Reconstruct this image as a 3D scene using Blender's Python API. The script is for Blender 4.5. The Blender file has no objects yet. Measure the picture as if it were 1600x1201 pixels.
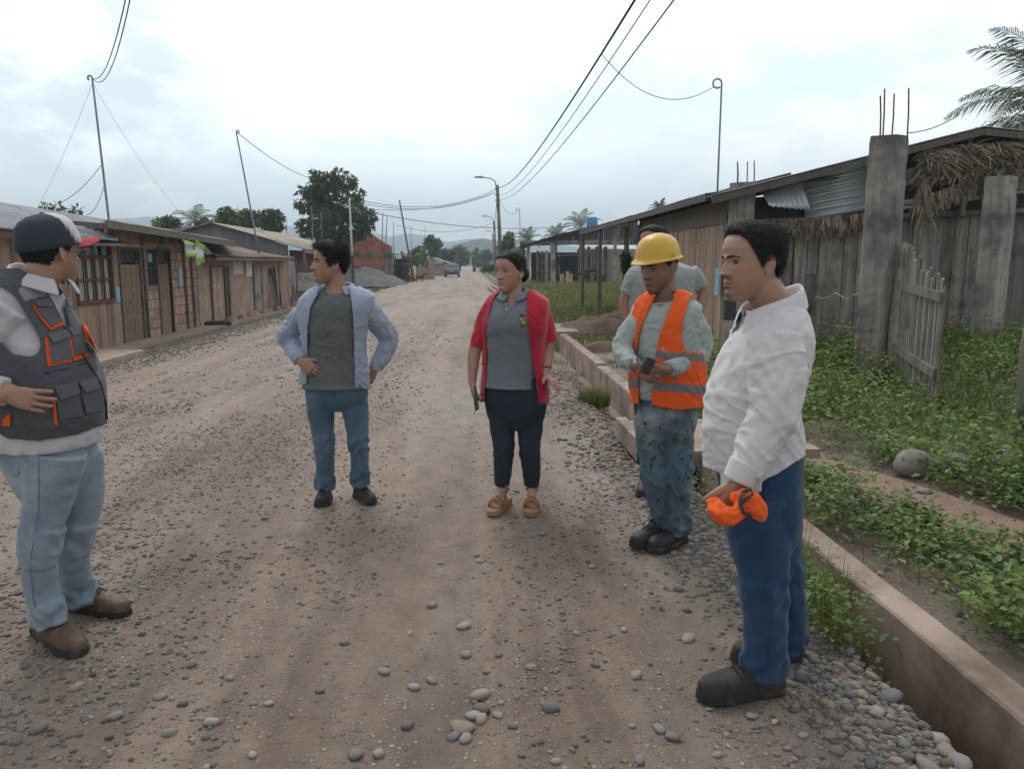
import bpy, bmesh, math, random
import numpy as np
from mathutils import Vector, Matrix, Quaternion, noise as mnoise
S = bpy.context.scene
COL = S.collection
PI = math.pi
R = math.radians

# ---------------------------------------------------------------- camera
F_PX, CXP, CYP, CAM_H = 1202.0, 800.0, 600.5, 1.52
PITCH, YAW = R(8.9), R(-2.95)
cam_d = bpy.data.cameras.new('camera')
cam_d.sensor_width = 36.0
cam_d.lens = 36.0 * F_PX / 1600.0
cam_d.clip_start, cam_d.clip_end = 0.05, 12000
cam = bpy.data.objects.new('camera', cam_d)
COL.objects.link(cam)
cam.location = (0, 0, CAM_H)
cam.rotation_euler = (PI / 2 - PITCH, 0, YAW)
S.camera = cam

# ---------------------------------------------------------------- world, sun, exposure
S.view_settings.view_transform = 'Standard'
S.view_settings.look = 'None'
S.view_settings.exposure = 0.34
S.view_settings.gamma = 1.0
S.view_settings.use_curve_mapping = False
SUN_EL, SUN_AZ = R(52), R(-12)      # azimuth measured from +Y towards +X; high, ahead of the camera
world = bpy.data.worlds.new("World")
S.world = world
world.use_nodes = True
wt = world.node_tree
wt.nodes.clear()
def wn(t, **k):
    n = wt.nodes.new(t)
    for a, b in k.items():
        setattr(n, a, b)
    return n
w_out = wn('ShaderNodeOutputWorld')
w_bg = wn('ShaderNodeBackground')
w_bg.inputs[1].default_value = 0.116
sky = wn('ShaderNodeTexSky', sky_type='NISHITA', sun_disc=False, sun_elevation=SUN_EL, sun_rotation=SUN_AZ)
sky.air_density = 1.2
sky.dust_density = 3.0
geo = wn('ShaderNodeTexCoord')
sep = wn('ShaderNodeSeparateXYZ')
wt.links.new(geo.outputs['Generated'], sep.inputs[0])
def wmath(op, a, b=None, c=None, clamp=False):
    n = wn('ShaderNodeMath', operation=op)
    n.use_clamp = clamp
    for i, v in enumerate((a, b, c)):
        if v is None: continue
        if isinstance(v, (int, float)): n.inputs[i].default_value = v
        else: wt.links.new(v, n.inputs[i])
    return n.outputs[0]
def wmap(v, a, b, c=0.0, d=1.0):
    n = wn('ShaderNodeMapRange', interpolation_type='SMOOTHSTEP')
    wt.links.new(v, n.inputs[0])
    for i, q in enumerate((a, b, c, d)): n.inputs[i + 1].default_value = q
    return n.outputs[0]
def wmix(f, a, b):
    n = wn('ShaderNodeMix', data_type='RGBA')
    for s, v in ((n.inputs[0], f), (n.inputs[6], a), (n.inputs[7], b)):
        if isinstance(v, (int, float)): s.default_value = v
        elif isinstance(v, tuple): s.default_value = (*v, 1)
        else: wt.links.new(v, s)
    return n.outputs[2]
# cloud layer: direction projected on a plane overhead
zc = wmath('MAXIMUM', sep.outputs[2], 0.0)
zz = wmath('ADD', zc, 0.22)
cx_ = wmath('DIVIDE', sep.outputs[0], zz)
cy_ = wmath('DIVIDE', sep.outputs[1], zz)
comb = wn('ShaderNodeCombineXYZ')
wt.links.new(cx_, comb.inputs[0]); wt.links.new(cy_, comb.inputs[1])
def wnoise(vec, scale, detail, rough=0.55, loc=(0, 0, 0), sc=(1, 1, 1)):
    mp = wn('ShaderNodeMapping')
    mp.inputs[1].default_value = loc; mp.inputs[3].default_value = sc
    wt.links.new(vec, mp.inputs[0])
    n = wn('ShaderNodeTexNoise')
    n.inputs['Scale'].default_value = scale; n.inputs['Detail'].default_value = detail
    n.inputs['Roughness'].default_value = rough
    wt.links.new(mp.outputs[0], n.inputs['Vector'])
    return n.outputs[0]
n1 = wnoise(comb.outputs[0], 1.1, 6, 0.55, (3.1, 0.4, 0), (1, .8, 1))
n2 = wnoise(comb.outputs[0], 3.2, 7, 0.6, (0.7, 5.3, 0))
cover = wmap(n1, 0.30, 0.55)
shade = wmap(n2, 0.38, 0.72)
white = (10.9, 11.0, 11.0)
greyc = (8.3, 8.8, 9.3)
blue = (7.4, 9.6, 10.3)
cl = wmix(shade, white, greyc)
# bright, overexposed veil around the hidden sun
sd = Vector((math.sin(SUN_AZ) * math.cos(R(19)), math.cos(SUN_AZ) * math.cos(R(19)), math.sin(R(19))))
vd = wn('ShaderNodeVectorMath', operation='DOT_PRODUCT')
wt.links.new(geo.outputs['Generated'], vd.inputs[0]); vd.inputs[1].default_value = sd
glow = wmap(vd.outputs['Value'], 0.86, 0.975)
cl2 = wmix(glow, cl, (11.5, 12.0, 12.2))
# thin blue gaps mixed with the physical sky
gapc = wmix(0.25, blue, sky.outputs[0])
base = wmix(cover, gapc, cl2)
# low sky: pale blue grey band, a few cumulus heads
low = wmap(sep.outputs[2], 0.21, 0.02)
lowc = wmix(low, base, (7.9, 8.75, 9.25))
az = wmath('ARCTAN2', sep.outputs[0], sep.outputs[1])
comb2 = wn('ShaderNodeCombineXYZ')
wt.links.new(az, comb2.inputs[0]); wt.links.new(sep.outputs[2], comb2.inputs[2])
n3 = wnoise(comb2.outputs[0], 9.0, 7, 0.55, (1.3, 0, 0), (1, 1, 2.1))
hgt = wmap(sep.outputs[2], 0.12, 0.03, -0.16, 0.10)
cum = wmap(wmath('ADD', n3, hgt), 0.555, 0.60)
spd = wn('ShaderNodeVectorMath', operation='DOT_PRODUCT')      # one small darker cloud, upper left
wt.links.new(geo.outputs['Generated'], spd.inputs[0]); spd.inputs[1].default_value = (-.422, .884, .203)
spot = wmath('MULTIPLY', wmap(spd.outputs['Value'], .986, .998), wmap(n3, .36, .56))
lowc = wmix(wmath('MULTIPLY', spot, .75), lowc, (6.2, 6.8, 7.6))
cumh = wmath('MULTIPLY', cum, 0.85)
fin = wmix(cumh, lowc, (9.9, 10.0, 10.0))
back = wmap(sep.outputs[1], -0.25, 0.45, 0.50, 1.0)      # unseen sky behind the camera, dimmed to shade the sides facing it
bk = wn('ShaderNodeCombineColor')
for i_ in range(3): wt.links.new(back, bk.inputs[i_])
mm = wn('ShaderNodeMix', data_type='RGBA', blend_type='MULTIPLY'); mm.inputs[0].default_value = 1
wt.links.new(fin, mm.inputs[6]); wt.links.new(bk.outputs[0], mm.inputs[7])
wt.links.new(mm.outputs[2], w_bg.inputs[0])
wt.links.new(w_bg.outputs[0], w_out.inputs[0])

sun_d = bpy.data.lights.new('sun', 'SUN')
sun_d.energy = 1.2
sun_d.angle = R(18)
sun_d.color = (1, 0.96, 0.9)
sun = bpy.data.objects.new('sun', sun_d)
COL.objects.link(sun)
sdir = Vector((math.sin(SUN_AZ) * math.cos(SUN_EL), math.cos(SUN_AZ) * math.cos(SUN_EL), math.sin(SUN_EL)))
sun.rotation_euler = sdir.to_track_quat('Z', 'Y').to_euler()

# ---------------------------------------------------------------- from the photograph's measures to places
def ray(px, py):
    x = (px - CXP) / F_PX; y = -(py - CYP) / F_PX
    dy = math.cos(PITCH) + y * math.sin(PITCH); dz = -math.sin(PITCH) + y * math.cos(PITCH)
    c, s = math.cos(YAW), math.sin(YAW)
    return Vector((c * x - s * dy, s * x + c * dy, dz))
def onZ(px, py, z=0.0):
    r = ray(px, py); t = (z - CAM_H) / r.z
    return Vector((r.x * t, r.y * t, z))
def onX(px, py, X):
    r = ray(px, py); t = X / r.x
    return Vector((X, r.y * t, CAM_H + r.z * t))
def onY(px, py, Y):
    r = ray(px, py); t = Y / r.y
    return Vector((r.x * t, Y, CAM_H + r.z * t))

# ---------------------------------------------------------------- materials
def srgb(r, g, b):
    f = lambda c: (c / 255 / 12.92) if c / 255 <= .04045 else ((c / 255 + .055) / 1.055) ** 2.4
    return (f(r), f(g), f(b))
def M(name, c1, c2=None, scale=4.0, detail=5, rough=0.85, bump=0.0, bscale=None, bdist=0.02, stretch=(1, 1, 1),
      tint=False, metal=0.0, spec=0.3, stain=None, stain_scale=1.0, stain_lo=.5, stain_hi=.65, sheen=0.0, wave=None, ramp=(0.35, 0.65), grain=0.0, bstretch=None, coat=0.0):
    """Procedural Principled material: two colours mixed by noise, optional patches, per-face tint, bump."""
    m = bpy.data.materials.new(name); m.use_nodes = True
    t = m.node_tree; N = t.nodes; L = t.links
    b = N['Principled BSDF']
    b.inputs['Roughness'].default_value = rough
    b.inputs['Metallic'].default_value = metal
    b.inputs['Specular IOR Level'].default_value = spec
    if sheen: b.inputs['Sheen Weight'].default_value = sheen
    if coat: b.inputs['Coat Weight'].default_value = coat
    tc = N.new('ShaderNodeTexCoord')
    def noise(sc, det, st=stretch, ro=.6):
        mp = N.new('ShaderNodeMapping'); mp.inputs[3].default_value = st
        L.new(tc.outputs['Object'], mp.inputs[0])
        n = N.new('ShaderNodeTexNoise'); n.inputs['Scale'].default_value = sc; n.inputs['Detail'].default_value = det
        n.inputs['Roughness'].default_value = ro
        L.new(mp.outputs[0], n.inputs['Vector']); return n.outputs[0]
    def rng(v, a, b_, lo=0.0, hi=1.0):
        n = N.new('ShaderNodeMapRange'); L.new(v, n.inputs[0])
        for i, q in enumerate((a, b_, lo, hi)): n.inputs[i + 1].default_value = q
        return n.outputs[0]
    def mix(f, a, b_, mode='MIX'):
        n = N.new('ShaderNodeMix'); n.data_type = 'RGBA'; n.blend_type = mode
        for s_, v in ((n.inputs[0], f), (n.inputs[6], a), (n.inputs[7], b_)):
            if isinstance(v, (int, float)): s_.default_value = v
            elif isinstance(v, tuple): s_.default_value = (*v[:3], 1)
            else: L.new(v, s_)
        return n.outputs[2]
    c2 = c2 or tuple(min(1, x * .78) for x in c1)
    col = mix(rng(noise(scale, detail), *ramp), c1, c2)
    if stain:
        col = mix(rng(noise(stain_scale, 6, (1, 1, 1)), stain_lo, stain_hi), col, stain)
    if grain:
        g = rng(noise(220, 2, (1, 1, 1)), .3, .7, 1 - grain, 1 + grain)
        gc = N.new('ShaderNodeCombineColor')
        for i in range(3): L.new(g, gc.inputs[i])
        col = mix(1.0, col, gc.outputs[0], 'MULTIPLY')
    if tint:
        a = N.new('ShaderNodeAttribute'); a.attribute_name = 'tint'
        col = mix(1.0, col, a.outputs['Color'], 'MULTIPLY')
    L.new(col, b.inputs['Base Color'])
    if bump:
        bn = N.new('ShaderNodeBump'); bn.inputs['Strength'].default_value = bump; bn.inputs['Distance'].default_value = bdist
        L.new(noise(bscale or scale * 3, 5, bstretch or stretch), bn.inputs['Height'])
        L.new(bn.outputs[0], b.inputs['Normal'])
    return m

# ---------------------------------------------------------------- object helpers
def tag(o, label=None, cat=None, group=None, kind=None):
    if label: o['label'] = label
    if cat: o['category'] = cat
    if group: o['group'] = group
    if kind: o['kind'] = kind
    return o
def empty(name, loc=(0, 0, 0), label=None, cat=None, group=None, rz=0.0):
    o = bpy.data.objects.new(name, None); COL.objects.link(o)
    o.location = loc; o.rotation_euler = (0, 0, rz); o.empty_display_size = .1
    return tag(o, label, cat, group)
def mesh_obj(name, V, Fc, mat, parent=None, smooth=False, tint=None, world_co=True):
    """V: (n,3) world (or parent local when world_co=False) coordinates."""
    V = np.asarray(V, dtype=np.float64).reshape(-1, 3)
    me = bpy.data.meshes.new(name)
    if isinstance(Fc, np.ndarray):
        n, k = Fc.shape
        me.vertices.add(len(V)); me.vertices.foreach_set('co', V.astype(np.float32).ravel())
        me.loops.add(n * k); me.loops.foreach_set('vertex_index', Fc.astype(np.int32).ravel())
        me.polygons.add(n); me.polygons.foreach_set('loop_start', np.arange(0, n * k, k, dtype=np.int32))
        me.update(calc_edges=True)
    else:
        me.from_pydata(V.tolist(), [], Fc)
    if smooth:
        me.polygons.foreach_set('use_smooth', np.ones(len(me.polygons), dtype=bool))
    if tint is not None:
        a = me.color_attributes.new('tint', 'FLOAT_COLOR', 'POINT')
        t = np.asarray(tint, dtype=np.float32)
        if t.ndim == 1: t = np.repeat(t[:, None], 3, 1)
        a.data.foreach_set('color', np.concatenate([t, np.ones((len(t), 1), np.float32)], 1).ravel())
    me.materials.append(mat)
    o = bpy.data.objects.new(name, me); COL.objects.link(o)
    if parent is not None:
        o.parent = parent
        if world_co:
            Mi = (Matrix.Translation(parent_loc(parent)) @ Matrix.Rotation(parent_rz(parent), 4, 'Z')).inverted()
            me.transform(Mi)
    return o
def parent_loc(p):
    return Vector(p.location) if p.parent is None else parent_loc(p.parent)
def parent_rz(p):
    return p.rotation_euler[2] if p.parent is None else parent_rz(p.parent)

class MB:
    """collects shapes, builds ONE mesh object"""
    def __init__(s): s.V = []; s.F = []; s.T = []; s.n = 0
    def add(s, V, Fc, t=1.0):
        s.V.extend([tuple(v) for v in V]); s.F.extend([[i + s.n for i in f] for f in Fc])
        s.T.extend([t] * len(V)); s.n += len(V); return s
    def box(s, a, b, t=1.0):
        x0, y0, z0 = [min(a[i], b[i]) for i in range(3)]; x1, y1, z1 = [max(a[i], b[i]) for i in range(3)]
        V = [(x0, y0, z0), (x1, y0, z0), (x1, y1, z0), (x0, y1, z0), (x0, y0, z1), (x1, y0, z1), (x1, y1, z1), (x0, y1, z1)]
        return s.add(V, BOXF, t)
    def hexa(s, V, t=1.0): return s.add(V, BOXF, t)
    def bar(s, a, b, w, h=None, t=1.0, up=(0, 0, 1)):
        h = h or w; a = Vector(a); b = Vector(b); d = (b - a).normalized(); u = Vector(up)
        if abs(d.dot(u)) > .98: u = Vector((0, 1, 0))
        x = d.cross(u).normalized() * w / 2; y = x.cross(d).normalized() * h / 2
        return s.add([a - x - y, a + x - y, b + x - y, b - x - y, a - x + y, a + x + y, b + x + y, b - x + y],
                     [[0, 1, 5, 4], [1, 2, 6, 5], [2, 3, 7, 6], [3, 0, 4, 7], [0, 3, 2, 1], [4, 5, 6, 7]], t)
    def tube(s, pts, r, seg=8, t=1.0, cap=True):
        pts = [Vector(p) for p in pts]; n = len(pts)
        rr = r if isinstance(r, (list, tuple)) else [r] * n
        V = []; up = None
        for i in range(n):
            d = (pts[min(i + 1, n - 1)] - pts[max(i - 1, 0)]).normalized()
            if up is None:
                up = Vector((0, 0, 1)) if abs(d.z) < .9 else Vector((1, 0, 0))
            x = d.cross(up).normalized(); y = x.cross(d).normalized(); up = y
            for k in range(seg):
                a = 2 * PI * k / seg; V.append(pts[i] + x * math.cos(a) * rr[i] + y * math.sin(a) * rr[i])
        Fc = [[i * seg + k, i * seg + (k + 1) % seg, (i + 1) * seg + (k + 1) % seg, (i + 1) * seg + k] for i in range(n - 1) for k in range(seg)]
        if cap: Fc += [list(range(seg))[::-1], [(n - 1) * seg + k for k in range(seg)]]
        return s.add(V, Fc, t)
    def lathe(s, c, prof, seg=16, t=1.0):
        V = []
        for r, z in prof:
            for k in range(seg):
                a = 2 * PI * k / seg; V.append((c[0] + r * math.cos(a), c[1] + r * math.sin(a), c[2] + z))
        n = len(prof)
        Fc = [[i * seg + k, i * seg + (k + 1) % seg, (i + 1) * seg + (k + 1) % seg, (i + 1) * seg + k] for i in range(n - 1) for k in range(seg)]
        Fc += [list(range(seg))[::-1], [(n - 1) * seg + k for k in range(seg)]]
        return s.add(V, Fc, t)
    def build(s, name, mat, parent=None, smooth=False, **k):
        return mesh_obj(name, s.V, s.F, mat, parent, smooth, tint=s.T, **k)
BOXF = [[0, 3, 2, 1], [4, 5, 6, 7], [0, 1, 5, 4], [1, 2, 6, 5], [2, 3, 7, 6], [3, 0, 4, 7]]

def catenary(a, b, sag, n=24):
    a, b = Vector(a), Vector(b)
    return [a.lerp(b, i / n) - Vector((0, 0, sag * 4 * (i / n) * (1 - i / n))) for i in range(n + 1)]
def rot_to(o, base): pass
rs = np.random.RandomState
# ================================================================ TERRAIN
WALL_X = 1.70
def smooth(a, b, x):
    t = min(1, max(0, (x - a) / (b - a))); return t * t * (3 - 2 * t)
def zg(x, y):
    n = mnoise.noise(Vector((x * .9, y * .5, 0))) * .022 + mnoise.noise(Vector((x * 3.1, y * 1.7, 4))) * .008
    if y > 14: n *= 14 / y
    if x < -4.6:
        z = -.24 * smooth(0, 1, (-4.6 - x) / 2.3)
        fade = 1.0 if x > -6.8 else .3
        return z + n * fade
    if x < 1.2:
        rut = -.022 * math.exp(-((x + .15) / .2) ** 2) - .020 * math.exp(-((x - .85) / .18) ** 2) - .018 * math.exp(-((x + 1.9) / .22) ** 2) - .016 * math.exp(-((x + 3.4) / .25) ** 2)
        return n + rut
    # ditch between the gravel and the concrete wall
    deep = -.52 if y < 5.7 else (-.2 if y > 6.6 else -.52 + .32 * (y - 5.7) / .9)
    if y > 15: deep *= max(0, 1 - (y - 15) / 2)
    if x <= WALL_X + .001:
        a = 1.49 if y < 5.7 else 1.0
        a = max(1.2, a)
        return n * .8 + deep * smooth(a, 1.63 if y < 5.7 else WALL_X - .06, x)
    base = .07 + .30 * smooth(2.2, 8.5, x)
    if y > 14: base = base + (.34 - base) * smooth(14, 48, y)
    if x < WALL_X + .17 and y < 16.5: return base - .06
    if y > 300: base *= max(0, 1 - (y - 300) / 300)
    return base + n * 1.6 + mnoise.noise(Vector((x * 2.2, y * 2.2, 9))) * .02

def grid_obj(name, xs, ys, mat, zf=zg):
    nx, ny = len(xs), len(ys)
    V = [(x, y, zf(x, y)) for y in ys for x in xs]
    q = np.arange(nx * ny).reshape(ny, nx)
    Fq = np.stack([q[:-1, :-1].ravel(), q[:-1, 1:].ravel(), q[1:, 1:].ravel(), q[1:, :-1].ravel()], 1)
    o = mesh_obj(name, V, Fq, mat, smooth=True)
    return tag(o, kind='structure')
def seq(*segs):
    out = []
    for a, b, st in segs:
        n = max(1, int(round((b - a) / st))); out += [a + (b - a) * i / n for i in range(n)]
    return out + [segs[-1][1]]

def ground_mat(name, c1, c2, cgrey, cdark, streak=(1, .22, 1), peb=42.0, grey_lo=.5, grey_hi=.62):
    m = bpy.data.materials.new(name); m.use_nodes = True
    t = m.node_tree; N = t.nodes; L = t.links; b = N['Principled BSDF']
    b.inputs['Roughness'].default_value = .72; b.inputs['Specular IOR Level'].default_value = .5
    tc = N.new('ShaderNodeTexCoord')
    def noise(sc, det, st=(1, 1, 1), loc=(0, 0, 0), ro=.6):
        mp = N.new('ShaderNodeMapping'); mp.inputs[3].default_value = st; mp.inputs[1].default_value = loc
        L.new(tc.outputs['Object'], mp.inputs[0]); n = N.new('ShaderNodeTexNoise')
        n.inputs['Scale'].default_value = sc; n.inputs['Detail'].default_value = det; n.inputs['Roughness'].default_value = ro
        L.new(mp.outputs[0], n.inputs['Vector']); return n.outputs[0]
    def rng(v, a, b_, lo=0.0, hi=1.0):
        n = N.new('ShaderNodeMapRange'); L.new(v, n.inputs[0])
        for i, q in enumerate((a, b_, lo, hi)): n.inputs[i + 1].default_value = q
        return n.outputs[0]
    def mix(f, a, b_, mode='MIX'):
        n = N.new('ShaderNodeMix'); n.data_type = 'RGBA'; n.blend_type = mode
        for s_, v in ((n.inputs[0], f), (n.inputs[6], a), (n.inputs[7], b_)):
            if isinstance(v, (int, float)): s_.default_value = v
            elif isinstance(v, tuple): s_.default_value = (*v[:3], 1)
            else: L.new(v, s_)
        return n.outputs[2]
    col = mix(rng(noise(1.3, 8, streak), .36, .64), c1, c2)
    col = mix(rng(noise(.55, 5, streak, (9, 3, 0)), grey_lo, grey_hi, 0, .75), col, cgrey)
    col = mix(rng(noise(1.1, 6, (1, .35, 1), (2, 17, 0)), .56, .70, 0, .8), col, cdark)
    if streak[1] < 1: col = mix(rng(noise(1.9, 4, (1, .03, 1), (7, 0, 0)), .48, .62, 0, .55), col, tuple(v * 1.2 for v in c1))
    # little stones pressed into the dirt
    vor = N.new('ShaderNodeTexVoronoi'); vor.inputs['Scale'].default_value = peb; vor.inputs['Randomness'].default_value = 1
    L.new(tc.outputs['Object'], vor.inputs['Vector'])
    sepc = N.new('ShaderNodeSeparateColor'); L.new(vor.outputs['Color'], sepc.inputs[0])
    patch = rng(noise(1.9, 6, (1, .5, 1), (5, 5, 0)), .35, .6)
    isst = N.new('ShaderNodeMath'); isst.operation = 'MULTIPLY'
    L.new(rng(sepc.outputs[0], .55, .6), isst.inputs[0]); L.new(rng(vor.outputs['Distance'], .42, .30), isst.inputs[1])
    is2 = N.new('ShaderNodeMath'); is2.operation = 'MULTIPLY'; L.new(isst.outputs[0], is2.inputs[0]); L.new(patch, is2.inputs[1])
    stc = mix(sepc.outputs[1], (.15, .14, .135), (.40, .37, .33))
    col = mix(is2.outputs[0], col, stc)
    g = rng(noise(160, 3), .25, .75, .78, 1.2)
    gc = N.new('ShaderNodeCombineColor')
    for i in range(3): L.new(g, gc.inputs[i])
    col = mix(1.0, col, gc.outputs[0], 'MULTIPLY')
    g2 = rng(noise(7, 6, (1, .6, 1), (3, 1, 0), .7), .3, .7, .74, 1.2); gc2 = N.new('ShaderNodeCombineColor')
    for i in range(3): L.new(g2, gc2.inputs[i])
    col = mix(1.0, col, gc2.outputs[0], 'MULTIPLY')
    L.new(col, b.inputs['Base Color'])
    hh = N.new('ShaderNodeMath'); hh.operation = 'ADD'
    L.new(noise(28, 8, ro=.7), hh.inputs[0])
    h3 = N.new('ShaderNodeMath'); h3.operation = 'MULTIPLY_ADD'; L.new(is2.outputs[0], h3.inputs[0]); h3.inputs[1].default_value = .9
    L.new(hh.outputs[0], h3.inputs[2])
    hh.inputs[1].default_value = 0
    bn = N.new('ShaderNodeBump'); bn.inputs['Strength'].default_value = .9; bn.inputs['Distance'].default_value = .028
    L.new(h3.outputs[0], bn.inputs['Height']); L.new(bn.outputs[0], b.inputs['Normal'])
    return m
m_road = ground_mat('road_dirt', (.262, .188, .143), (.155, .108, .08), (.262, .225, .192), (.085, .056, .042))
m_soil = ground_mat('soil', (.19, .145, .11), (.12, .09, .065), (.20, .17, .14), (.07, .075, .035), (1, 1, 1), 30)
m_path = ground_mat('path_dirt', (.30, .18, .125), (.24, .145, .105), (.28, .19, .145), (.19, .12, .085), (1, 1, 1), 30)
near_y = seq((-2.5, 1.5, .25), (1.5, 9, .06), (9, 20, .15), (20, 60, .8), (60, 200, 5), (200, 900, 50), (900, 3600, 450))
grid_obj('road', seq((-6.9, -4, .12), (-4, 1.2, .07), (1.2, WALL_X, .045)), near_y, m_road)
yl = seq((-3, 12, 1.5), (12, 60, 1), (60, 200, 7), (200, 900, 50), (900, 3600, 450))
grid_obj('ground', [-3600, -1500, -600, -200, -80, -40, -20, -12, -9, -8, -7.3, -6.9], yl, m_soil,
         lambda x, y: -.24 + (0 if x < -7 else zg(-6.9, y) + .24))
grid_obj('ground', seq((WALL_X, 1.9, .1), (1.9, 9, .12), (9, 20, 1)) + [30, 60, 150, 500, 1500, 3600],
         seq((-2.5, 1.5, .3), (1.5, 14, .12), (14, 60, .8), (60, 200, 5), (200, 900, 50), (900, 3600, 450)), m_soil)

def strip(name, pts, mat, off=.02, cat=None):
    V = []; n = 8
    for (x, y, w) in pts:
        for k in range(n + 1):
            xx = x + w * (k / n - .5) * 2
            e = abs(k / n - .5) * 2
            V.append((xx, y, zg(xx, y) + off - (.03 if e > .95 else 0)))
    q = np.arange(len(pts) * (n + 1)).reshape(len(pts), n + 1)
    Fq = np.stack([q[:-1, :-1].ravel(), q[:-1, 1:].ravel(), q[1:, 1:].ravel(), q[1:, :-1].ravel()], 1)
    return tag(mesh_obj(name, V, Fq, mat, smooth=True), kind='structure')
def path_c(y): return 2.42 + (5.6 - y) * .245 + .05 * math.sin(y * 2.3)
def path_w(y): return .33 + .04 * math.sin(y * 3.1)
strip('path', [(path_c(y), y, path_w(y)) for y in seq((1.6, 6.3, .08))], m_path)
strip('path', [(3.3 + .3 * math.sin(y), y, 1.1) for y in seq((11.2, 12.6, .1))], m_path, .02)
# light swept dirt strip in front of the far shed and at the road's right edge
strip('path', [(7.5, y, 5.2) for y in seq((50.2, 54.5, .5))], m_path, .03)

# hills
def hills(name, Y, prof, mat, depth=260, seed=0):
    """prof: photograph outline points; each becomes a crest at distance Y, with real slopes in front and behind."""
    xs = []; zs = []
    for px, py in prof:
        p = onY(px, py, Y); xs.append(p.x); zs.append(p.z)
    X = np.linspace(xs[0], xs[-1], 150); Z = np.interp(X, xs, zs)
    V = []; rows = 14
    for j in range(rows):
        t = j / (rows - 1) * 2 - 1
        f = max(0, 1 - abs(t) ** 1.6)
        for i, x in enumerate(X):
            nz = mnoise.noise(Vector((x * .012 + seed, t * 2, 1))) * .10 + mnoise.noise(Vector((x * .06, t * 6, seed))) * .05
            z = Z[i] * (f + nz * (1 - abs(t)) * (0.4 if j == rows // 2 else 1)) - 2
            V.append((x, Y + t * depth, z + mnoise.noise(Vector((x * .25, t * 9, seed))) * Y * .0016))
    q = np.arange(rows * 150).reshape(rows, 150)
    Fq = np.stack([q[:-1, :-1].ravel(), q[:-1, 1:].ravel(), q[1:, 1:].ravel(), q[1:, :-1].ravel()], 1)
    return tag(mesh_obj(name, V, Fq, mat, smooth=False), kind='structure')
m_hill = M('hill_forest', (.035, .06, .04), (.018, .035, .022), scale=.02, detail=8, bump=1, bscale=.06, bdist=12)
hills('hills', 1700, [(-900, 380), (-300, 372), (0, 352), (100, 345), (160, 343), (200, 338), (235, 336), (255, 340), (300, 352), (400, 362), (450, 350), (480, 352), (560, 362), (590, 363), (615, 370), (632, 366), (650, 362), (670, 371), (690, 376), (740, 372), (800, 372), (900, 384), (1050, 390), (1400, 394), (2600, 398)], m_hill, 500, 1)
hills('hills', 620, [(300, 409), (560, 404), (640, 396), (690, 392), (712, 378), (728, 373), (746, 369), (762, 371), (776, 374), (790, 380), (830, 392), (1000, 402), (1500, 408)], m_hill, 120, 5)

# ================================================================ GRAVEL
def ico(sub):
    bm = bmesh.new(); bmesh.ops.create_icosphere(bm, subdivisions=sub, radius=1)
    V = np.array([v.co[:] for v in bm.verts]); Fc = np.array([[v.index for v in f.verts] for f in bm.faces]); bm.free()
    return V, Fc
ICO1, ICO2 = ico(1), ico(2)
def stones(name, pts, sizes, seed, mat, base=ICO1, flat=(.35, .7), cols=None, sink=.36):
    r = rs(seed); n = len(pts); V0, F0 = base
    sc = np.stack([sizes * r.uniform(.75, 1.35, n), sizes * r.uniform(.75, 1.2, n), sizes * r.uniform(*flat, n)], 1)
    a = r.uniform(0, 2 * PI, n); c, s = np.cos(a), np.sin(a)
    V = V0[None] * sc[:, None] * (1 + r.uniform(-.2, .2, (n, len(V0), 1)))
    tl = r.uniform(-.35, .35, n)
    zz_ = V[:, :, 2] * np.cos(tl)[:, None] + V[:, :, 0] * np.sin(tl)[:, None]
    xx_ = V[:, :, 0] * np.cos(tl)[:, None] - V[:, :, 2] * np.sin(tl)[:, None]
    W = np.stack([xx_ * c[:, None] - V[:, :, 1] * s[:, None], xx_ * s[:, None] + V[:, :, 1] * c[:, None], zz_], 2)
    P = np.asarray(pts); P = P + np.stack([0 * sizes, 0 * sizes, sc[:, 2] * (1 - 2 * sink)], 1)
    W = W + P[:, None]
    Fc = (F0[None] + (np.arange(n) * len(V0))[:, None, None]).reshape(-1, 3)
    g = r.uniform(.42, 1.0, n) ** 1.1; w = r.uniform(-.04, .18, n)
    T = np.stack([g * (1 + w), g, g * (1 - w)], 1)
    T = np.repeat(T, len(V0), 0)
    return mesh_obj(name, W.reshape(-1, 3), Fc, mat, smooth=True, tint=T)
m_stone = M('river_stone', (.27, .255, .24), (.20, .19, .18), scale=30, detail=4, rough=.8, bump=.3, bscale=90, bdist=.002, tint=True, spec=.3)
r_ = rs(3)
def scatter(n, x0, x1, y0, y1, smin, smax, dens=None, power=1.0, r=r_):
    P = []; Sz = []
    k = 0
    while len(P) < n and k < n * 12:
        k += 1
        y = y0 + (y1 - y0) * r.uniform() ** power; x = r.uniform(x0, x1)
        if dens and r.uniform() > dens(x, y): continue
        P.append((x, y, zg(x, y))); Sz.append(smin + (smax - smin) * r.uniform() ** 3)
    return P, Sz
def dens_road(x, y):
    n = mnoise.noise(Vector((x * 1.3, y * .55, 3))) * .9 + mnoise.noise(Vector((x * 4, y * 2.2, 7))) * .5
    d = .30 + n
    d += .5 * math.exp(-((x + 2.2) / .9) ** 2) * (1 if y < 8 else .3)
    d += .7 * smooth(.75, 1.25, x) if y < 6 else .3 * smooth(.7, 1.2, x)
    d -= .45 * math.exp(-((x + .15) / .3) ** 2)
    return max(.03, min(1, d))
P, Z = scatter(26000, -4.2, 1.30, 1.7, 8.5, .003, .014, dens_road, 1.2)
P2, Z2 = scatter(5000, -6.8, 1.2, 8, 22, .009, .024, dens_road, 1.4)
P3, Z3 = scatter(4200, .95, 1.56, 1.7, 5.6, .009, .026, lambda x, y: min(1, .05 + 1.3 * smooth(1.05, 1.36, x)))
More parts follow.
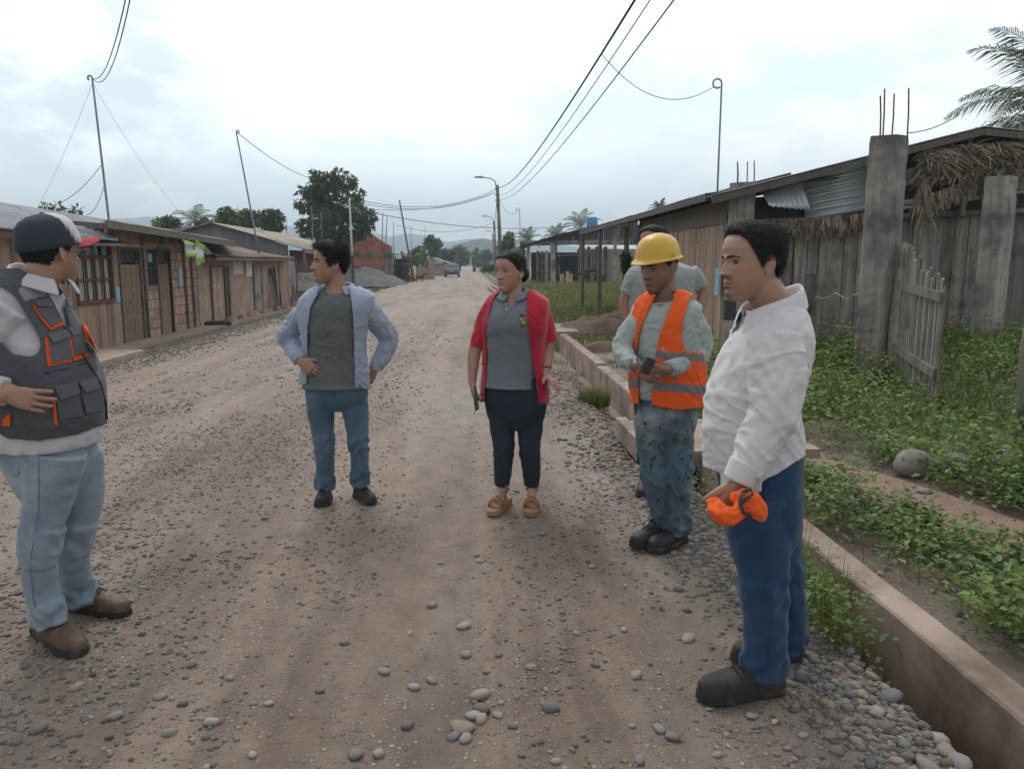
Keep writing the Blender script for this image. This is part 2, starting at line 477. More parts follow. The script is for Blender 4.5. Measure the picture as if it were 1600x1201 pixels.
P4, Z4 = scatter(5000, -6.85, -4.9, 10, 34, .012, .035, lambda x, y: smooth(0, 1, (-4.7 - x) / .9), 1.3)
P5, Z5 = scatter(1500, .7, 1.6, 5.6, 11, .01, .032, lambda x, y: smooth(.6, 1.2, x), 1.3)
P6, Z6 = scatter(900, -3.6, -1.0, 1.9, 4.6, .009, .022, lambda x, y: min(1, max(.0, dens_road(x, y))))
g = stones('gravel', P + P2 + P3 + P4 + P5 + P6, np.array(Z + Z2 + Z3 + Z4 + Z5 + Z6), 11, m_stone)
tag(g, 'loose grey and brown river gravel strewn over the dirt road', 'gravel', kind='stuff')
# bigger single cobbles
cob = [(1390, 1092, .05), (1425, 1105, .04), (1385, 1138, .036), (1462, 1150, .05), (1480, 1178, .045), (1450, 1200, .045), (1365, 1050, .038), (1340, 1160, .03),
       (1440, 1128, .038), (1075, 1000, .036), (1175, 1120, .024), (1095, 865, .03), (847, 835, .03), (752, 1087, .042), (752, 1110, .04), (740, 1120, .033), (722, 1140, .045),
       (728, 1155, .03), (708, 1152, .027), (752, 1125, .03), (860, 1108, .034), (725, 980, .036), (675, 947, .03), (728, 1024, .032), (555, 1180, .033), (592, 1178, .027),
       (637, 1135, .028), (647, 1075, .026), (675, 1065, .026), (600, 1050, .03), (540, 1005, .026), (995, 1056, .03), (930, 1040, .022), (975, 985, .022), (830, 1043, .024),
       (1030, 1140, .026), (1050, 1152, .03), (778, 1118, .022), (800, 1135, .02), (688, 880, .02), (745, 868, .022), (750, 878, .024), (820, 862, .022), (925, 886, .022), (1060, 922, .03),
       (905, 750, .03), (940, 720, .028), (900, 990, .018), (760, 1050, .018), (640, 990, .02), (500, 1080, .02), (330, 1130, .03), (250, 1090, .026), (180, 1120, .03), (60, 1140, .035),
       (120, 1075, .03), (300, 1040, .022), (420, 1100, .02), (360, 1060, .02), (1120, 1180, .02), (1000, 1190, .022), (870, 1190, .02), (815, 1180, .016), (395, 1180, .02), (1290, 1100, .03), (1310, 1040, .028),
       (1330, 1010, .03), (1345, 1085, .026), (1270, 985, .03), (1255, 1150, .02), (1230, 1170, .018), (1500, 1196, .05), (1415, 1165, .03), (1400, 1190, .028), (1360, 1195, .026), (1372, 1112, .03), (1350, 1140, .02)]
r2 = rs(8)
V0, F0 = ICO2
rock_me = []
for k in range(6):
    V = V0 * np.array([1.15, .85, .55]) * (1 + .0 * V0[:, :1])
    V = V * (1 + np.array([[mnoise.noise(Vector(v) * 1.3 + Vector((k * 7, 0, 0))) * .28] for v in V0]))
    me = bpy.data.meshes.new('cobble')
    me.from_pydata(V.tolist(), [], F0.tolist()); me.polygons.foreach_set('use_smooth', np.ones(len(me.polygons), bool))
    g_ = [.7, 1.05, .55, 1.2, .85, .95][k]; tcol = (g_ * (1.15 if k in (4, 1) else 1), g_, g_ * (.85 if k in (4, 1) else 1.02), 1)
    a = me.color_attributes.new('tint', 'FLOAT_COLOR', 'POINT')
    a.data.foreach_set('color', np.tile(np.array(tcol, np.float32), len(me.vertices)))
    me.materials.append(m_stone); rock_me.append(me)
for k, (px, py, s_) in enumerate(cob):
    p = onZ(px, py, 0); z = zg(p.x, p.y); p = onZ(px, py, z); s_ *= .82
    o = bpy.data.objects.new('cobble', rock_me[k % 6]); COL.objects.link(o)
    o.location = (p.x, p.y, zg(p.x, p.y) + s_ * .25); o.scale = (s_ * 1.0, s_ * 1.0, s_ * r2.uniform(.8, 1.1))
    o.rotation_euler = (r2.uniform(-.2, .2), r2.uniform(-.2, .2), r2.uniform(0, 6.28))
    inditch = px > 1240 and py > 980
    tag(o, 'rounded grey cobble on the gravel bank beside the concrete ditch' if inditch else 'loose rounded stone lying in the dirt of the road', 'stone',
        'cobbles on the ditch bank' if inditch else 'loose stones on the road')

# ================================================================ CONCRETE DRAIN
m_conc = M('weathered_concrete', (.40, .305, .255), (.28, .21, .172), scale=3, detail=8, rough=.9, bump=.25, bscale=25, bdist=.006, stain=(.14, .10, .078), stain_scale=1.9, stain_lo=.46, stain_hi=.68, grain=.16, tint=True)
def drain_wall(name, y0, y1, x0=WALL_X, w=.145, ztop=.12, label=''):
    """extruded along the road with a slightly uneven, chipped top edge"""
    ys = seq((y0, y1, .07)); V = []; r = rs(int(y1 * 10)); T = []
    for i, y in enumerate(ys):
        j = mnoise.noise(Vector((y * 3, 1, 0))) * .006; c = .010 + max(0, mnoise.noise(Vector((y * 9, 5, 0)))) * .02
        zt = ztop + mnoise.noise(Vector((y * 1.1, 2, 0))) * .008
        pr = [(x0 + .02, -.62), (x0 + .005, -.3), (x0 + j, zt - c), (x0 + j + c * .8, zt), (x0 + w - .012 + j, zt + .003), (x0 + w + j, zt - .012), (x0 + w, -.3)]
        for x, z in pr: V.append((x, y, z)); T.append(1.0)
    n = 7
    Fc = [[i * n + k, i * n + k + 1, (i + 1) * n + k + 1, (i + 1) * n + k] for i in range(len(ys) - 1) for k in range(n - 1)]
    Fc += [list(range(n))[::-1], [(len(ys) - 1) * n + k for k in range(n)]]
    o = mesh_obj(name, V, Fc, m_conc, tint=T)
    return tag(o, label, 'drain wall', 'concrete walls along the ditch')
drain_wall('drain_wall', .9, 5.55, label='bare concrete ditch wall running out of the bottom right corner of the photo')
drain_wall('drain_wall', 6.72, 10.4, ztop=.14, label='low concrete ditch wall between the small slab bridge and the grass tuft')
drain_wall('drain_wall', 10.42, 14.9, ztop=.17, label='pale far stretch of concrete ditch wall behind the grass tuft')
drain_wall('drain_wall', 15.1, 17.2, x0=1.62, w=.5, ztop=.20, label='short thick end block of the concrete ditch wall farthest up the road')
b = MB()
b.hexa([(1.27, 5.55, .0), (2.6, 5.5, .02), (2.6, 6.7, .02), (1.27, 6.7, .0), (1.27, 5.55, .13), (2.6, 5.5, .15), (2.6, 6.7, .15), (1.27, 6.7, .13)])
b.box((1.27, 5.57, .13), (1.36, 6.68, .17))
b.box((1.58, 5.62, -.6), (1.66, 6.6, .0)); 
s = b.build('slab_bridge', m_conc)
tag(s, 'flat concrete slab bridging the ditch behind the worker in the hard hat', 'bridge slab')
b = MB(); b.lathe((0, 0, 0), [(.001, -.05), (.04, -.035), (.055, 0), (.04, .035), (.001, .05)], 12)
p = onZ(995, 662, .15)
o = b.build('cobble', m_stone, smooth=True); o.location = (p.x + .02, p.y, .18); tag(o, 'brown round stone resting on the edge of the slab bridge', 'stone')
# boulders in the weeds
m_boul = M('boulder', (.26, .245, .225), (.16, .15, .13), scale=6, detail=7, rough=.9, bump=.4, bscale=30, bdist=.006, grain=.1)
def boulder(px, py, r, label, seed, sq=.8):
    p = onZ(px, py, .13)
    V = V0 * np.array([1, .9, sq])
    V = V * (1 + np.array([[mnoise.noise(Vector(v) * 1.1 + Vector((seed, 0, 0))) * .22] for v in V0])) * r
    o = mesh_obj('boulder', V, F0, m_boul, smooth=True); o.location = (p.x, p.y + r * .6, zg(p.x, p.y) + r * .55)
    tag(o, label, 'boulder')
boulder(1438, 738, .14, 'pale rounded boulder in the weeds beside the dirt path', 2)
boulder(1500, 738, .12, 'darker boulder half buried in weeds to the right of the pale one', 5, .7)
boulder(1590, 735, .12, 'half hidden boulder in the weeds at the right edge', 9, .6)
boulder(1450, 765, .05, 'small flat stone at the edge of the dirt path below the pale boulder', 12, .4)

# ================================================================ BUILDING BLOCKS
m_plank = M('weathered_planks', (.42, .285, .21), (.23, .16, .12), scale=2.2, detail=8, rough=.9, bump=.5, bscale=9, bdist=.006, stretch=(5, 5, .35), tint=True, grain=.08)
m_plank_g = M('grey_planks', (.35, .315, .275), (.17, .152, .135), scale=2.4, detail=9, rough=.92, bump=.6, bscale=10, bdist=.006, stretch=(6, 6, .4), tint=True, stain=(.075, .07, .065), stain_scale=2.5, stain_lo=.5, stain_hi=.72, grain=.08)
m_rust = M('rusty_corrugated', (.20, .115, .085), (.13, .085, .07), scale=3, detail=8, rough=.75, tint=True, stain=(.24, .2, .17), stain_scale=.8, stain_lo=.5, stain_hi=.68)
m_zinc = M('grey_corrugated', (.33, .345, .36), (.22, .23, .245), scale=1.2, detail=7, rough=.5, metal=.35, stain=(.20, .11, .07), stain_scale=1.7, stain_lo=.60, stain_hi=.74, tint=True)
m_zinc_tan = M('dusty_corrugated', (.36, .30, .245), (.27, .225, .185), scale=1.5, detail=7, rough=.8, tint=True, stain=(.19, .12, .09), stain_scale=1.3, stain_lo=.55, stain_hi=.7)
m_beam = M('rough_beam', (.20, .17, .14), (.11, .095, .08), scale=5, detail=6, stretch=(4, 4, .6), tint=True, bump=.4, bdist=.004)
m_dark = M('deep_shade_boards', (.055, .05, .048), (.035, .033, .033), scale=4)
m_adobe = M('mud_plaster', (.44, .30, .225), (.27, .18, .135), scale=2.2, detail=9, rough=.95, bump=.8, bscale=6, bdist=.03, stain=(.36, .32, .27), stain_scale=1.1, stain_lo=.53, stain_hi=.6, grain=.1, tint=True)
m_post_conc = M('grey_column_concrete', (.33, .295, .26), (.20, .185, .17), scale=3, detail=8, rough=.9, bump=.3, bscale=20, bdist=.004, stretch=(5, 5, .5), stain=(.095, .092, .088), stain_scale=1.3, stain_lo=.46, stain_hi=.60, tint=True)
m_white = M('white_paint', (.55, .54, .52), (.42, .40, .38), scale=6, tint=True)
m_bluep = M('blue_poster', (.13, .36, .45), (.20, .42, .48), scale=9, detail=3, rough=.7, stain=(.45, .5, .5), stain_scale=14, stain_lo=.55, stain_hi=.6)
m_glassd = M('dark_opening', (.03, .035, .04), (.02, .022, .025), scale=5, rough=.35, spec=.5)
m_iron = M('dark_iron', (.06, .058, .06), (.04, .04, .042), scale=20, rough=.6, tint=True)
m_galv = M('galvanised_pipe', (.30, .31, .32), (.22, .23, .24), scale=8, rough=.5, metal=.4)
m_cable = M('black_cable', (.05, .052, .058), scale=5, rough=.7)
m_wood_dk = M('dark_wood', (.13, .075, .05), (.09, .055, .04), scale=6, detail=6, stretch=(4, 4, .6), tint=True)
m_cloth_w = M('white_curtain', (.52, .53, .52), (.42, .43, .42), scale=14, stretch=(6, 6, .5), rough=.9, bump=.5, bdist=.01)

def brick_mat(name, c1, c2, mortar, bw, bh, ms=.012, axis='YZ', rough=.9, bump=.4):
    m = bpy.data.materials.new(name); m.use_nodes = True
    t = m.node_tree; N = t.nodes; L = t.links; b = N['Principled BSDF']; b.inputs['Roughness'].default_value = rough
    tc = N.new('ShaderNodeTexCoord'); sp = N.new('ShaderNodeSeparateXYZ'); L.new(tc.outputs['Object'], sp.inputs[0])
    cb = N.new('ShaderNodeCombineXYZ'); L.new(sp.outputs[1 if axis == 'YZ' else 0], cb.inputs[0]); L.new(sp.outputs[2], cb.inputs[1])
    br = N.new('ShaderNodeTexBrick'); L.new(cb.outputs[0], br.inputs['Vector'])
    br.inputs['Scale'].default_value = 1; br.inputs['Brick Width'].default_value = bw; br.inputs['Row Height'].default_value = bh
    br.inputs['Mortar Size'].default_value = ms; br.inputs['Mortar Smooth'].default_value = .3
    br.inputs['Color1'].default_value = (*c1, 1); br.inputs['Color2'].default_value = (*c2, 1); br.inputs['Mortar'].default_value = (*mortar, 1)
    n = N.new('ShaderNodeTexNoise'); n.inputs['Scale'].default_value = 2.2; n.inputs['Detail'].default_value = 8
    L.new(tc.outputs['Object'], n.inputs['Vector'])
    mr = N.new('ShaderNodeMapRange'); L.new(n.outputs[0], mr.inputs[0])
    for i, q in enumerate((.3, .7, .65, 1.25)): mr.inputs[i + 1].default_value = q
    cc = N.new('ShaderNodeCombineColor')
    for i in range(3): L.new(mr.outputs[0], cc.inputs[i])
    mx = N.new('ShaderNodeMix'); mx.data_type = 'RGBA'; mx.blend_type = 'MULTIPLY'; mx.inputs[0].default_value = 1
    L.new(br.outputs[0], mx.inputs[6]); L.new(cc.outputs[0], mx.inputs[7]); L.new(mx.outputs[2], b.inputs['Base Color'])
    bn = N.new('ShaderNodeBump'); bn.inputs['Strength'].default_value = bump; bn.inputs['Distance'].default_value = .01; bn.invert = True
    L.new(br.outputs['Fac'], bn.inputs['Height']); L.new(bn.outputs[0], b.inputs['Normal'])
    return m
m_block = brick_mat('clay_block', (.44, .28, .205), (.35, .22, .165), (.17, .115, .09), .33, .23, .018)
m_orange = brick_mat('orange_brick', (.60, .22, .12), (.50, .18, .10), (.26, .16, .11), .26, .12, .014, 'XZ')
m_orange_y = brick_mat('orange_brick_side', (.46, .16, .085), (.38, .13, .075), (.26, .16, .11), .26, .12, .014, 'YZ')

def planks(name, p0, p1, z0, ztop, w=.2, mat=None, parent=None, seed=0, thick=.022, gap=.008, holes=(), jit=.012, ragged=0.0, tone=(.75, 1.2), skip=0.0, base=1.0):
    """vertical boards side by side from p0 to p1 (plan), each a board with its own tone, tilt and length"""
    mat = mat or m_plank
    r = rs(seed); a = Vector((*p0[:2], 0)); bb = Vector((*p1[:2], 0)); L = (bb - a).length; d = (bb - a) / L
    nrm = Vector((d.y, -d.x, 0)); mb = MB(); s = 0.0
    zt = ztop if callable(ztop) else (lambda q: ztop); zb = z0 if callable(z0) else (lambda q: z0)
    while s < L - .02:
        ww = min(w * r.uniform(.75, 1.25), L - s); s1 = s + ww - gap
        if r.uniform() < skip: s += ww; continue
        o = r.uniform(-jit, jit); t = base * r.uniform(*tone); wc = r.uniform(-.05, .05)
        top0, top1 = zt(s) - r.uniform(0, ragged), zt(s1) - r.uniform(0, ragged)
        segs = [(zb(s), None)]
        cuts = sorted([(h[2], h[3]) for h in holes if h[0] < (s + s1) / 2 < h[1]])
        lo = zb((s + s1) / 2) ; pieces = []
        for c0, c1 in cuts:
            if c0 > lo + .02: pieces.append((lo, c0, False))
            lo = c1
        pieces.append((lo, None, True))
        for q0, q1, last in pieces:
            ta, tb = (top0, top1) if last else (q1, q1)
            if min(ta, tb) <= q0 + .01: continue
            n0, n1 = nrm * (o - thick / 2), nrm * (o + thick / 2)
            A, B = a + d * s, a + d * s1; lean = d * r.uniform(-.006, .006)
            V = [A + n0, B + n0, B + n1, A + n1]
            V = [Vector((v.x, v.y, q0)) for v in V] + [Vector((v.x, v.y, z_)) + lean for v, z_ in zip(V, (ta, tb, tb, ta))]
            mb.add(V, BOXF, (t * (1 + wc), t, t * (1 - wc)))
        s += ww
    T = [x if isinstance(x, tuple) else (x, x, x) for x in mb.T]; mb.T = T
    return mb.build(name, mat, parent)
def corr(name, A, B, C, D, mat, parent=None, wl=.1, amp=.014, bend=None, seed=0, tone=(.8, 1.15), sheet=.85):
    """corrugated sheet: ridges run A->B (and C->D); waves step from A to C. Every ~0.85 m a new sheet with its own tone."""
    A, B, C, D = map(Vector, (A, B, C, D)); L = ((C - A).length + (D - B).length) / 2
    n = max(8, int(L / wl * 6)); m = 7 if bend else 2
    nr = (B - A).cross(C - A).normalized()
    if nr.z < 0: nr = -nr
    V = []; T = []; r = rs(seed); tones = r.uniform(*tone, 200); lift = r.uniform(0, .012, 200)
    for i in range(n + 1):
        u = i / n; k = int(u * L / sheet)
        for j in range(m):
            v = j / (m - 1)
            p = A.lerp(C, u).lerp(B.lerp(D, u), v)
            h = amp * math.sin(u * L / wl * 2 * PI) + lift[k]
            if bend: h += bend(u, v)
            V.append(p + nr * h); T.append(tones[k])
    Fc = [[i * m + j, i * m + j + 1, (i + 1) * m + j + 1, (i + 1) * m + j] for i in range(n) for j in range(m - 1)]
    o = mesh_obj(name, V, Fc, mat, parent, smooth=True, tint=T)
    md = o.modifiers.new('thickness', 'SOLIDIFY'); md.thickness = .004; md.offset = -1
    return o
# ================================================================ LEFT ROW OF HOUSES (facade plane x = -7.6)
FX = -7.6; GZ = -.24
def fy(px, py=450): return onX(px, py, FX).y
def fz(px, py): return onX(px, py, FX).z
# sidewalk edge
b = MB()
ys = seq((8, 12.8, .8), (12.8, 60, 1.2))
for i in range(len(ys) - 1):
    x = -6.98 + .03 * math.sin(ys[i] * 1.7); b.hexa([(FX, ys[i], -.4), (x, ys[i], -.4), (x + .02, ys[i + 1] - .015, -.4), (FX, ys[i + 1] - .015, -.4),
        (FX, ys[i], GZ + .05), (x, ys[i], GZ + .045), (x + .02, ys[i + 1] - .015, GZ + .05), (FX, ys[i + 1] - .015, GZ + .05)], .8 + .25 * mnoise.noise(Vector((i * .7, 0, 0))))
m_side = M('dusty_sidewalk', (.44, .34, .28), (.34, .26, .21), scale=3, detail=7, bump=.3, bscale=20, tint=True, grain=.12)
tag(b.build('pavement', m_side), kind='structure')
b = MB(); b.box((-6.98, 12.6, -.35), (-6.25, 15.0, -.10)); b.box((-7.5, 12.6, -.18), (-6.985, 15.6, -.14))
tag(b.build('doorstep', m_side), 'low concrete step in front of the plank house with the curtained window', 'step')

# ---- house A: planks with curtained window
hA = empty('wooden_house', (FX, 13, GZ), 'plank house with a brown barred window and white curtains, nearest on the left', 'house')
yA1 = fy(176)
wy0, wy1 = fy(118, 430), fy(172, 430); wz0, wz1 = .80, 1.62
tz0, tz1 = 1.68, 1.98
planks('wall', (FX, 6), (FX, yA1), GZ, 2.15, .19, m_plank, hA, 1, holes=[(wy0 - 6, wy1 - 6, wz0, tz1)], tone=(.7, 1.15))
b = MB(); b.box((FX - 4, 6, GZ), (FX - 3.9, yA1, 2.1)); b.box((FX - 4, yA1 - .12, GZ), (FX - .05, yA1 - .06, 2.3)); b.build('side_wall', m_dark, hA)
w = MB()
for z0_, z1_ in ((wz0 - .07, wz0), (wz1, wz1 + .06), (tz1, tz1 + .06)): w.box((FX - .02, wy0 - .06, z0_), (FX + .06, wy1 + .06, z1_))
for y in (wy0 - .06, wy1): w.box((FX - .02, y, wz0), (FX + .055, y + .06, tz1))
n = 4
for k in range(1, n):
    y = wy0 + (wy1 - wy0) * k / n; w.box((FX + .01, y - (.028 if k == 2 else .018), wz0), (FX + .05, y + (.028 if k == 2 else .018), wz1))
w.box((FX + .012, wy0, (wz0 + wz1) / 2 - .02), (FX + .048, wy1, (wz0 + wz1) / 2 + .02))
m_frame = M('red_brown_frame', (.17, .075, .045), (.11, .05, .035), scale=6, stretch=(3, 3, .6), tint=True)
wf = w.build('window', m_frame, hA)
b = MB(); 
for k in range(4):
    ya = wy0 + (wy1 - wy0) * k / 4 + .05; yb = ya + (wy1 - wy0) / 4 - .07
    for q in range(4):
        yq = ya + (yb - ya) * q / 4; b.hexa([(FX - .05 - .012 * (q % 2), yq, wz0), (FX - .03, yq, wz0), (FX - .03 - .012 * ((q + 1) % 2), yq + (yb - ya) / 4, wz0), (FX - .05, yq + (yb - ya) / 4, wz0),
                (FX - .05 - .012 * (q % 2), yq, wz1), (FX - .03, yq, wz1), (FX - .03 - .012 * ((q + 1) % 2), yq + (yb - ya) / 4, wz1), (FX - .05, yq + (yb - ya) / 4, wz1)])
b.build('curtain', m_cloth_w, wf)
b = MB(); b.box((FX - .12, wy0, wz0), (FX - .09, wy1, tz1)); b.build('pane', m_glassd, wf)
for k in range(4): y = wy0 + (wy1 - wy0) * (k + .5) / 4; b = MB(); b.box((FX - .02, y - .07, tz0 + .02), (FX, y + .07, tz1 - .04), .25 + .2 * (k % 2)); b.build('transom_panel', m_bluep, wf)
corr('roof', (-7.1, 6, 2.16), (-7.1, 16.1, 1.97), (-9.1, 6, 2.86), (-9.1, 20.2, 2.60), m_zinc, hA, .24, .034, tone=(.85, 1.1), sheet=2)
b = MB(); b.box((FX + .42, 6, 1.92), (FX + .46, 12.6, 2.06), 1.3); b.build('fascia', m_wood_dk, hA)
corr('canopy', (FX, wy0 - .5, 1.98), (FX + .6, wy0 - .5, 1.86), (FX, yA1 + .3, 2.02), (FX + .6, yA1 + .3, 1.88), m_rust, hA, .1)

# ---- house B: clay block house with two doors
y0B = yA1; y1B = fy(312, 500)
hB = empty('clay_block_house', (FX, (y0B + y1B) / 2, GZ), 'clay block house with a plank door, a barred window and a green and white flag', 'house')
d1a, d1b = fy(191, 470), fy(222, 470); d2a, d2b = fy(250, 470), fy(269, 470); g2a = fy(231, 430)
zt1 = 1.50; zb1 = 1.60; zb2 = 1.86
b = MB()
def wallYZ(mb, x, ya, yb, za, zb_, holes, th=.12):
    """wall in the YZ plane cut around rectangular holes"""
    ysx = sorted(set([ya, yb] + [h[0] for h in holes] + [h[1] for h in holes])); zsx = sorted(set([za, zb_] + [h[2] for h in holes] + [h[3] for h in holes]))
    for i in range(len(ysx) - 1):
        for j in range(len(zsx) - 1):
            cy, cz = (ysx[i] + ysx[i + 1]) / 2, (zsx[j] + zsx[j + 1]) / 2
            if cy < ya or cy > yb: continue
            if any(h[0] < cy < h[1] and h[2] < cz < h[3] for h in holes): continue
            mb.box((x - th, ysx[i], zsx[j]), (x, ysx[i + 1], zsx[j + 1]))
yw = fy(224, 470)
wallYZ(b, FX, yw, y1B, GZ, 2.02, [(g2a, d2b, 1.0, zb2), (d2a, d2b, GZ, 1.01)])
b.build('block_wall', m_block, hB)
planks('plank_panel', (FX - .01, y0B), (FX - .01, yw), GZ, 2.3, .22, m_plank, hB, 5, holes=[(d1a - y0B, d1b - y0B, -1, zb2)], tone=(.8, 1.15))
planks('gable_boards', (FX - .02, yw), (FX - .02, y1B), 2.025, 2.36, .3, m_plank_g, hB, 6, tone=(.5, .8))
def door(ya, yb, z0, z1, parent, mat, panels=True, seed=0, x=FX, tone=1.0, name='door'):
    mb = MB(); mid = (ya + yb) / 2; t = tone
    for a_, b_ in ((ya, mid - .004), (mid + .004, yb)) if panels else ((ya, yb),):
        mb.box((x - .05, a_, z0), (x - .02, b_, z1), t)
        if panels:
            h = (z1 - z0) / 3
            for k in range(3): mb.box((x - .02, a_ + .05, z0 + k * h + .05), (x - .008, b_ - .05, z0 + (k + 1) * h - .05), t * .85)
    d = mb.build(name, mat, parent)
    hd = MB(); hd.tube([(x - .01, mid - .05, (z0 + z1) / 2 + .04), (x + .03, mid - .03, (z0 + z1) / 2 + .04)], .012, 6); hd.box((x - .012, mid - .04, z0 + (z1 - z0) * .5), (x + .004, mid + .05, z0 + (z1 - z0) * .5 + .07))
    hd.build('handle', m_galv, d)
    return d
def frame(ya, yb, z0, z1, parent, mat, x=FX, w=.05, name='door_frame'):
    mb = MB(); mb.box((x - .04, ya - w, z0), (x + .03, ya, z1)); mb.box((x - .04, yb, z0), (x + .03, yb + w, z1)); mb.box((x - .04, ya - w, z1 + .002), (x + .03, yb + w, z1 + w))
    return mb.build(name, mat, parent)
def grille(ya, yb, z0, z1, parent, n=7, x=FX, rail=()):
    mb = MB()
    for k in range(n + 1): y = ya + (yb - ya) * k / n; mb.box((x - .01, y - .011, z0), (x + .008, y + .011, z1))
    for z in (z0, z1 - .02) + tuple(rail): mb.box((x - .012, ya, z), (x + .01, yb, z + .025))
    g_ = mb.build('window_grille', m_iron, parent)
    k = MB(); k.box((x - .1, ya, z0), (x - .06, yb, z1)); k.build('opening', m_glassd, g_)
door(d1a, d1b, GZ + .03, zt1, hB, m_plank, seed=1, tone=.8)
frame(d1a, d1b, GZ, zb2, hB, m_beam)
grille(d1a, d1b, zb1 - .03, zb2 - .03, hB, 8)
dd = door(d2a + .03, d2b - .02, GZ + .03, 1.52, hB, m_plank, panels=False, tone=.72, x=FX - .01)
frame(d2a, d2b, GZ, zb2, hB, m_beam, w=.045)
grille(g2a, d2a, 1.02, zb2, hB, 6, rail=(1.42,)); grille(d2a + .01, d2b, 1.56, zb2, hB, 5)
for (px, py, hw, hh) in ((183, 460, .10, .17), (233, 403, .12, .10), (281, 433, .13, .24)):
    c = onX(px, py, FX); b = MB(); b.box((FX + .015, c.y - hw, c.z - hh), (FX + .019, c.y + hw, c.z + hh)); b.build('poster', m_bluep, hB)
for px in (226, 289, 300): y = fy(px, 450); b = MB(); b.bar((FX + .03, y, GZ), (FX + .03, y - .05, 2.1), .07, .05); b.build('wall_post', m_beam, hB)
xe = -6.95
yB_e = fy(365, 380)
corr('roof', (xe, 15.4, 2.33), (-9.6, 21.5, 2.68), (xe, 23.4, 2.15), (-9.6, 30.5, 2.45), m_zinc_tan, hB, .12, .016, tone=(.7, 1.1))
b = MB()
for y in np.arange(15.6, 23.2, .9): b.bar((xe - .05, y, 2.25 - (y - 15.4) * .0225), (FX - .3, y, 2.32 - (y - 15.4) * .0225), .06, .08)
b.bar((xe - .03, 15.4, 2.27), (xe - .03, 23.4, 2.09), .05, .14); b.build('rafter', m_beam, hB)
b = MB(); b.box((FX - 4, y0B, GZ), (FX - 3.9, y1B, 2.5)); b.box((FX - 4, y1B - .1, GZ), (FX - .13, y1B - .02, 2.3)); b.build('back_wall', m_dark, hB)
# green and white flag hanging from the eave of house B
def flag_mesh(name, cornerA, cornerB, drop, mat_cols, label, parent=None, nx=10, nz=14, rip=.05, seed=0, taper=0):
    A, B = Vector(cornerA), Vector(cornerB); V = []; T = []
    nr = (B - A).cross(Vector((0, 0, 1))).normalized()
    for j in range(nz + 1):
        v = j / nz
        for i in range(nx + 1):
            u = i / nx; p = A.lerp(B, u * (1 - taper * v) + taper * v * .3) - Vector((0, 0, drop * v * (1 - .35 * u)))
            p += nr * (math.sin(u * 7 + v * 4 + seed) * rip * (.3 + v) + math.sin(v * 9 + seed) * rip * .4)
            V.append(p); c = mat_cols(u, v); T.append(c)
    n = nx + 1
    Fc = [[j * n + i, j * n + i + 1, (j + 1) * n + i + 1, (j + 1) * n + i] for j in range(nz) for i in range(nx)]
    o = mesh_obj(name, V, Fc, m_tintcloth, parent, smooth=True, tint=T)
    o.modifiers.new('t', 'SOLIDIFY').thickness = .004
    return tag(o, label, 'flag')
m_tintcloth = M('thin_flag_cloth', (.9, .9, .9), (.75, .75, .75), scale=5, tint=True, rough=.8)
GR, WH = (.30, .50, .10), (.58, .60, .56)
flag_mesh('flag', onX(284, 374, xe + .02), onX(318, 384, xe + .05), .42, lambda u, v: GR if (v > .72 or v < .12) else WH, 'green and white flag draped under the eave of the clay block house', rip=.05, taper=.5)
flag_mesh('flag', onX(304, 374, xe + .07), onX(320, 385, xe + .09), .66, lambda u, v: WH if .3 < v < .65 else GR, 'narrow green and white flag hanging down beside the draped one', rip=.04, seed=2, taper=.2)

# ---- house C: mud plaster house with low rusty roof
y0C = y1B; y1C = fy(436, 470)
hC = empty('mud_house', (FX, (y0C + y1C) / 2, GZ), 'low mud plastered house with a reddish corrugated roof and peeling wall', 'house')
dca, dcb = fy(329, 460), fy(350, 460)
z0 = GZ; b = MB()
wallYZ(b, FX + .02, y0C, y1C, GZ, 1.74, [(dca, dcb, GZ, 1.42)], .25)
b.build('mud_wall', m_adobe, hC)
door(dca + .02, dcb - .02, GZ + .03, 1.42, hC, m_plank, panels=True, tone=1.35, x=FX + .03)
frame(dca, dcb, GZ, 1.42, hC, m_beam, x=FX + .05)
b = MB()
yq = fy(356, 460)
for k in range(26): z_ = GZ + k * .065; b.box((FX + .02, yq - .10 + .02 * (k % 2), z_), (FX + .10, yq + .14 - .03 * (k % 3), z_ + .055), .5 + .3 * ((k * 7) % 5) / 5)
b.build('block_pillar', m_boul, hC)
c = onX(385, 425, FX); b = MB(); b.box((FX + .03, fy(363, 420), 1.18), (FX + .036, fy(378, 420), 1.62), 1.1); b.box((FX + .03, fy(383, 415), 1.1), (FX + .036, fy(392, 415), 1.65), 1.3); b.build('poster', m_white, hC)
planks('board_panel', (FX + .06, fy(394, 440)), (FX + .06, fy(408, 440)), GZ + .1, 1.5, .3, m_plank_g, hC, 9, tone=(.8, 1.3))
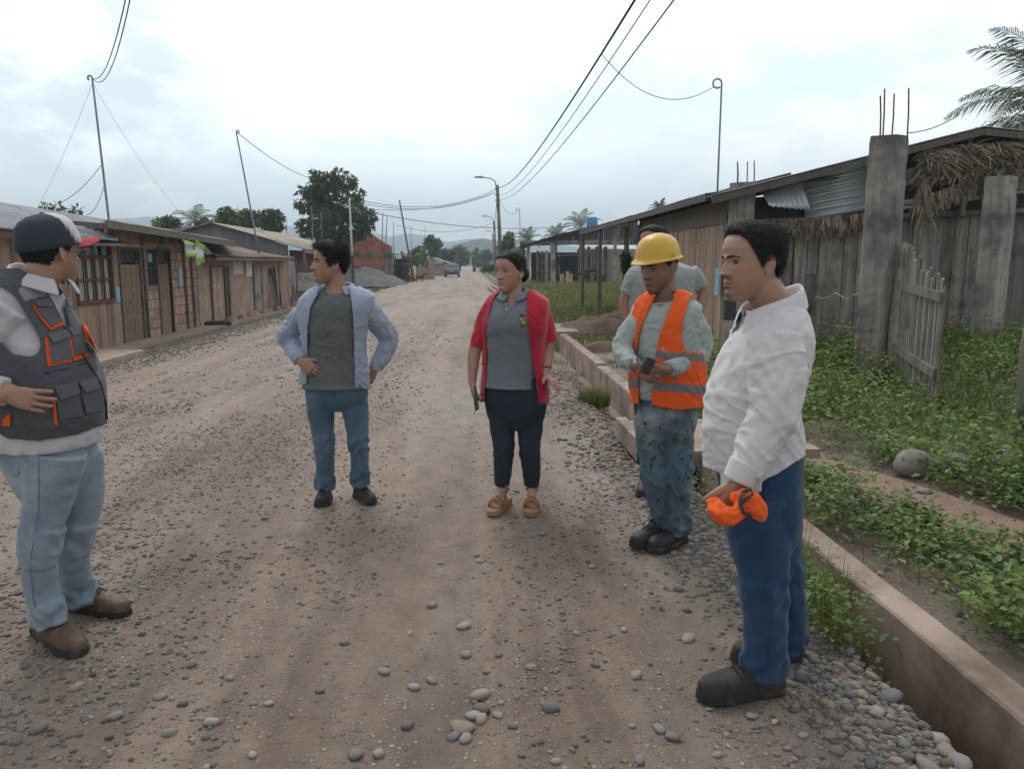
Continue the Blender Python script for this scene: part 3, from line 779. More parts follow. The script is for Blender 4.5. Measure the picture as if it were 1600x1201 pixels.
# leaning sticks and blue board
b = MB(); r = rs(4)
for k in range(7): y = fy(416 + k * 2.3, 450); b.bar((FX + .35 - .04 * k, y, GZ), (FX + .06, y + r.uniform(-.3, .3), 1.25 + r.uniform(-.2, .2)), .07, .04, r.uniform(.5, 1.1))
tag(b.build('lumber', m_beam), 'dark boards leaning upright against the mud house wall', 'lumber')
ya, yb = fy(434, 430), fy(458, 430)
pn = empty('display_board', (FX + .1, ya, 0), 'white framed board with faded blue and red panels on the mud house wall', 'sign')
b = MB(); 
b.box((FX + .05, ya, 1.50), (FX + .09, yb, 1.62)); b.box((FX + .05, ya, .45), (FX + .09, ya + .12, 1.50)); b.box((FX + .05, yb - .12, .45), (FX + .09, yb, 1.50)); b.build('frame', m_white, pn)
b = MB(); b.box((FX + .045, ya + .12, .6), (FX + .07, yb - .12, 1.50)); b.build('panel', M('faded_panel', (.33, .20, .17), (.25, .27, .28), scale=1.4, detail=3, stain=(.22, .36, .42), stain_scale=1.2, stain_lo=.5, stain_hi=.6), pn)
corr('roof', (-6.98, 21.7, 1.72), (-9.4, 27.5, 2.32), (-6.98, 31.2, 1.74), (-9.4, 38, 2.02), m_rust, hC, .14, .018, tone=(.75, 1.2), seed=3)
b = MB()
b.bar((-7.03, 21.8, 1.66), (-7.03, 31.1, 1.68), .05, .08)
for y in np.arange(y0C + .6, 31, .8): b.bar((-7.05, y, 1.66), (FX - .1, y, 1.78), .05, .07, .8)
b.build('rafter', m_beam, hC)
b = MB(); b.box((FX - 2.2, y0C, GZ), (FX - 2.1, y1C + 2.4, 1.8)); b.box((FX - 2.1, y1C + 2.2, GZ), (FX - .3, y1C + 2.3, 1.7)); b.build('back_wall', m_dark, hC)
b = MB(); p = onZ(344, 507, -.2); b.lathe((0, 0, 0), [(.02, 0), (.42, .0), (.44, .05), (.38, .09), (.02, .1)], 14)
o = b.build('tyre', M('black_rubber', (.035, .035, .038), scale=10), smooth=True); o.location = (p.x - .1, p.y, -.2); o.scale = (1, .8, 1); tag(o, 'flat black rubber cover lying on the kerb by the pale door', 'rubber mat')
b = MB(); r = rs(14)
for k in range(14):
    y = y0C + 2 + k * .9; b.lathe((FX + .25 + r.uniform(-.1, .1), y, GZ + .02), [(.02, 0), (r.uniform(.12, .3), .02), (r.uniform(.08, .2), r.uniform(.08, .16)), (.01, .2)], 7, r.uniform(.8, 1.1))
tag(b.build('rubble', m_adobe), 'crumbled mud rubble along the foot of the plastered wall', 'rubble', kind='stuff')

# ---- house D: large grey corrugated gable with dusty roof
YD = 33.0
def dY(px, py): return onY(px, py, YD)
hD = empty('corrugated_house', (-8, YD, GZ), 'larger house with grey sheet metal gable and wide dusty roof behind the mud house', 'house')
pk = dY(335, 350); fe = dY(466, 388); lf = dY(300, 362)
def topD(s):
    x = lf.x - 2 + s
    return lf.z + (pk.z - lf.z) * (x - lf.x + 2) / (pk.x - lf.x + 2) if x < pk.x else pk.z + (fe.z - pk.z) * (x - pk.x) / (fe.x - pk.x)
planks('gable_wall', (lf.x - 2, YD), (fe.x - .4, YD), GZ, topD, .16, M('sheet_gable', (.25, .265, .275), (.17, .18, .19), scale=2, detail=6, stretch=(5, 5, .4), tint=True, rough=.6), hD, 3, jit=.015, gap=.002, tone=(.85, 1.1))
YE = 46
corr('roof', (fe.x + .35, YD - .4, fe.z - .05), (pk.x, YD - .4, pk.z + .03), (fe.x + .35, YE, fe.z + .0), (pk.x, YE, pk.z + .05), m_zinc_tan, hD, .2, .02, tone=(.9, 1.15), sheet=1.2)
corr('roof', (lf.x - 2.4, YD - .4, lf.z - .5), (pk.x, YD - .4, pk.z + .03), (lf.x - 2.4, YE, lf.z - .5), (pk.x, YE, pk.z + .05), m_zinc_tan, hD, .2, .02, sheet=1.2)
planks('facade_wall', (fe.x - .4, YD + .1), (fe.x - .4, YE), GZ, 2.1, .25, m_plank, hD, 8, tone=(.35, .6))
for y in (YD - .1, YD + 2.2, YD + 5, YD + 8, YE): b = MB(); b.bar((fe.x + .3, y, GZ), (fe.x + .25, y, fe.z), .12); b.build('porch_post', m_beam, hD)
b = MB(); b.bar((fe.x + .3, YD - .3, fe.z - .12), (fe.x + .3, YE, fe.z - .1), .08, .16, 1.2); b.build('fascia', m_beam, hD)
planks('side_boards', (FX + .1, y1C), (FX + .1, y1C + 1.5), GZ, 1.8, .16, m_plank, hC, 12, tone=(.9, 1.2))
# painted white sign, lower part hidden by the man's shoulder: letters read KALLE
sp = onY(477, 437, YD - .3)
sg = empty('painted_sign', (sp.x, YD - .3, sp.z), 'white board with grey painted letters behind the shoulder of the man in the open shirt', 'sign')
b = MB(); b.box((sp.x - .32, YD - .32, sp.z - .45), (sp.x + .8, YD - .28, sp.z + .28)); b.build('board', m_white, sg)
def text(name, s_, loc, rot, size, mat, parent=None, ext=.002, world=True):
    c = bpy.data.curves.new(name, 'FONT'); c.body = s_; c.size = size; c.extrude = ext; c.align_x = 'CENTER'; c.align_y = 'CENTER'
    o = bpy.data.objects.new(name, c); COL.objects.link(o)
    me = bpy.data.meshes.new_from_object(o.evaluated_get(bpy.context.evaluated_depsgraph_get())); bpy.data.objects.remove(o)
    Mx = Matrix.Translation(loc) @ (rot if isinstance(rot, Matrix) else Matrix.Rotation(rot[2], 4, 'Z') @ Matrix.Rotation(rot[1], 4, 'Y') @ Matrix.Rotation(rot[0], 4, 'X'))
    me.transform(Mx)
    if parent is not None and world: me.transform((Matrix.Translation(parent_loc(parent)) @ Matrix.Rotation(parent_rz(parent), 4, 'Z')).inverted())
    me.materials.clear(); me.materials.append(mat)
    q = bpy.data.objects.new(name, me); COL.objects.link(q); q.parent = parent
    return q
m_letter = M('grey_lettering', (.20, .25, .28), scale=5)
text('lettering', 'KALLE', (sp.x + .18, YD - .325, sp.z + .06), (PI / 2, 0, 0), .34, m_letter, sg)

# ---- far left: brick house, columns, gravel heap, shack, plants
hE = empty('brick_house', (-9, 66, 0), 'unfinished orange brick house with a stepped sloping top wall', 'house')
YB = 66
pts = [(536, 362), (556, 360), (578, 363), (590, 372), (602, 380), (612, 385), (612, 394)]
P3d = [onY(x, y, YB) for x, y in pts]
b = MB(); zb = onY(560, 395, YB).z
for k in range(len(P3d) - 2):
    a, c = P3d[k], P3d[k + 1]; b.hexa([(a.x, YB, zb), (c.x, YB, zb), (c.x, YB + .3, zb), (a.x, YB + .3, zb), (a.x, YB, a.z), (c.x, YB, c.z), (c.x, YB + .3, c.z), (a.x, YB + .3, a.z)])
b.build('gable_brickwork', m_orange, hE)
xl, xr = onY(500, 430, YB).x, onY(602, 430, YB).x
b = MB(); b.box((xl, YB - .2, .3), (xr, YB, zb - .25)); b.build('wall', m_orange, hE)
b = MB(); b.box((xl, YB - .28, zb - .25), (xr + .4, YB + .4, zb)); b.box((xl, YB - .26, zb - 1.25), (xr, YB - .2, zb - 1.1)); b.build('concrete_beam', m_post_conc, hE)
b = MB(); b.box((xr, YB - .3, .2), (xr + .35, YB + .1, zb + .3)); b.box((xr + .45, YB - .3, .2), (xr + .7, YB + .1, zb)); b.build('column', m_post_conc, hE)
b = MB(); b.box((xl, YB, 0), (xr, YB + 8, zb)); b.build('side_wall', m_orange_y, hE)
b = MB(); xx = onY(535, 380, 64).x; b.box((xx - 1.6, 60, 2.4), (xx + .3, 62, 2.75)); b.build('lintel', m_orange, hE)
for px, top, basey, r_, lab in ((546, 312, 430, .11, 'tall slim white concrete pole beside the brick house'), (545, 385, 438, .2, None)):
    if lab:
        p = onY(px, top, 50); b = MB(); b.tube([(p.x + .1, 50, 0), (p.x, 50, p.z)], [.085, .055], 10); tag(b.build('utility_pole', m_white, smooth=True), lab, 'pole')
b = MB(); 
for px, t in ((548, 396), (540, 402)): p = onY(px, t, 46); b.box((p.x - .12, 46, 0), (p.x + .12, 46.2, p.z))
tag(b.build('gate_posts', m_white), 'pair of short pale posts in front of the gravel heap', 'posts')
# gravel heap
b = MB(); pc = onZ(580, 441, 0); V = []; n1_, n2_ = 60, 30
for j in range(n2_ + 1):
    for i in range(n1_ + 1):
        u, v = i / n1_ * 2 - 1, j / n2_ * 2 - 1
        h = max(0, 1 - (abs(u) ** 1.5 + abs(v) ** 1.6)); x = -8.1 + u * 3.4; y = 58 + v * 3.2
        V.append((x, y, -.05 + 1.25 * h ** .8 * (1 + .25 * mnoise.noise(Vector((x, y, 0)))) + .08 * mnoise.noise(Vector((x * 3, y * 3, 2))) * (h > 0)))
q = np.arange((n1_ + 1) * (n2_ + 1)).reshape(n2_ + 1, n1_ + 1)
o = mesh_obj('gravel_heap', V, np.stack([q[:-1, :-1].ravel(), q[:-1, 1:].ravel(), q[1:, 1:].ravel(), q[1:, :-1].ravel()], 1), M('grey_gravel', (.19, .187, .18), (.11, .108, .105), scale=9, detail=8, bump=1, bscale=14, bdist=.06), smooth=True)
tag(o, 'large heap of grey gravel in front of the brick house', 'gravel heap')
# shack with thin poles
YS = 70
hS = empty('roadside_shack', (-5.5, YS, 0), 'open dark shack with a sloping roof beside the orange brick house', 'shack')
a, c = onY(602, 393, YS), onY(638, 399, YS)
b = MB(); b.hexa([(a.x, YS - 1, a.z - .1), (c.x, YS - 1, c.z - .1), (c.x, YS + 4, c.z - .1), (a.x, YS + 4, a.z - .1), (a.x, YS - 1, a.z), (c.x, YS - 1, c.z), (c.x, YS + 4, c.z), (a.x, YS + 4, a.z)]); b.build('roof', m_zinc, hS)
b = MB(); b.box((a.x, YS + 2.5, 0), (c.x, YS + 2.6, c.z - .3)); b.build('back_wall', m_dark, hS)
b = MB(); 
for px in (604, 618, 630, 637): p = onY(px, 400, YS); b.bar((p.x, YS, 0), (p.x, YS, p.z), .12)
b.build('post', m_beam, hS)
b = MB(); p = onY(611, 405, YS - .1); b.box((p.x - .28, YS - .15, p.z - .45), (p.x + .28, YS - .1, p.z + .15)); b.build('hanging_sign', m_white, hS)
planks('fence', (onY(640, 430, 72).x, 72), (onY(668, 430, 76).x, 76), 0, 1.35, .14, m_plank, None, 4, skip=.2, ragged=.3)
tag(bpy.data.objects['fence'], 'ragged pale picket fence under the banana plants', 'fence')
for px in (671, 676): p = onY(px, 403, 78); b = MB(); b.box((p.x - .15, 78, 0), (p.x + .15, 78.3, p.z), 1.2); tag(b.build('gate_pillar', M('pink_plaster', (.42, .30, .27))), 'pale pink gate pillar at the end of the picket fence', 'pillar', 'pink gate pillars')
hF = empty('far_house', (-4.6, 100, 0), 'small distant house with a low metal roof just left of the car', 'house')
a, c = onY(676, 402, 100), onY(700, 410, 100)
b = MB(); b.hexa([(a.x, 100, a.z - .15), (c.x, 100, c.z - .1), (c.x, 112, c.z - .1), (a.x, 112, a.z - .15), (a.x, 100, a.z), (c.x, 100, c.z), (c.x, 112, c.z), (a.x, 112, a.z)]); b.build('roof', m_zinc, hF)
b = MB(); b.box((a.x, 101, 0), (c.x - .5, 111, c.z - .12)); b.build('wall', m_adobe, hF)

# thin poles and aerials above the left side
def rod(name, a, b_, r0, label, cat='pole', mat=None, hook=0, r1=None, group=None):
    a, b_ = Vector(a), Vector(b_); mb = MB(); pts = [a.lerp(b_, i / 6) for i in range(7)]
    if hook:
        d = (b_ - a).normalized()
        for k in range(1, 8):
            an = k / 7 * PI * 1.35; pts.append(b_ + Vector((hook * (1 - math.cos(an)), 0, abs(hook) * math.sin(an))))
    mb.tube(pts, [r0 + ((r1 or r0 * .7) - r0) * min(1, i / 6) for i in range(len(pts))], 8)
    return tag(mb.build(name, mat or m_galv, smooth=True), label, cat, group)
pb, pt_ = onY(172, 348, 17.2), onY(144, 122, 17.0)
rod('service_mast', (pb.x, pb.y, 1.9), pt_, .028, 'tall leaning metal service mast with a hooked top over the plank house', 'mast', hook=-.045)
pb2, pt2 = onY(404, 385, 29.5), onY(369, 206, 29)
rod('service_mast', (pb2.x, pb2.y, 1.9), pt2, .035, 'leaning thin mast with hooked top above the rusty roof', 'mast', hook=.05)
for (x0_, y0_, x1_, y1_, Y_, r_, lab) in ((645, 432, 624, 313, 70, .09, 'bamboo pole leaning left above the banana plants'), (597, 386, 598, 332, 66, .05, 'first thin upright pole over the brick house wall'),
        (602, 390, 605, 338, 66.5, .05, 'second thin upright pole over the brick house wall'), (489, 380, 487, 322, 55, .035, 'thin aerial in front of the left side of the big tree'), (503, 380, 502, 330, 56, .03, 'shorter aerial before the big tree'),
        (615, 395, 615, 347, 90, .05, 'faint distant aerial behind the thin poles'), (643, 400, 642, 353, 110, .05, 'distant upright pole right of the bamboo pole'), (664, 400, 664, 352, 130, .05, 'distant pole left of the round tree'), (448, 380, 448, 340, 48, .025, 'short aerial behind the wide dusty roof')):
    rod('pole', onY(x0_, y0_, Y_), onY(x1_, y1_, Y_), r_, lab, 'pole', m_beam if r_ > .06 else m_galv)
# ================================================================ RIGHT SIDE: plank houses
YG = 11.2; XW = 3.72
def gY(px, py): return onY(px, py, YG)
hR = empty('plank_house', (XW, 15, .1), 'long brown plank house with a chalk mark on its wall, right of the road', 'house')
m_plank_b = M('brown_planks', (.40, .285, .21), (.26, .185, .138), scale=2.2, detail=9, rough=.9, bump=.5, bscale=9, bdist=.006, stretch=(6, 6, .3), tint=True, grain=.07)
y_end = onX(1015, 450, XW).y
planks('side_wall', (XW, YG + .02), (XW, 17.2), .05, 2.28, .17, m_plank_b, hR, 21, tone=(.85, 1.15), gap=.006)
b = MB(); b.box((XW - .03, YG, 2.1), (XW + .01, 17.2, 2.28), .9); b.build('wall_beam', m_beam, hR)
c = onX(1098, 397, XW - .03)
b = MB()
def chalk(mb, y, z, w, h, t=.012):
    mb.box((XW - .022, y - w, z - h), (XW - .019, y - w + t, z + h)); mb.box((XW - .022, y + w - t, z - h), (XW - .019, y + w, z + h))
    mb.box((XW - .022, y - w, z + h - t), (XW - .019, y + w, z + h)); mb.box((XW - .022, y - w, z - h), (XW - .019, y + w, z - h + t))
chalk(b, c.y, c.z, .10, .19, .016); b.build('chalk_mark', m_white, hR)
# eave roof running up the road
b_roof = corr('roof', (3.30, YG - .25, 2.49), (5.2, YG - .25, 2.72), (3.30, 24, 2.50), (5.2, 24, 2.85), m_zinc, hR, .12, .015, tone=(.35, .55))
b = MB()
for y in np.arange(YG, 24, 1.0): b.bar((3.33, y, 2.46), (4.6, y, 2.78), .05, .08, .8)
b.bar((3.33, YG - .2, 2.44), (3.33, 24, 2.44), .05, .08, .8)
b.bar((3.75, YG - .2, 2.35), (3.75, 17, 2.35), .10, .18, .9)
b.build('rafter', m_beam, hR)
for y in (20.6, 23.8): b = MB(); b.bar((3.4, y, .1), (3.4, y, 2.45), .1, .1, 1.2); b.build('porch_post', m_beam, hR)
b = MB(); b.box((5.1, 17.1, .1), (5.2, 24, 2.7)); b.box((XW, 17.2, .1), (5.2, 17.26, 2.6)); b.build('inner_wall', m_dark, hR)

# grey plank gable house (faces the camera)
hG = empty('grey_plank_house', (6, YG, .2), 'grey weathered plank house with corrugated sheets and palm thatch under its eave', 'house')
gx1 = 11.0
planks('gable_wall', (XW + .02, YG), (gx1, YG), lambda s: .05 + .03 * s, lambda s: 2.12 + .035 * s, .21, m_plank_g, hG, 31, jit=.018, gap=.010, tone=(.62, 1.2), ragged=.02)
def roofz(x):
    xs = [3.3, 4.09, 6.28, 7.06, 8.02, 11.5]; zs = [2.44, 2.56, 3.13, 3.38, 3.36, 3.0]
    return float(np.interp(x, xs, zs))
# roof seen at its verge
for (xa, xb) in ((3.3, 7.06), (7.06, 11.5)):
    corr('roof', (xa, YG - .55, roofz(xa)), (xb, YG - .55, roofz(xb)), (xa, YG + 9, roofz(xa)), (xb, YG + 9, roofz(xb)), m_zinc, hG, .12, .015, tone=(.5, .7))
b = MB()
for (xa, xb) in ((3.3, 7.06), (7.06, 11.5)): b.bar((xa, YG - .52, roofz(xa) - .06), (xb, YG - .52, roofz(xb) - .06), .05, .09, .7)
b.bar((3.72, YG - .1, 2.10), (gx1, YG - .1, 2.42), .07, .07, 1.1)
b.build('rafter', m_beam, hG)
for x in (7.0,): b = MB(); b.bar((x, YG - .3, 2.2), (x + .02, YG - .3, 3.3), .07); b.build('king_post', m_beam, hG)
# corrugated sheets closing the gable
a0, a1, a2, a3 = gY(1180, 302), gY(1242, 280), gY(1183, 332), gY(1254, 332)
m_zinc_new = M('pale_corrugated', (.50, .53, .56), (.36, .39, .42), scale=1.5, detail=7, rough=.42, metal=.45, stain=(.23, .15, .11), stain_scale=2.2, stain_lo=.58, stain_hi=.74, tint=True)
corr('bent_sheet', a0 + Vector((0, -.12, 0)), a2 + Vector((0, -.45, .05)), a1 + Vector((0, -.12, 0)), a3 + Vector((0, -.3, 0)), m_zinc_new, hG, .085, .012, tone=(1.0, 1.2), bend=lambda u, v: .05 * math.sin(v * 3))
c0, c1, c2, c3 = gY(1250, 282), gY(1362, 255), gY(1256, 346), gY(1362, 328)
corr('gable_sheet', c0 + Vector((0, -.05, 0)), c1 + Vector((0, -.05, 0)), c2 + Vector((0, -.05, 0)), c3 + Vector((0, -.05, 0)), m_zinc_new, hG, .10, .016, tone=(.75, 1.0), seed=4, sheet=5)
e0, e1, e2, e3 = gY(1400, 262), gY(1610, 240), gY(1400, 330), gY(1610, 300)
corr('gable_sheet', e0 + Vector((0, .3, 0)), e1 + Vector((0, .3, 0)), e2 + Vector((0, -.02, 0)), e3 + Vector((0, -.02, 0)), m_zinc_new, hG, .10, .016, tone=(.7, .95), seed=5, sheet=5)
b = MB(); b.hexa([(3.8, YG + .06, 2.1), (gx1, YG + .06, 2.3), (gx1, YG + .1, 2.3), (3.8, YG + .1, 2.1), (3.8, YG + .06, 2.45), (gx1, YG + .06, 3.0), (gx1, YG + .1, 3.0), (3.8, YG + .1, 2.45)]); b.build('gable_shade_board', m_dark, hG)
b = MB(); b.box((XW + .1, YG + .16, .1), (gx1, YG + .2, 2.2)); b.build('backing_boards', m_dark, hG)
b = MB(); b.box((gx1, YG, .1), (gx1 + .1, YG + 9, 3.0)); b.build('end_wall', m_plank_g, hG)
# palm thatch
m_thatch = M('dry_thatch', (.34, .28, .21), (.19, .155, .12), scale=12, detail=4, rough=.95, tint=True)
def thatch(name, line, n, ln, seed, parent, dropv=(0, -.1, -1), spread=.5, thick=.18, wid=.012, curl=.5):
    """tangle of dry palm leaflets hanging from a line of points"""
    r = rs(seed); mb_V = []; mb_F = []; T = []
    pts = [Vector(p) for p in line]; dv = Vector(dropv).normalized()
    for k in range(n):
        t = r.uniform(0, len(pts) - 1.001); i = int(t); p = pts[i].lerp(pts[i + 1], t - i) + Vector((r.normal(0, .04), r.uniform(-thick, thick * .3), r.uniform(-thick, thick)))
        d = (dv + Vector((r.normal(0, spread), r.normal(0, spread * .5), r.normal(0, spread * .4)))).normalized()
        L_ = ln * r.uniform(.4, 1.2); w = wid * r.uniform(.6, 1.5); s_ = d.cross(Vector((r.normal(), r.normal(), r.normal()))).normalized() * w
        q = p.copy(); base = len(mb_V)
        for j in range(4):
            ww = (1, .9, .6, .15)[j]; mb_V += [q - s_ * ww, q + s_ * ww]
            d = (d + Vector((0, 0, -curl * .3))).normalized(); q = q + d * L_ / 3
        g_ = r.uniform(.55, 1.4)
        T += [g_] * 8; mb_F += [[base + 2 * j, base + 2 * j + 1, base + 2 * j + 3, base + 2 * j + 2] for j in range(3)]
    return mesh_obj(name, mb_V, mb_F, m_thatch, parent, tint=T)
th1 = [gY(1205, 348), gY(1260, 350), gY(1310, 342), gY(1362, 334)]
thatch('thatch_fringe', [p + Vector((0, -.12, 0)) for p in th1], 700, .22, 1, hG, spread=.45, thick=.05)
thatch('thatch_strands', [p + Vector((0, -.14, 0)) for p in th1[:3]], 30, .5, 2, hG, dropv=(-.7, -.1, -.5), spread=.25, thick=.04, wid=.008, curl=1)
th2 = [gY(1418, 245), gY(1480, 236), gY(1540, 232), gY(1620, 232)]
thatch('thatch_pile', [p + Vector((0, -.35, -.08)) for p in th2], 1900, .28, 3, hG, dropv=(.6, 0, -.25), spread=.9, thick=.12)
thatch('thatch_pile', [p + Vector((0, -.30, -.28)) for p in th2[:4]], 1000, .24, 6, hG, dropv=(-.6, 0, -.4), spread=.9, thick=.10)
th3 = [gY(1418, 325), gY(1450, 305), gY(1500, 290), gY(1560, 275), gY(1620, 262)]
thatch('thatch_fringe', [p + Vector((0, -.3, 0)) for p in th3], 1900, .2, 4, hG, spread=.5, thick=.06)
thatch('thatch_strands', [gY(1420, 280) + Vector((0, -.32, 0)), gY(1426, 335) + Vector((0, -.32, 0))], 160, .35, 5, hG, spread=.3, thick=.06)

# concrete columns with rebar
def column(px0, px1, pyt, pyb, Y, rot, bars, label, dirt=1.0, wd=None):
    a, c = onY(px0, pyt, Y), onY(px1, pyt, Y); cx = (a.x + c.x) / 2; W = (c.x - a.x); w = (wd or W / (abs(math.cos(rot)) + abs(math.sin(rot))))
    zt = a.z; zb = zg(cx, Y) - .2
    root = empty('concrete_column', (cx, Y, zg(cx, Y)), label, 'column', 'concrete columns with rebar' if bars else None)
    V = []; rows = 40; h = w / 2; ch = .022
    prof = [(-h + ch, -h), (h - ch, -h), (h, -h + ch), (h, h - ch), (h - ch, h), (-h + ch, h), (-h, h - ch), (-h, -h + ch)]
    for j in range(rows + 1):
        z = zb + (zt - zb) * j / rows
        for k, (x, y) in enumerate(prof):
            s_ = 1 + mnoise.noise(Vector((x * 9 + px0, y * 9, z * 2))) * .05 + (mnoise.noise(Vector((x * 30, y * 30, z * 9))) * .07)
            if j == rows: s_ *= .97
            xx, yy = x * s_, y * s_
            V.append((cx + xx * math.cos(rot) - yy * math.sin(rot), Y + xx * math.sin(rot) + yy * math.cos(rot), z + (0 if j < rows else mnoise.noise(Vector((x * 20, y * 20, 3))) * .03)))
    Fc = [[j * 8 + k, j * 8 + (k + 1) % 8, (j + 1) * 8 + (k + 1) % 8, (j + 1) * 8 + k] for j in range(rows) for k in range(8)] + [[rows * 8 + k for k in range(8)]]
    mesh_obj('shaft', V, Fc, m_post_conc, root, tint=[dirt] * len(V))
    for i, (bx, by, lx) in enumerate(bars):
        q = onY(bx, by, Y); mb = MB(); q0 = onY(bx + lx, pyt + 4, Y); dy = (-.1, .1, .1, -.1)[i % 4] * w * 2
        mb.tube([(q0.x, Y + dy, zt - .1), (q0.x * .5 + q.x * .5 + .004, Y + dy, (zt + q.z) / 2), (q.x, Y + dy, q.z)], .008, 6); mb.build('rebar', m_wood_dk, root)
    return root
column(1360, 1419, 213, 600, 8.4, R(35), [(1371, 152, 0), (1387, 137, -3), (1402, 145, -4), (1415, 140, -2)], 'large stained concrete column with four rebars beside the picket gate')
column(1143, 1178, 286, 560, 11.0, R(10), [(1150, 253, 0), (1155, 256, 0), (1170, 252, -1), (1176, 252, 0)], 'smaller concrete column with four rebars behind the head of the man in white', 1.1)
column(1541, 1588, 276, 530, 10.6, R(30), [], 'grey concrete column without rebar in front of the plank wall near the right edge', 1.35)

# picket gate, standing ajar towards the road
gA = Vector((4.66, 8.22, 0)); gB = Vector((4.17, 6.62, 0))
gate = empty('picket_gate', (gA.x, gA.y, .15), 'weathered picket gate with ragged tops standing ajar beside the large column', 'gate')
d = (gB - gA); Lg = d.length; d.normalize(); nr = Vector((d.y, -d.x, 0)); r = rs(77)
k = 0; s_ = .12
def gtop(s): return 1.84 - .42 * (s / Lg) ** .8
while s_ < Lg - .02:
    w = r.uniform(.045, .08); t = r.uniform(.45, 1.0); z1 = gtop(s_) - r.uniform(0, .12); z0 = .12 + r.uniform(-.04, .03)
    A = gA + d * s_; B = A + d * w; n0 = nr * .0; n1 = nr * .018; ln = d * r.uniform(-.015, .015)
    V = [A + n0, B + n0, B + n1, A + n1]; V = [Vector((v.x, v.y, z0)) for v in V] + [Vector((v.x, v.y, z)) + ln for v, z in zip(V, (z1, z1 - r.uniform(0, .06), z1 - .03, z1 - r.uniform(0, .05)))]
    MB().hexa(V, t).build('picket', m_plank_g, gate); s_ += w + r.uniform(.02, .05)
for z in (1.30, .62):
    b = MB(); b.bar(gA + d * .08 + nr * .036 + Vector((0, 0, z)), gB + nr * .036 + Vector((0, 0, z - .07)), .03, .085, .65); b.build('rail', m_plank_g, gate)
b = MB(); b.tube([gA + Vector((-.02, .02, .05)), gA + Vector((-.03, .02, .9)), gA + Vector((.02, .02, 1.75))], [.055, .05, .042], 8, 1.0); b.build('gate_post', m_plank_g, gate)
# bare trunk post at the right edge
b = MB(); p = onZ(1596, 690, .2); q = onY(1604, 560, p.y); b.tube([(p.x + .02, p.y, 0), (q.x, p.y, .9), (q.x + .05, p.y, 1.6)], [.06, .05, .045], 9); tag(b.build('fence_post', m_plank_g, smooth=True), 'rough wooden post cut by the right edge of the photo', 'post')
# post stubs in front of the grey wall
b = MB(); p = onY(1268, 430, 9.6); b.box((p.x - .06, 9.55, .1), (p.x + .06, 9.67, p.z + .02), .45); tag(b.build('fence_post', m_plank_g), 'dark charred square post in front of the grey plank wall', 'post')
# wire / creeper between post and column
b = MB(); a, c = onY(1268, 472, 9.6), onY(1388, 448, 8.3); b.tube([a.lerp(c, i / 12) + Vector((0, 0, .035 * math.sin(i * 1.9) + .04 * math.sin(i * .6))) for i in range(13)], .006, 5, 1.5); tag(b.build('dry_vine', m_thatch), 'thin dry vine strung between the charred post and the large column', 'vine')
b = MB(); a, c = onY(1268, 500, 9.6), onY(1388, 510, 8.3); b.tube(catenary(a, c, .05), .003, 5); tag(b.build('fence_wire', m_galv), 'sagging fence wire low between the charred post and the column', 'wire')
# stake fence by the corner of the brown house
r = rs(9); fc = empty('stake_fence', (3.5, 10.4, .1), 'short fence of grey stakes at the corner of the brown plank house', 'fence')
for k in range(5):
    px = 1124 + k * 9; p = onZ(px, 548 + k * 2, .1); q = onY(px + r.uniform(-2, 2), r.uniform(455, 480), p.y)
    mb = MB(); mb.tube([(p.x, p.y, 0), (q.x, p.y, q.z)], [.035, .028], 7, r.uniform(.7, 1.1)); mb.build('stake', m_plank_g, fc, smooth=True)
p = onX(1127, 480, 3.6); mb = MB(); mb.box((p.x - .08, 10.6, p.z - .16), (p.x + .08, 10.7, p.z + .12)); tag(mb.build('meter_box', m_iron), 'small dark box fixed beside the corner of the brown plank house', 'box')
p = onX(1120, 440, 3.62); mb = MB(); mb.box((p.x, p.y - .1, p.z - .2), (p.x + .004, p.y + .1, p.z + .2)); tag(mb.build('poster', m_bluep), 'torn blue poster on the corner of the brown plank house', 'poster')

# ---------------------------------------------------------------- open shed with mototaxi
hS2 = empty('open_shed', (6, 50, .4), 'large open shed with dark roof, beam and many posts beyond the grass', 'shed')
YQ = 50
def q5(px, py, Y=YQ): return onY(px, py, Y)
bm0, bm1 = q5(812, 381), q5(985, 377)
b = MB(); b.bar((bm0.x, YQ, bm0.z), (bm1.x, YQ, bm1.z), .2, .28, 1.0); b.build('front_beam', m_post_conc, hS2)
rl = [q5(812, 384), q5(870, 367), q5(945, 349), q5(1000, 334)]
b = MB()
for k in range(3):
    a, c = rl[k], rl[k + 1]; b.hexa([(a.x, YQ + .3, a.z - .25), (c.x, YQ + .3, c.z - .25), (c.x, YQ + 12, c.z - .25), (a.x, YQ + 12, a.z - .25), (a.x, YQ - .6, a.z), (c.x, YQ - .6, c.z), (c.x, YQ + 12, c.z), (a.x, YQ + 12, a.z)])
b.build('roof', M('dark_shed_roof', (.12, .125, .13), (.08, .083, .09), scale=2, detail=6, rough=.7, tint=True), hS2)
def shedtop(s):
    x = rl[0].x + s; return float(np.interp(x, [p.x for p in rl], [p.z for p in rl])) - .12
planks('gable_boards', (rl[0].x, YQ + .5), (rl[3].x, YQ + .5), bm0.z - .05, shedtop, .5, M('dark_gable', (.11, .11, .112), (.07, .07, .075), scale=3, tint=True), hS2, 4, tone=(.8, 1.2), gap=.01)
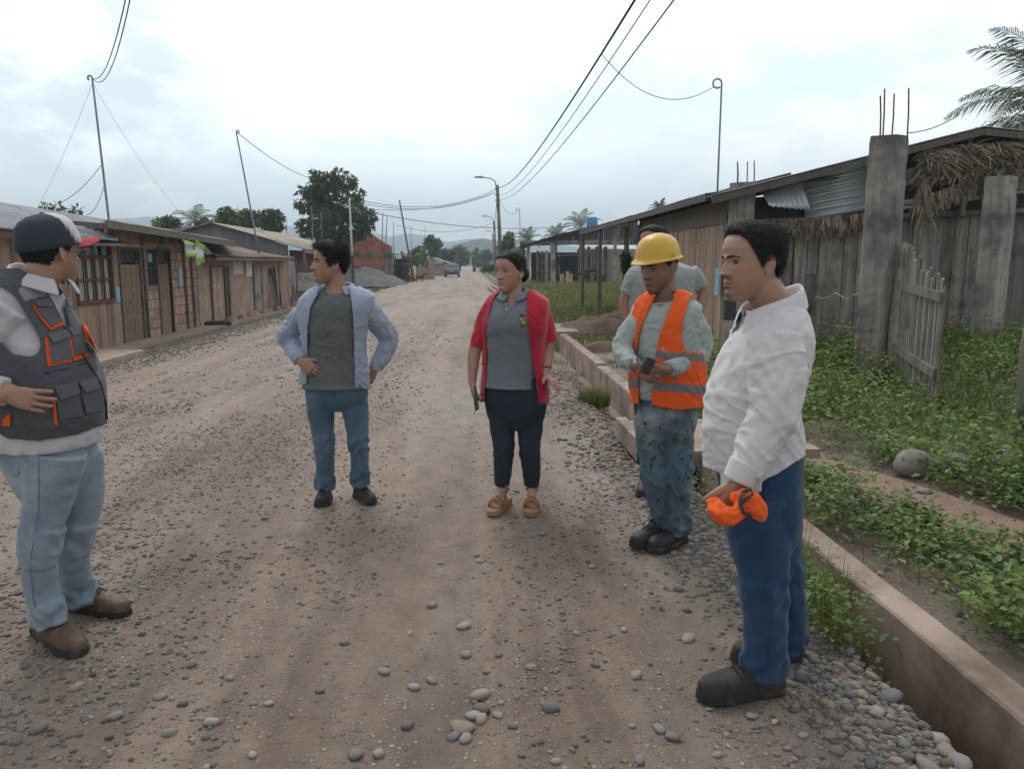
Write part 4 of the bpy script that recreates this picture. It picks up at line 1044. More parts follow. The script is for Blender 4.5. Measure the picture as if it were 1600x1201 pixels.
for (px, py0, py1, Y, w, t) in ((826, 381, 436, 50, .16, 1.5), (864, 380, 437, 50, .32, 1.6), (840, 392, 441, 47, .16, .6), (847, 392, 443, 46.5, .14, .7), (854, 392, 443, 46, .22, .9), (920, 385, 443, 47, .17, .45), (933, 385, 443, 47.5, .2, .45), (946, 385, 441, 48, .2, .55), (961, 358, 441, 47, .17, 1.3)):
    a, c = q5(px, py0, Y), q5(px, py1, Y); mb = MB(); mb.bar((c.x, Y, c.z - .3), (a.x, Y, a.z), w, w, t); mb.build('post', m_post_conc, hS2)
wl = q5(830, 392, 57), q5(902, 392, 57), q5(1010, 388, 57)
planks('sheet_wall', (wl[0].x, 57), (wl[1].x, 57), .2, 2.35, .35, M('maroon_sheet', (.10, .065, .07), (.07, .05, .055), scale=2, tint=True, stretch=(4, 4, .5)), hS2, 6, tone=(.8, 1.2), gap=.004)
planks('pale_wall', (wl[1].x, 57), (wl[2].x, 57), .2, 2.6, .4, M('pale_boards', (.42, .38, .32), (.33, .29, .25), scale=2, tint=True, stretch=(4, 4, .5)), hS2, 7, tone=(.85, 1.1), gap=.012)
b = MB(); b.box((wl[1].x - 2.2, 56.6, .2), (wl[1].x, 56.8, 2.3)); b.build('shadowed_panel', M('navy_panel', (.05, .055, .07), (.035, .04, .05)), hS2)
for k, (px, t) in enumerate(((878, 428), (887, 424), (892, 428))):
    a = q5(px, t, 44); mb = MB(); mb.bar((a.x, 44, 0), (a.x, 44, a.z), .16 + .05 * (k == 0), .16, 1.5); tag(mb.build('fence_post', m_plank), ['short thick pale stump post before the shed', 'taller pale post left of the three-wheeler', 'thin pale post touching the three-wheeler'][k], 'post')
flag_mesh('flag', q5(976, 352, 24), q5(984, 352, 24), 1.35, lambda u, v: (.35, .55, .08) if (v > .7 or v < .3) else (.6, .62, .62), 'yellow green and white flag hanging beside the right hand porch post', rip=.03, seed=1, nx=6)
a = q5(975, 350, 24); b = MB(); b.tube([(a.x - .35, 24, a.z - .2), (a.x + .35, 24, a.z + .15)], .02, 6); b.build('flag_staff', m_white, bpy.data.objects['flag.002'])
# water tank
c = onY(928, 347, 60); tk = empty('water_tank', (c.x, 61, c.z - .5), 'light blue water tank standing above the shed roof', 'water tank')
b = MB(); b.lathe((c.x, 61, c.z), [(.02, -.45), (.43, -.45), (.45, -.40), (.44, -.1), (.45, .1), (.44, .36), (.40, .42), (.02, .46)], 24); b.build('tank_body', M('blue_plastic', (.10, .30, .50), (.08, .25, .43), rough=.5), tk, smooth=True)
b = MB(); b.box((c.x - .5, 60.5, c.z - 1.6), (c.x + .5, 61.5, c.z - .455)); b.build('stand', m_dark, tk)
# tall service rod on the brown house with loop
p0, p1 = onX(1124, 296, 4.2), onX(1128, 132, 4.2)
mb = MB(); pts = [Vector((4.2, 13.3, 2.7)), Vector((4.2, 13.3, 3.6)), Vector((p1.x, 13.3, 4.50))]
for k in range(1, 12):
    an = k / 11 * 2 * PI * .86; pts.append(pts[2] + Vector((-.075 * (1 - math.cos(an)), 0, .075 * math.sin(an))))
mb.tube(pts, .016, 8); tag(mb.build('service_mast', m_galv, smooth=True), 'tall thin mast with a curled loop on top above the brown plank house', 'mast')
loop = pts[-4]

# ================================================================ STREET LAMPS AND WIRES
def lamp_post(Y, pxb, pxt, pyt, armx, army, label, zb=0):
    b0, t0 = onY(pxb, 420, Y), onY(pxt, pyt, Y); root = empty('street_lamp', (b0.x, Y, 0), label, 'street lamp', 'street lamps on concrete poles')
    mb = MB(); mb.tube([(b0.x, Y, 0), (t0.x, Y, t0.z)], [.19, .12], 12); mb.build('pole', m_post_conc, root, smooth=True)
    a = onY(armx, army, Y); mb = MB(); mb.tube([(t0.x - .05, Y, t0.z - .5), (t0.x - .15, Y, t0.z + .25), (t0.x - .5, Y, t0.z + .5), (a.x + .3, Y, a.z)], .045, 8); mb.build('arm', m_galv, root, smooth=True)
    mb = MB(); mb.hexa([(a.x - .35, Y - .13, a.z - .04), (a.x + .32, Y - .13, a.z - .07), (a.x + .32, Y + .13, a.z - .07), (a.x - .35, Y + .13, a.z - .04), (a.x - .32, Y - .1, a.z + .06), (a.x + .3, Y - .1, a.z + .09), (a.x + .3, Y + .1, a.z + .09), (a.x - .32, Y + .1, a.z + .06)]); mb.build('lamp_head', m_galv, root)
    mb = MB()
    for dz in (.3, .75, 1.2): mb.tube([(t0.x - .2, Y - .1, t0.z - dz), (t0.x + .2, Y - .1, t0.z - dz)], .04, 6)
    mb.box((t0.x - .05, Y - .22, t0.z - 1.1), (t0.x + .12, Y - .1, t0.z - .2)); mb.build('insulator_rack', m_post_conc, root)
    return t0
T1 = lamp_post(62, 784, 777, 289, 748, 277, 'street lamp on a concrete pole, the nearest and tallest beside the road')
T2 = lamp_post(104, 776, 772, 345, 757, 338, 'second street lamp up the road, half the height of the nearest in the photo')
T3 = lamp_post(150, 773, 770, 365, 761, 361, 'farthest small street lamp up the road')
def cable(pts, r, label, group=None):
    mb = MB(); mb.tube(pts, r, 6); return tag(mb.build('cable', m_cable, smooth=True), label, 'cable', group)
# three lines from the lamp pole to a pole behind the camera (out of view)
def spanline(px_top, py_top, Yn, zt, sag, r, label):
    """line from the pole top over the road and past the camera; passes the photograph's top edge at (px_top, 0)"""
    a = Vector((T1.x, 62, zt)); m = onY(px_top, py_top, Yn)
    # extend past m along the same plan direction
    d = (m - a); e = m + Vector((d.x, d.y, 0)) * .12 + Vector((0, 0, .12 * d.z))
    n = 40; pts = []
    for i in range(n + 1):
        t = i / n; p = a.lerp(m, t) - Vector((0, 0, sag * 4 * t * (1 - t))); pts.append(p)
    pts.append(e + Vector((0, 0, sag * .45)))
    return cable(pts, r, label), pts
c1_, pA = spanline(992, 0, 10.5, T1.z - .15, .7, .019, 'thick twisted overhead cable running from the lamp pole to the top of the photo')
spanline(1016, 0, 10.2, T1.z - .7, .75, .009, 'thin overhead wire in the middle of the three running over the road')
spanline(1053, 0, 9.8, T1.z - 1.1, .72, .011, 'rightmost overhead wire of the three running over the road')
# drop line to the looped mast
def on_cable(py):
    best = min(pA, key=lambda p: abs(proj(p)[1] - py)); return best
def proj(p):
    v = cam.matrix_world.inverted() @ Vector(p) if False else None
    c, s = math.cos(-YAW), math.sin(-YAW); x = c * p[0] - s * p[1]; y = s * p[0] + c * p[1]; z = p[2] - CAM_H
    fwd = y * math.cos(PITCH) - z * math.sin(PITCH); up = y * math.sin(PITCH) + z * math.cos(PITCH)
    return (CXP + F_PX * x / fwd, CYP - F_PX * up / fwd)
q = on_cable(88)
cable(catenary(q, loop, .42), .006, 'slack service cable sagging from the thick cable to the looped mast')
# left side service lines
mast = Vector(pt_)
qa, qb = onY(196, 0, 9.0), onY(203, 0, 9.2)
for (q_, s_, lab) in ((qa, .45, 'left service cable rising from the tall leaning mast to the top of the photo'), (qb, .62, 'right service cable rising from the tall leaning mast to the top of the photo')):
    e_ = q_ + (q_ - mast) * .15 + Vector((0, 0, .6)); cable([mast.lerp(q_, i / 20) - Vector((0, 0, s_ * 4 * (i / 20) * (1 - i / 20) * .6)) for i in range(21)] + [e_], .007, lab)
cable(catenary(mast.lerp(Vector((pb.x, pb.y, 1.9)), .5), onY(92, 318, 18), .1), .006, 'thin stay wire from the leaning mast down to the left roof')
cable(catenary(mast.lerp(Vector((pb.x, pb.y, 1.9)), .62), onY(135, 336, 17.5), .15), .006, 'short drooping wire near the foot of the leaning mast')
cable(catenary(mast - Vector((0, 0, .1)), onY(60, 322, 20), .1), .003, 'faint thin guy wire left of the leaning mast')
cable(catenary(mast - Vector((0, 0, .1)), onY(285, 335, 24), .2), .003, 'faint thin guy wire right of the leaning mast')
m2 = Vector(pt2)
cable(catenary(m2, onY(490, 280, 50), .25), .014, 'service cable from the second leaning mast to the big tree')
for k, (x0_, y0_, x1_, y1_, s_, r_) in enumerate(((560, 312, 775, 296, .85, .02), (566, 318, 775, 300, .75, .018), (570, 330, 890, 353, .55, .022), (775, 300, 560, 325, .6, .016))):
    Ya, Yb = 50, 62
    a, c = onY(x0_, y0_, Ya if x0_ < 700 else Yb), onY(x1_, y1_, 62 if x1_ > 700 else 50)
    cable(catenary(a, c, s_), r_, ['upper sagging cable crossing the street from the big tree to the lamp pole', 'second sagging cable crossing the street to the lamp pole', 'long cable crossing the street to the shed roof on the right', 'lower sagging cable crossing the street to the lamp pole'][k])
cable(catenary(onY(620, 352, 100), onY(772, 348, 104), 1.0), .025, 'distant cable crossing the street at the second lamp')
cable(catenary(Vector((T1.x, 62, T1.z - .4)), Vector((T2.x, 104, T2.z - .3)), .7), .02, 'cable running between the first and second lamp poles')
q = onY(812, 328, 50); rod('service_mast', onY(813, 395, 50), q, .03, 'thin distant mast with a loop between the lamp pole and the shed', 'mast', hook=-.12)
cable(catenary(Vector((T1.x, 62, T1.z - .6)), q, .8), .012, 'slack cable from the lamp pole to the thin distant mast')
for px in (1058, 1040): pass
cable(catenary(onY(1419, 208, 8.4), onY(1500, 178, 11), .05), .006, 'thin wire from the large column up to the coconut palm')
cable(catenary(onY(1362, 240, 8.4), onY(1320, 262, 10.8), .03), .005, 'thin wire from the large column to the roof edge')

# ================================================================ VEHICLES
m_carp = M('faded_grey_blue_paint', (.13, .16, .20), (.11, .135, .17), scale=3, rough=.4, spec=.5, coat=.3)
m_glass = M('car_glass', (.10, .12, .13), (.07, .085, .09), rough=.15, spec=.6)
m_tyre = M('tyre_rubber', (.03, .03, .032), scale=10)
m_red = M('tail_lamp_red', (.30, .03, .03), rough=.3)
p = onZ(706, 433, 0); car = empty('parked_car', (p.x, p.y, 0), 'grey blue station wagon seen from behind driving up the road', 'car'); cx, cy = p.x, p.y
def sect(mb, prof, y0, y1, w, cx, t=1.0): pass
b = MB()   # body: stations along length, each a cross section
st = [(-2.1, .82, .42, .92), (-2.0, .86, .30, 1.0), (-.6, .88, .28, .98), (1.2, .87, .28, .92), (2.0, .80, .34, .80), (2.15, .7, .42, .7)]
V = []
for (y, w, z0_, z1_) in st: V += [(cx - w, cy + 2 + y, z0_), (cx + w, cy + 2 + y, z0_), (cx + w, cy + 2 + y, z1_ * .8), (cx + w * .95, cy + 2 + y, z1_), (cx - w * .95, cy + 2 + y, z1_), (cx - w, cy + 2 + y, z1_ * .8)]
b.add(V, [[i * 6 + k, i * 6 + (k + 1) % 6, (i + 1) * 6 + (k + 1) % 6, (i + 1) * 6 + k] for i in range(5) for k in range(6)] + [[5, 4, 3, 2, 1, 0], [30 + k for k in range(6)]])
st2 = [(-1.95, .80, .98), (-1.55, .68, 1.42), (.2, .68, 1.45), (.9, .78, .97)]; V = []
for (y, w, z) in st2: V += [(cx - w, cy + 2 + y, z), (cx + w, cy + 2 + y, z)]
b.add([(cx - .8, cy + .05, .97), (cx + .8, cy + .05, .97), (cx + .68, cy + .45, 1.45), (cx - .68, cy + .45, 1.45), (cx - .8, cy + 2.9, .97), (cx + .8, cy + 2.9, .97), (cx + .68, cy + 2.2, 1.47), (cx - .68, cy + 2.2, 1.47)], BOXF[:0] + [[3, 2, 6, 7], [0, 3, 7, 4], [1, 5, 6, 2], [4, 7, 6, 5], [0, 1, 2, 3]])
b.build('body', m_carp, car)
b = MB(); b.add([(cx - .70, cy + .05, 1.02), (cx + .70, cy + .05, 1.02), (cx + .60, cy + .37, 1.38), (cx - .60, cy + .37, 1.38)], [[0, 1, 2, 3]]); b.build('rear_window', m_glass, car)
for sx in (-1, 1):
    b = MB(); b.box((cx + sx * .74 - .08, cy - .13, .62), (cx + sx * .74 + .08, cy - .09, .92)); b.build('tail_lamp', m_red, car)
    for yy in (.7, 3.3):
        mb = MB(); c = Vector((cx + sx * .78, cy + yy, .30)); mb.tube([c - Vector((.10, 0, 0)), c + Vector((.10, 0, 0))], .30, 16); mb.build('wheel', m_tyre, car)
b = MB(); b.box((cx - .78, cy - .2, .42), (cx + .78, cy - .1, .58)); b.build('bumper', m_iron, car)
b = MB(); b.box((cx - .2, cy - .155, .66), (cx + .2, cy - .12, .78)); b.build('licence_plate', m_white, car)
# dark truck further on
p = onZ(748, 424, 0); Yt = 150; a = onY(749, 420, Yt); tr = empty('truck', (a.x, Yt, 0), 'small dark truck coming down the road in the distance', 'truck'); cx = a.x
b = MB(); b.box((cx - .85, Yt, .55), (cx + .85, Yt + 1.2, 1.1)); b.box((cx - .75, Yt + .5, 1.1), (cx + .75, Yt + 1.8, 1.7)); b.build('cab', m_iron, tr)
b = MB(); b.box((cx - .68, Yt + .44, 1.18), (cx + .68, Yt + .49, 1.6)); b.build('windscreen', m_glass, tr)
b = MB(); b.box((cx - .95, Yt + 1.9, .8), (cx + .95, Yt + 5, 1.5)); b.box((cx - 1.0, Yt + .2, 1.75), (cx + 1.0, Yt + 5, 1.95)); b.build('cargo_bed', m_dark, tr)
for sx in (-1, 1):
    mb = MB(); c = Vector((cx + sx * .75, Yt + .8, .38)); mb.tube([c - Vector((.13, 0, 0)), c + Vector((.13, 0, 0))], .38, 14); mb.build('wheel', m_tyre, tr)
    mb = MB(); mb.box((cx + sx * .6 - .1, Yt - .04, .72), (cx + sx * .6 + .1, Yt - .002, .88)); mb.build('headlight', m_white, tr)
tr.scale = (1.45,) * 3
# three-wheelers
def mototaxi(cx, cy, rz, label, sc=1.0):
    root = empty('mototaxi', (cx, cy, zg(cx, cy)), label, 'mototaxi', None, rz)
    def L(mb, n, m, sm=False): o = mb.build(n, m, None, smooth=sm); o.parent = root; return o
    mb = MB(); mb.hexa([(-1.2, -.62, 1.62), (1.0, -.6, 1.70), (1.0, .6, 1.70), (-1.2, .62, 1.62), (-1.15, -.55, 1.72), (.95, -.55, 1.80), (.95, .55, 1.80), (-1.15, .55, 1.72)], 1); L(mb, 'canopy', m_iron)
    mb = MB()
    for x, y in ((-1.1, -.58), (-1.1, .58), (.0, -.58), (.0, .58), (.9, -.35), (.9, .35)): mb.bar((x, y, .5), (x, y, 1.66), .04)
    L(mb, 'canopy_frame', m_iron)
    mb = MB(); mb.box((-1.15, -.55, .42), (-.05, .55, .55)); mb.box((-1.15, -.6, .55), (-1.05, .6, 1.15)); mb.box((-1.1, -.5, .55), (-.5, .5, .8)); L(mb, 'passenger_seat', m_dark)
    mb = MB(); mb.tube([(-.05, 0, .6), (.5, 0, .78), (.95, 0, .8)], .09, 8); mb.tube([(1.0, -.35, 1.08), (1.0, .35, 1.08)], .02, 6); mb.tube([(1.0, 0, 1.08), (1.28, 0, .32)], .03, 6); mb.box((.25, -.13, .3), (.75, .13, .65)); L(mb, 'motorcycle', m_iron)
    for x, y in ((-.7, -.58), (-.7, .58), (1.28, 0)):
        mb = MB(); c = Vector((x, y, .3)); V = []
        mb.tube([c - Vector((0, .05, 0)), c + Vector((0, .05, 0))], .3, 16); w = L(mb, 'wheel', m_tyre); k = MB(); k.tube([c - Vector((0, .06, 0)), c + Vector((0, .06, 0))], .18, 12); o = k.build('rim', m_galv); o.parent = w
    mb = MB(); mb.tube([(1.05, 0, .9), (1.18, 0, .9)], .09, 10); L(mb, 'headlight', m_white)
    return root
a = onY(903, 440, 46); mototaxi(a.x, 46, R(0), 'dark three-wheeled mototaxi parked under the shed posts on the right')
a = onY(932, 440, 45); mb = MB(); 
root = empty('motorcycle', (a.x, 45, zg(a.x, 45)), 'dark motorcycle parked right of the mototaxi under the shed', 'motorcycle', None, R(80))
for n_, fn, m_ in (('wheel', lambda m: m.tube([(-.6, -.05, .3), (-.6, .05, .3)], .3, 14), m_tyre), ('wheel', lambda m: m.tube([(.62, -.05, .3), (.62, .05, .3)], .3, 14), m_tyre), ('frame', lambda m: (m.tube([(-.6, 0, .3), (-.1, 0, .6), (.4, 0, .8), (.62, 0, .3)], .05, 8), m.box((-.15, -.15, .25), (.3, .15, .6)), m.tube([(.45, -.36, 1.1), (.42, 0, 1.0), (.45, .36, 1.1)], .02, 6), m.tube([(.42, 0, 1.05), (.62, 0, .3)], .03, 6)), m_iron), ('seat', lambda m: m.tube([(-.6, 0, .82), (-.1, 0, .78), (.3, 0, .9)], [.08, .12, .13], 8), m_dark)):
    mb = MB(); fn(mb); o = mb.build(n_, m_); o.parent = root
a = onY(622, 430, 69); mototaxi(a.x, 69, R(-20), 'dark mototaxi parked in front of the open shack on the left')
# planks on the ground by the shack, broken timber by the shed
for k, (x0_, y0_, x1_, y1_, lab) in enumerate(((628, 437, 655, 439, 'pale plank lying on the road edge by the dog'), (612, 433, 640, 437, 'pale plank lying in front of the left mototaxi'), (763, 452, 778, 462, 'pale timber offcut lying at the road edge behind the woman'), (770, 449, 780, 455, 'second timber offcut behind the woman'))):
    a, c = onZ(x0_, y0_), onZ(x1_, y1_); mb = MB(); mb.bar(a + Vector((0, 0, .1)), c + Vector((0, 0, .08)), .22 if k < 2 else .14, .1, 1.6 if k < 2 else .95); tag(mb.build('timber', m_plank), lab, 'timber')
# logs and mounds of soil on the right verge
def mound(px, py, rx, ry, h, label, seed, mat, name='soil_mound'):
    p = onZ(px, py, .1); V = []; n = 26
    for j in range(n + 1):
        for i in range(n + 1):
            u, v = i / n * 2 - 1, j / n * 2 - 1; rr = math.sqrt(u * u + v * v); f = max(0, 1 - rr ** 2) ** .8; x, y = p.x + u * rx, p.y + v * ry
            V.append((x, y, zg(x, y) - .05 + (h + .05) * f * (1 + .4 * mnoise.noise(Vector((x * 3, y * 3, seed)))) + .03 * f * mnoise.noise(Vector((x * 12, y * 12, seed)))))
    q = np.arange((n + 1) ** 2).reshape(n + 1, n + 1)
    return tag(mesh_obj(name, V, np.stack([q[:-1, :-1].ravel(), q[:-1, 1:].ravel(), q[1:, 1:].ravel(), q[1:, :-1].ravel()], 1), mat, smooth=True), label, 'soil mound')
m_clod = M('dug_soil', (.17, .115, .09), (.11, .075, .058), scale=5, detail=8, bump=1, bscale=14, bdist=.04)
mound(930, 518, 1.0, .8, .30, 'long brown heap of dug soil across the verge behind the woman', 1, m_clod)
mound(940, 545, .6, .35, .16, 'low brown heap of soil just behind the ditch wall', 5, m_clod)
mound(975, 500, .8, .8, .22, 'small brown soil heap left of the worker in the hard hat', 9, m_clod)
a, c = onZ(893, 497, .2), onZ(912, 502, .2)
# dog
m_fur = M('black_fur', (.03, .027, .025), (.05, .045, .04), scale=30)
# ================================================================ VEGETATION
def leaf_mat(name, c1, c2, trans=.25):
    m = M(name, c1, c2, scale=3, detail=3, rough=.6, tint=True, spec=.3)
    b = m.node_tree.nodes['Principled BSDF']
    tr = m.node_tree.nodes.new('ShaderNodeBsdfTranslucent'); mx = m.node_tree.nodes.new('ShaderNodeMixShader'); mx.inputs[0].default_value = trans
    out = m.node_tree.nodes['Material Output']; lk = m.node_tree.links
    src = b.inputs['Base Color'].links[0].from_socket; lk.new(src, tr.inputs[0])
    lk.new(b.outputs[0], mx.inputs[1]); lk.new(tr.outputs[0], mx.inputs[2]); lk.new(mx.outputs[0], out.inputs[0])
    return m
m_leaf = leaf_mat('weed_leaves', (.175, .24, .062), (.105, .17, .046))
m_grass = leaf_mat('grass_blades', (.165, .21, .06), (.11, .155, .05))
m_tree = leaf_mat('tree_leaves', (.12, .155, .07), (.085, .115, .055), .3)
m_treel = leaf_mat('light_tree_leaves', (.15, .17, .07), (.10, .125, .055), .25)
m_palm = leaf_mat('palm_leaves', (.13, .145, .085), (.095, .11, .065), .2)
m_bark = M('bark', (.13, .11, .09), (.08, .065, .055), scale=8, detail=6, stretch=(3, 3, .7), bump=.5, bdist=.02)

def leaf_batch(P, D, size, r, aspect=.45, fold=.15, tint=(.7, 1.3), up=None):
    """P base points, D directions; returns folded 6-vertex leaves"""
    n = len(P); P = np.asarray(P, float); D = np.asarray(D, float); D /= np.linalg.norm(D, axis=1, keepdims=True) + 1e-9
    rnd = r.normal(size=(n, 3)) * .35 + np.array([0, 0, 1.0]); S_ = np.cross(D, rnd); S_ /= np.linalg.norm(S_, axis=1, keepdims=True) + 1e-9
    N_ = np.cross(S_, D); L_ = size * r.uniform(.6, 1.35, n)[:, None]; W = L_ * aspect * .5
    tip = P + D * L_ - N_ * L_ * .15; mid = P + D * L_ * .5
    a = mid + S_ * W + N_ * W * fold * 2; b_ = mid - S_ * W + N_ * W * fold * 2
    a0 = P + D * L_ * .18 + S_ * W * .65; b0 = P + D * L_ * .18 - S_ * W * .65
    V = np.stack([P, a0, a, tip, b_, b0], 1).reshape(-1, 3)
    o = (np.arange(n) * 6)[:, None]
    Fq = np.concatenate([o + np.array([0, 1, 2, 3]), o + np.array([0, 3, 4, 5])], 0)
    g = r.uniform(*tint, n); yw = r.uniform(-.12, .18, n); T = np.stack([g * (1 + yw), g, g * (1 - yw)], 1)
    return V, Fq, np.repeat(T, 6, 0)
def blades(P, H, r, w=.006, lean=.4, tint=(.6, 1.4), dirs=None):
    n = len(P); P = np.asarray(P, float); H = np.asarray(H, float)
    a = r.uniform(0, 2 * PI, n); D = np.stack([np.cos(a), np.sin(a), 0 * a], 1) if dirs is None else dirs
    S_ = np.stack([-np.sin(a), np.cos(a), 0 * a], 1) * w * r.uniform(.6, 1.3, n)[:, None]; ln = (r.uniform(.1, 1, n) * lean * H)[:, None]
    up = np.array([0, 0, 1.]); h = H[:, None]
    m = P + up * h * .55 + D * ln * .35; t = P + up * h * (1 - .25 * ln / h) + D * ln
    V = np.stack([P - S_, P + S_, m + S_ * .7, m - S_ * .7, t + S_ * .1, t - S_ * .1], 1).reshape(-1, 3)
    o = (np.arange(n) * 6)[:, None]; Fq = np.concatenate([o + np.array([0, 1, 2, 3]), o + np.array([3, 2, 4, 5])], 0)
    g = r.uniform(*tint, n); yw = r.uniform(-.1, .3, n); T = np.stack([g * (1 + yw), g, g * (1 - yw)], 1)
    return V, Fq, np.repeat(T, 6, 0)
def join_build(name, parts, mat, parent=None, **k):
    V = []; Fq = []; T = []; o = 0
    for v, f, t in parts: V.append(v); Fq.append(f + o); T.append(t); o += len(v)
    return mesh_obj(name, np.concatenate(V), np.concatenate(Fq), mat, parent, tint=np.concatenate(T), **k)

# --- weeds on the right: many small plants, each a few stems of leaves
r = rs(21)
def on_path(x, y): return y < 6.3 and abs(x - path_c(y)) < path_w(y) + .03
def weed_plants(n, x0, x1, y0, y1, hmin, hmax, dens, lsize, per, yp=1.0):
    Pp = []; Dd = []; Ss = []; k = 0; c = 0
    while c < n and k < n * 15:
        k += 1; y = y0 + (y1 - y0) * r.uniform() ** yp; x = r.uniform(x0, x1)
        if on_path(x, y) or r.uniform() > dens(x, y): continue
        c += 1; h = hmin + (hmax - hmin) * r.uniform() ** 1.5; h *= .6 + .8 * (.5 + mnoise.noise(Vector((x * 1.2, y * 1.2, 5))))
        z = zg(x, y); lx, ly = r.normal(0, .25, 2)
        for i in range(per):
            t = r.uniform(.15, 1) ** .8; a = r.uniform(0, 2 * PI); rr = r.uniform(.02, .11)
            Pp.append((x + lx * h * t + math.cos(a) * rr, y + ly * h * t + math.sin(a) * rr, z + h * t)); Dd.append((math.cos(a), math.sin(a), r.uniform(-.3, .6)))
            Ss.append(lsize * (.7 + .6 * (1 - t)))
    V, Fq, T = leaf_batch(Pp, Dd, np.array(Ss)[:, None] if False else lsize, r, .55, tint=(.55, 1.35))
    return V, Fq, T
nz = lambda x, y, s, o: mnoise.noise(Vector((x * s, y * s, o)))
d_field = lambda x, y: 1.0 if x > path_c(min(y, 6.3)) + .1 and y > 2.0 else 0
parts = [weed_plants(2300, 2.5, 7.5, 4.0, 11.0, .12, .44, lambda x, y: d_field(x, y) * (.5 + .8 * (nz(x, y, .9, 3) + .3)) * (1 if x > path_c(y) + .8 or y > 6 else .6), .05, 18, .9),
         weed_plants(750, 3.0, 5.5, 2.6, 5.5, .05, .22, lambda x, y: d_field(x, y) * (.5 + nz(x, y, 1.5, 8)), .04, 14),
         weed_plants(420, 3.9, 10.5, 7.6, 11.0, .25, .6, lambda x, y: .4 + nz(x, y, 1.1, 4), .06, 20)]
Pw = [(x_, y_, zg(x_, y_)) for x_, y_ in zip(r.uniform(3.2, 9, 5000), r.uniform(4.5, 11, 5000))]
parts.append(blades(Pw, r.uniform(.15, .5, len(Pw)), r, .004, .7, (.7, 1.5)))
tag(join_build('weeds', parts, m_leaf), 'thick green leafy weeds covering the yard around the picket gate', 'weeds', kind='stuff')
d_edge = lambda x, y: 1.0 if x < path_c(y) - path_w(y) * .8 else 0
parts = [weed_plants(170, 1.95, 3.0, 2.5, 5.5, .09, .24, lambda x, y: d_edge(x, y) * (.35 + 1.1 * max(0, nz(x, y, 1.6, 1) + .35)) * (1 if y > 3.2 else .5), .042, 30),
         weed_plants(140, 2.05, 3.2, 1.7, 3.3, .03, .14, lambda x, y: d_edge(x, y), .035, 12)]
tag(join_build('weeds', parts, m_leaf), 'leafy green weeds growing between the ditch wall and the dirt path', 'weeds', kind='stuff')
parts = [weed_plants(60, 1.42, 1.6, 2.8, 3.7, .16, .42, lambda x, y: 1, .032, 30), weed_plants(30, 1.45, 1.6, 4.1, 5.3, .1, .25, lambda x, y: 1, .03, 14)]
P = [(r.uniform(1.42, 1.6), r.uniform(2.8, 3.7)) for _ in range(300)]; P = [(x, y, zg(x, y)) for x, y in P]
parts.append(blades(P, r.uniform(.12, .45, len(P)), r, .003, .7))
tag(join_build('weeds', parts, m_leaf), 'spindly plants sprouting on the gravel bank inside the ditch', 'weeds', kind='stuff')
# thin stalks and grass heads mixed in
P = []; 
for _ in range(3200):
    y = 2.2 + 8.5 * r.uniform(); x = r.uniform(1.9, 7)
    if not on_path(x, y) and (y < 5.5 or x > 2.6): P.append((x, y, zg(x, y)))
P2_ = []
for _ in range(42000):
    y = 6.8 + 40 * r.uniform() ** 1.6; x = r.uniform(1.95, 3.6 + (y - 8) * .14)
    d = .5 + 1.3 * nz(x, y, .5, 6) + (.6 if y > 12.6 else -.1) - (.9 if 8.2 < y < 10.6 and x < 3.4 else 0)
    if 11.3 < y < 12.5 and 1.9 < x < 4: continue
    if x > 3.4 and y < 17: continue
    if y > 43: continue
    if r.uniform() < d: P2_.append((x, y, zg(x, y)))
H2 = np.array([r.uniform(.03, .09) * (1 + min(2.2, max(0, p[1] - 12) * .08)) for p in P2_])
W2 = np.array([.004 + .0004 * p[1] for p in P2_])[:, None]
v2 = blades(P2_, H2, r, W2, .8)
tag(join_build('grass', [v2], m_grass), 'patchy green grass on the verge between the ditch wall and the plank house', 'grass', kind='stuff')
tag(join_build('grass', [blades(P, r.uniform(.05, .3, len(P)), r, .0028, .6, (.8, 1.6))], m_grass), 'thin grass stalks standing among the leafy weeds', 'grass', kind='stuff')
P = []
for _ in range(1800):
    y = 40 + 60 * r.uniform(); x = r.choice([r.uniform(1.9, 3.4), r.uniform(-9, -6)]) if r.uniform() < .75 else r.uniform(-6.5, -5.4)
    P.append((x, y, zg(x, y)))
tag(join_build('grass', [blades(P, r.uniform(.1, .4, len(P)), r, .03, .8)], m_grass), 'rough grass along both far edges of the road', 'grass', kind='stuff')
P = [(x_, y_, zg(x_, y_) + .012) for x_, y_ in zip(r.uniform(1.9, 3.6, 900), r.uniform(2.2, 9, 900))] + [(x_, y_, zg(x_, y_) + .008) for x_, y_ in zip(r.uniform(.7, 1.35, 160), r.uniform(2, 6, 160))]
D = r.normal(size=(len(P), 3)); D[:, 2] *= .15
tag(join_build('leaf_litter', [leaf_batch(P, D, .035, r, .4, tint=(.5, 1.3))], m_thatch), 'dead leaves and dry bits of stem lying along the ditch and verge', 'litter', kind='stuff')
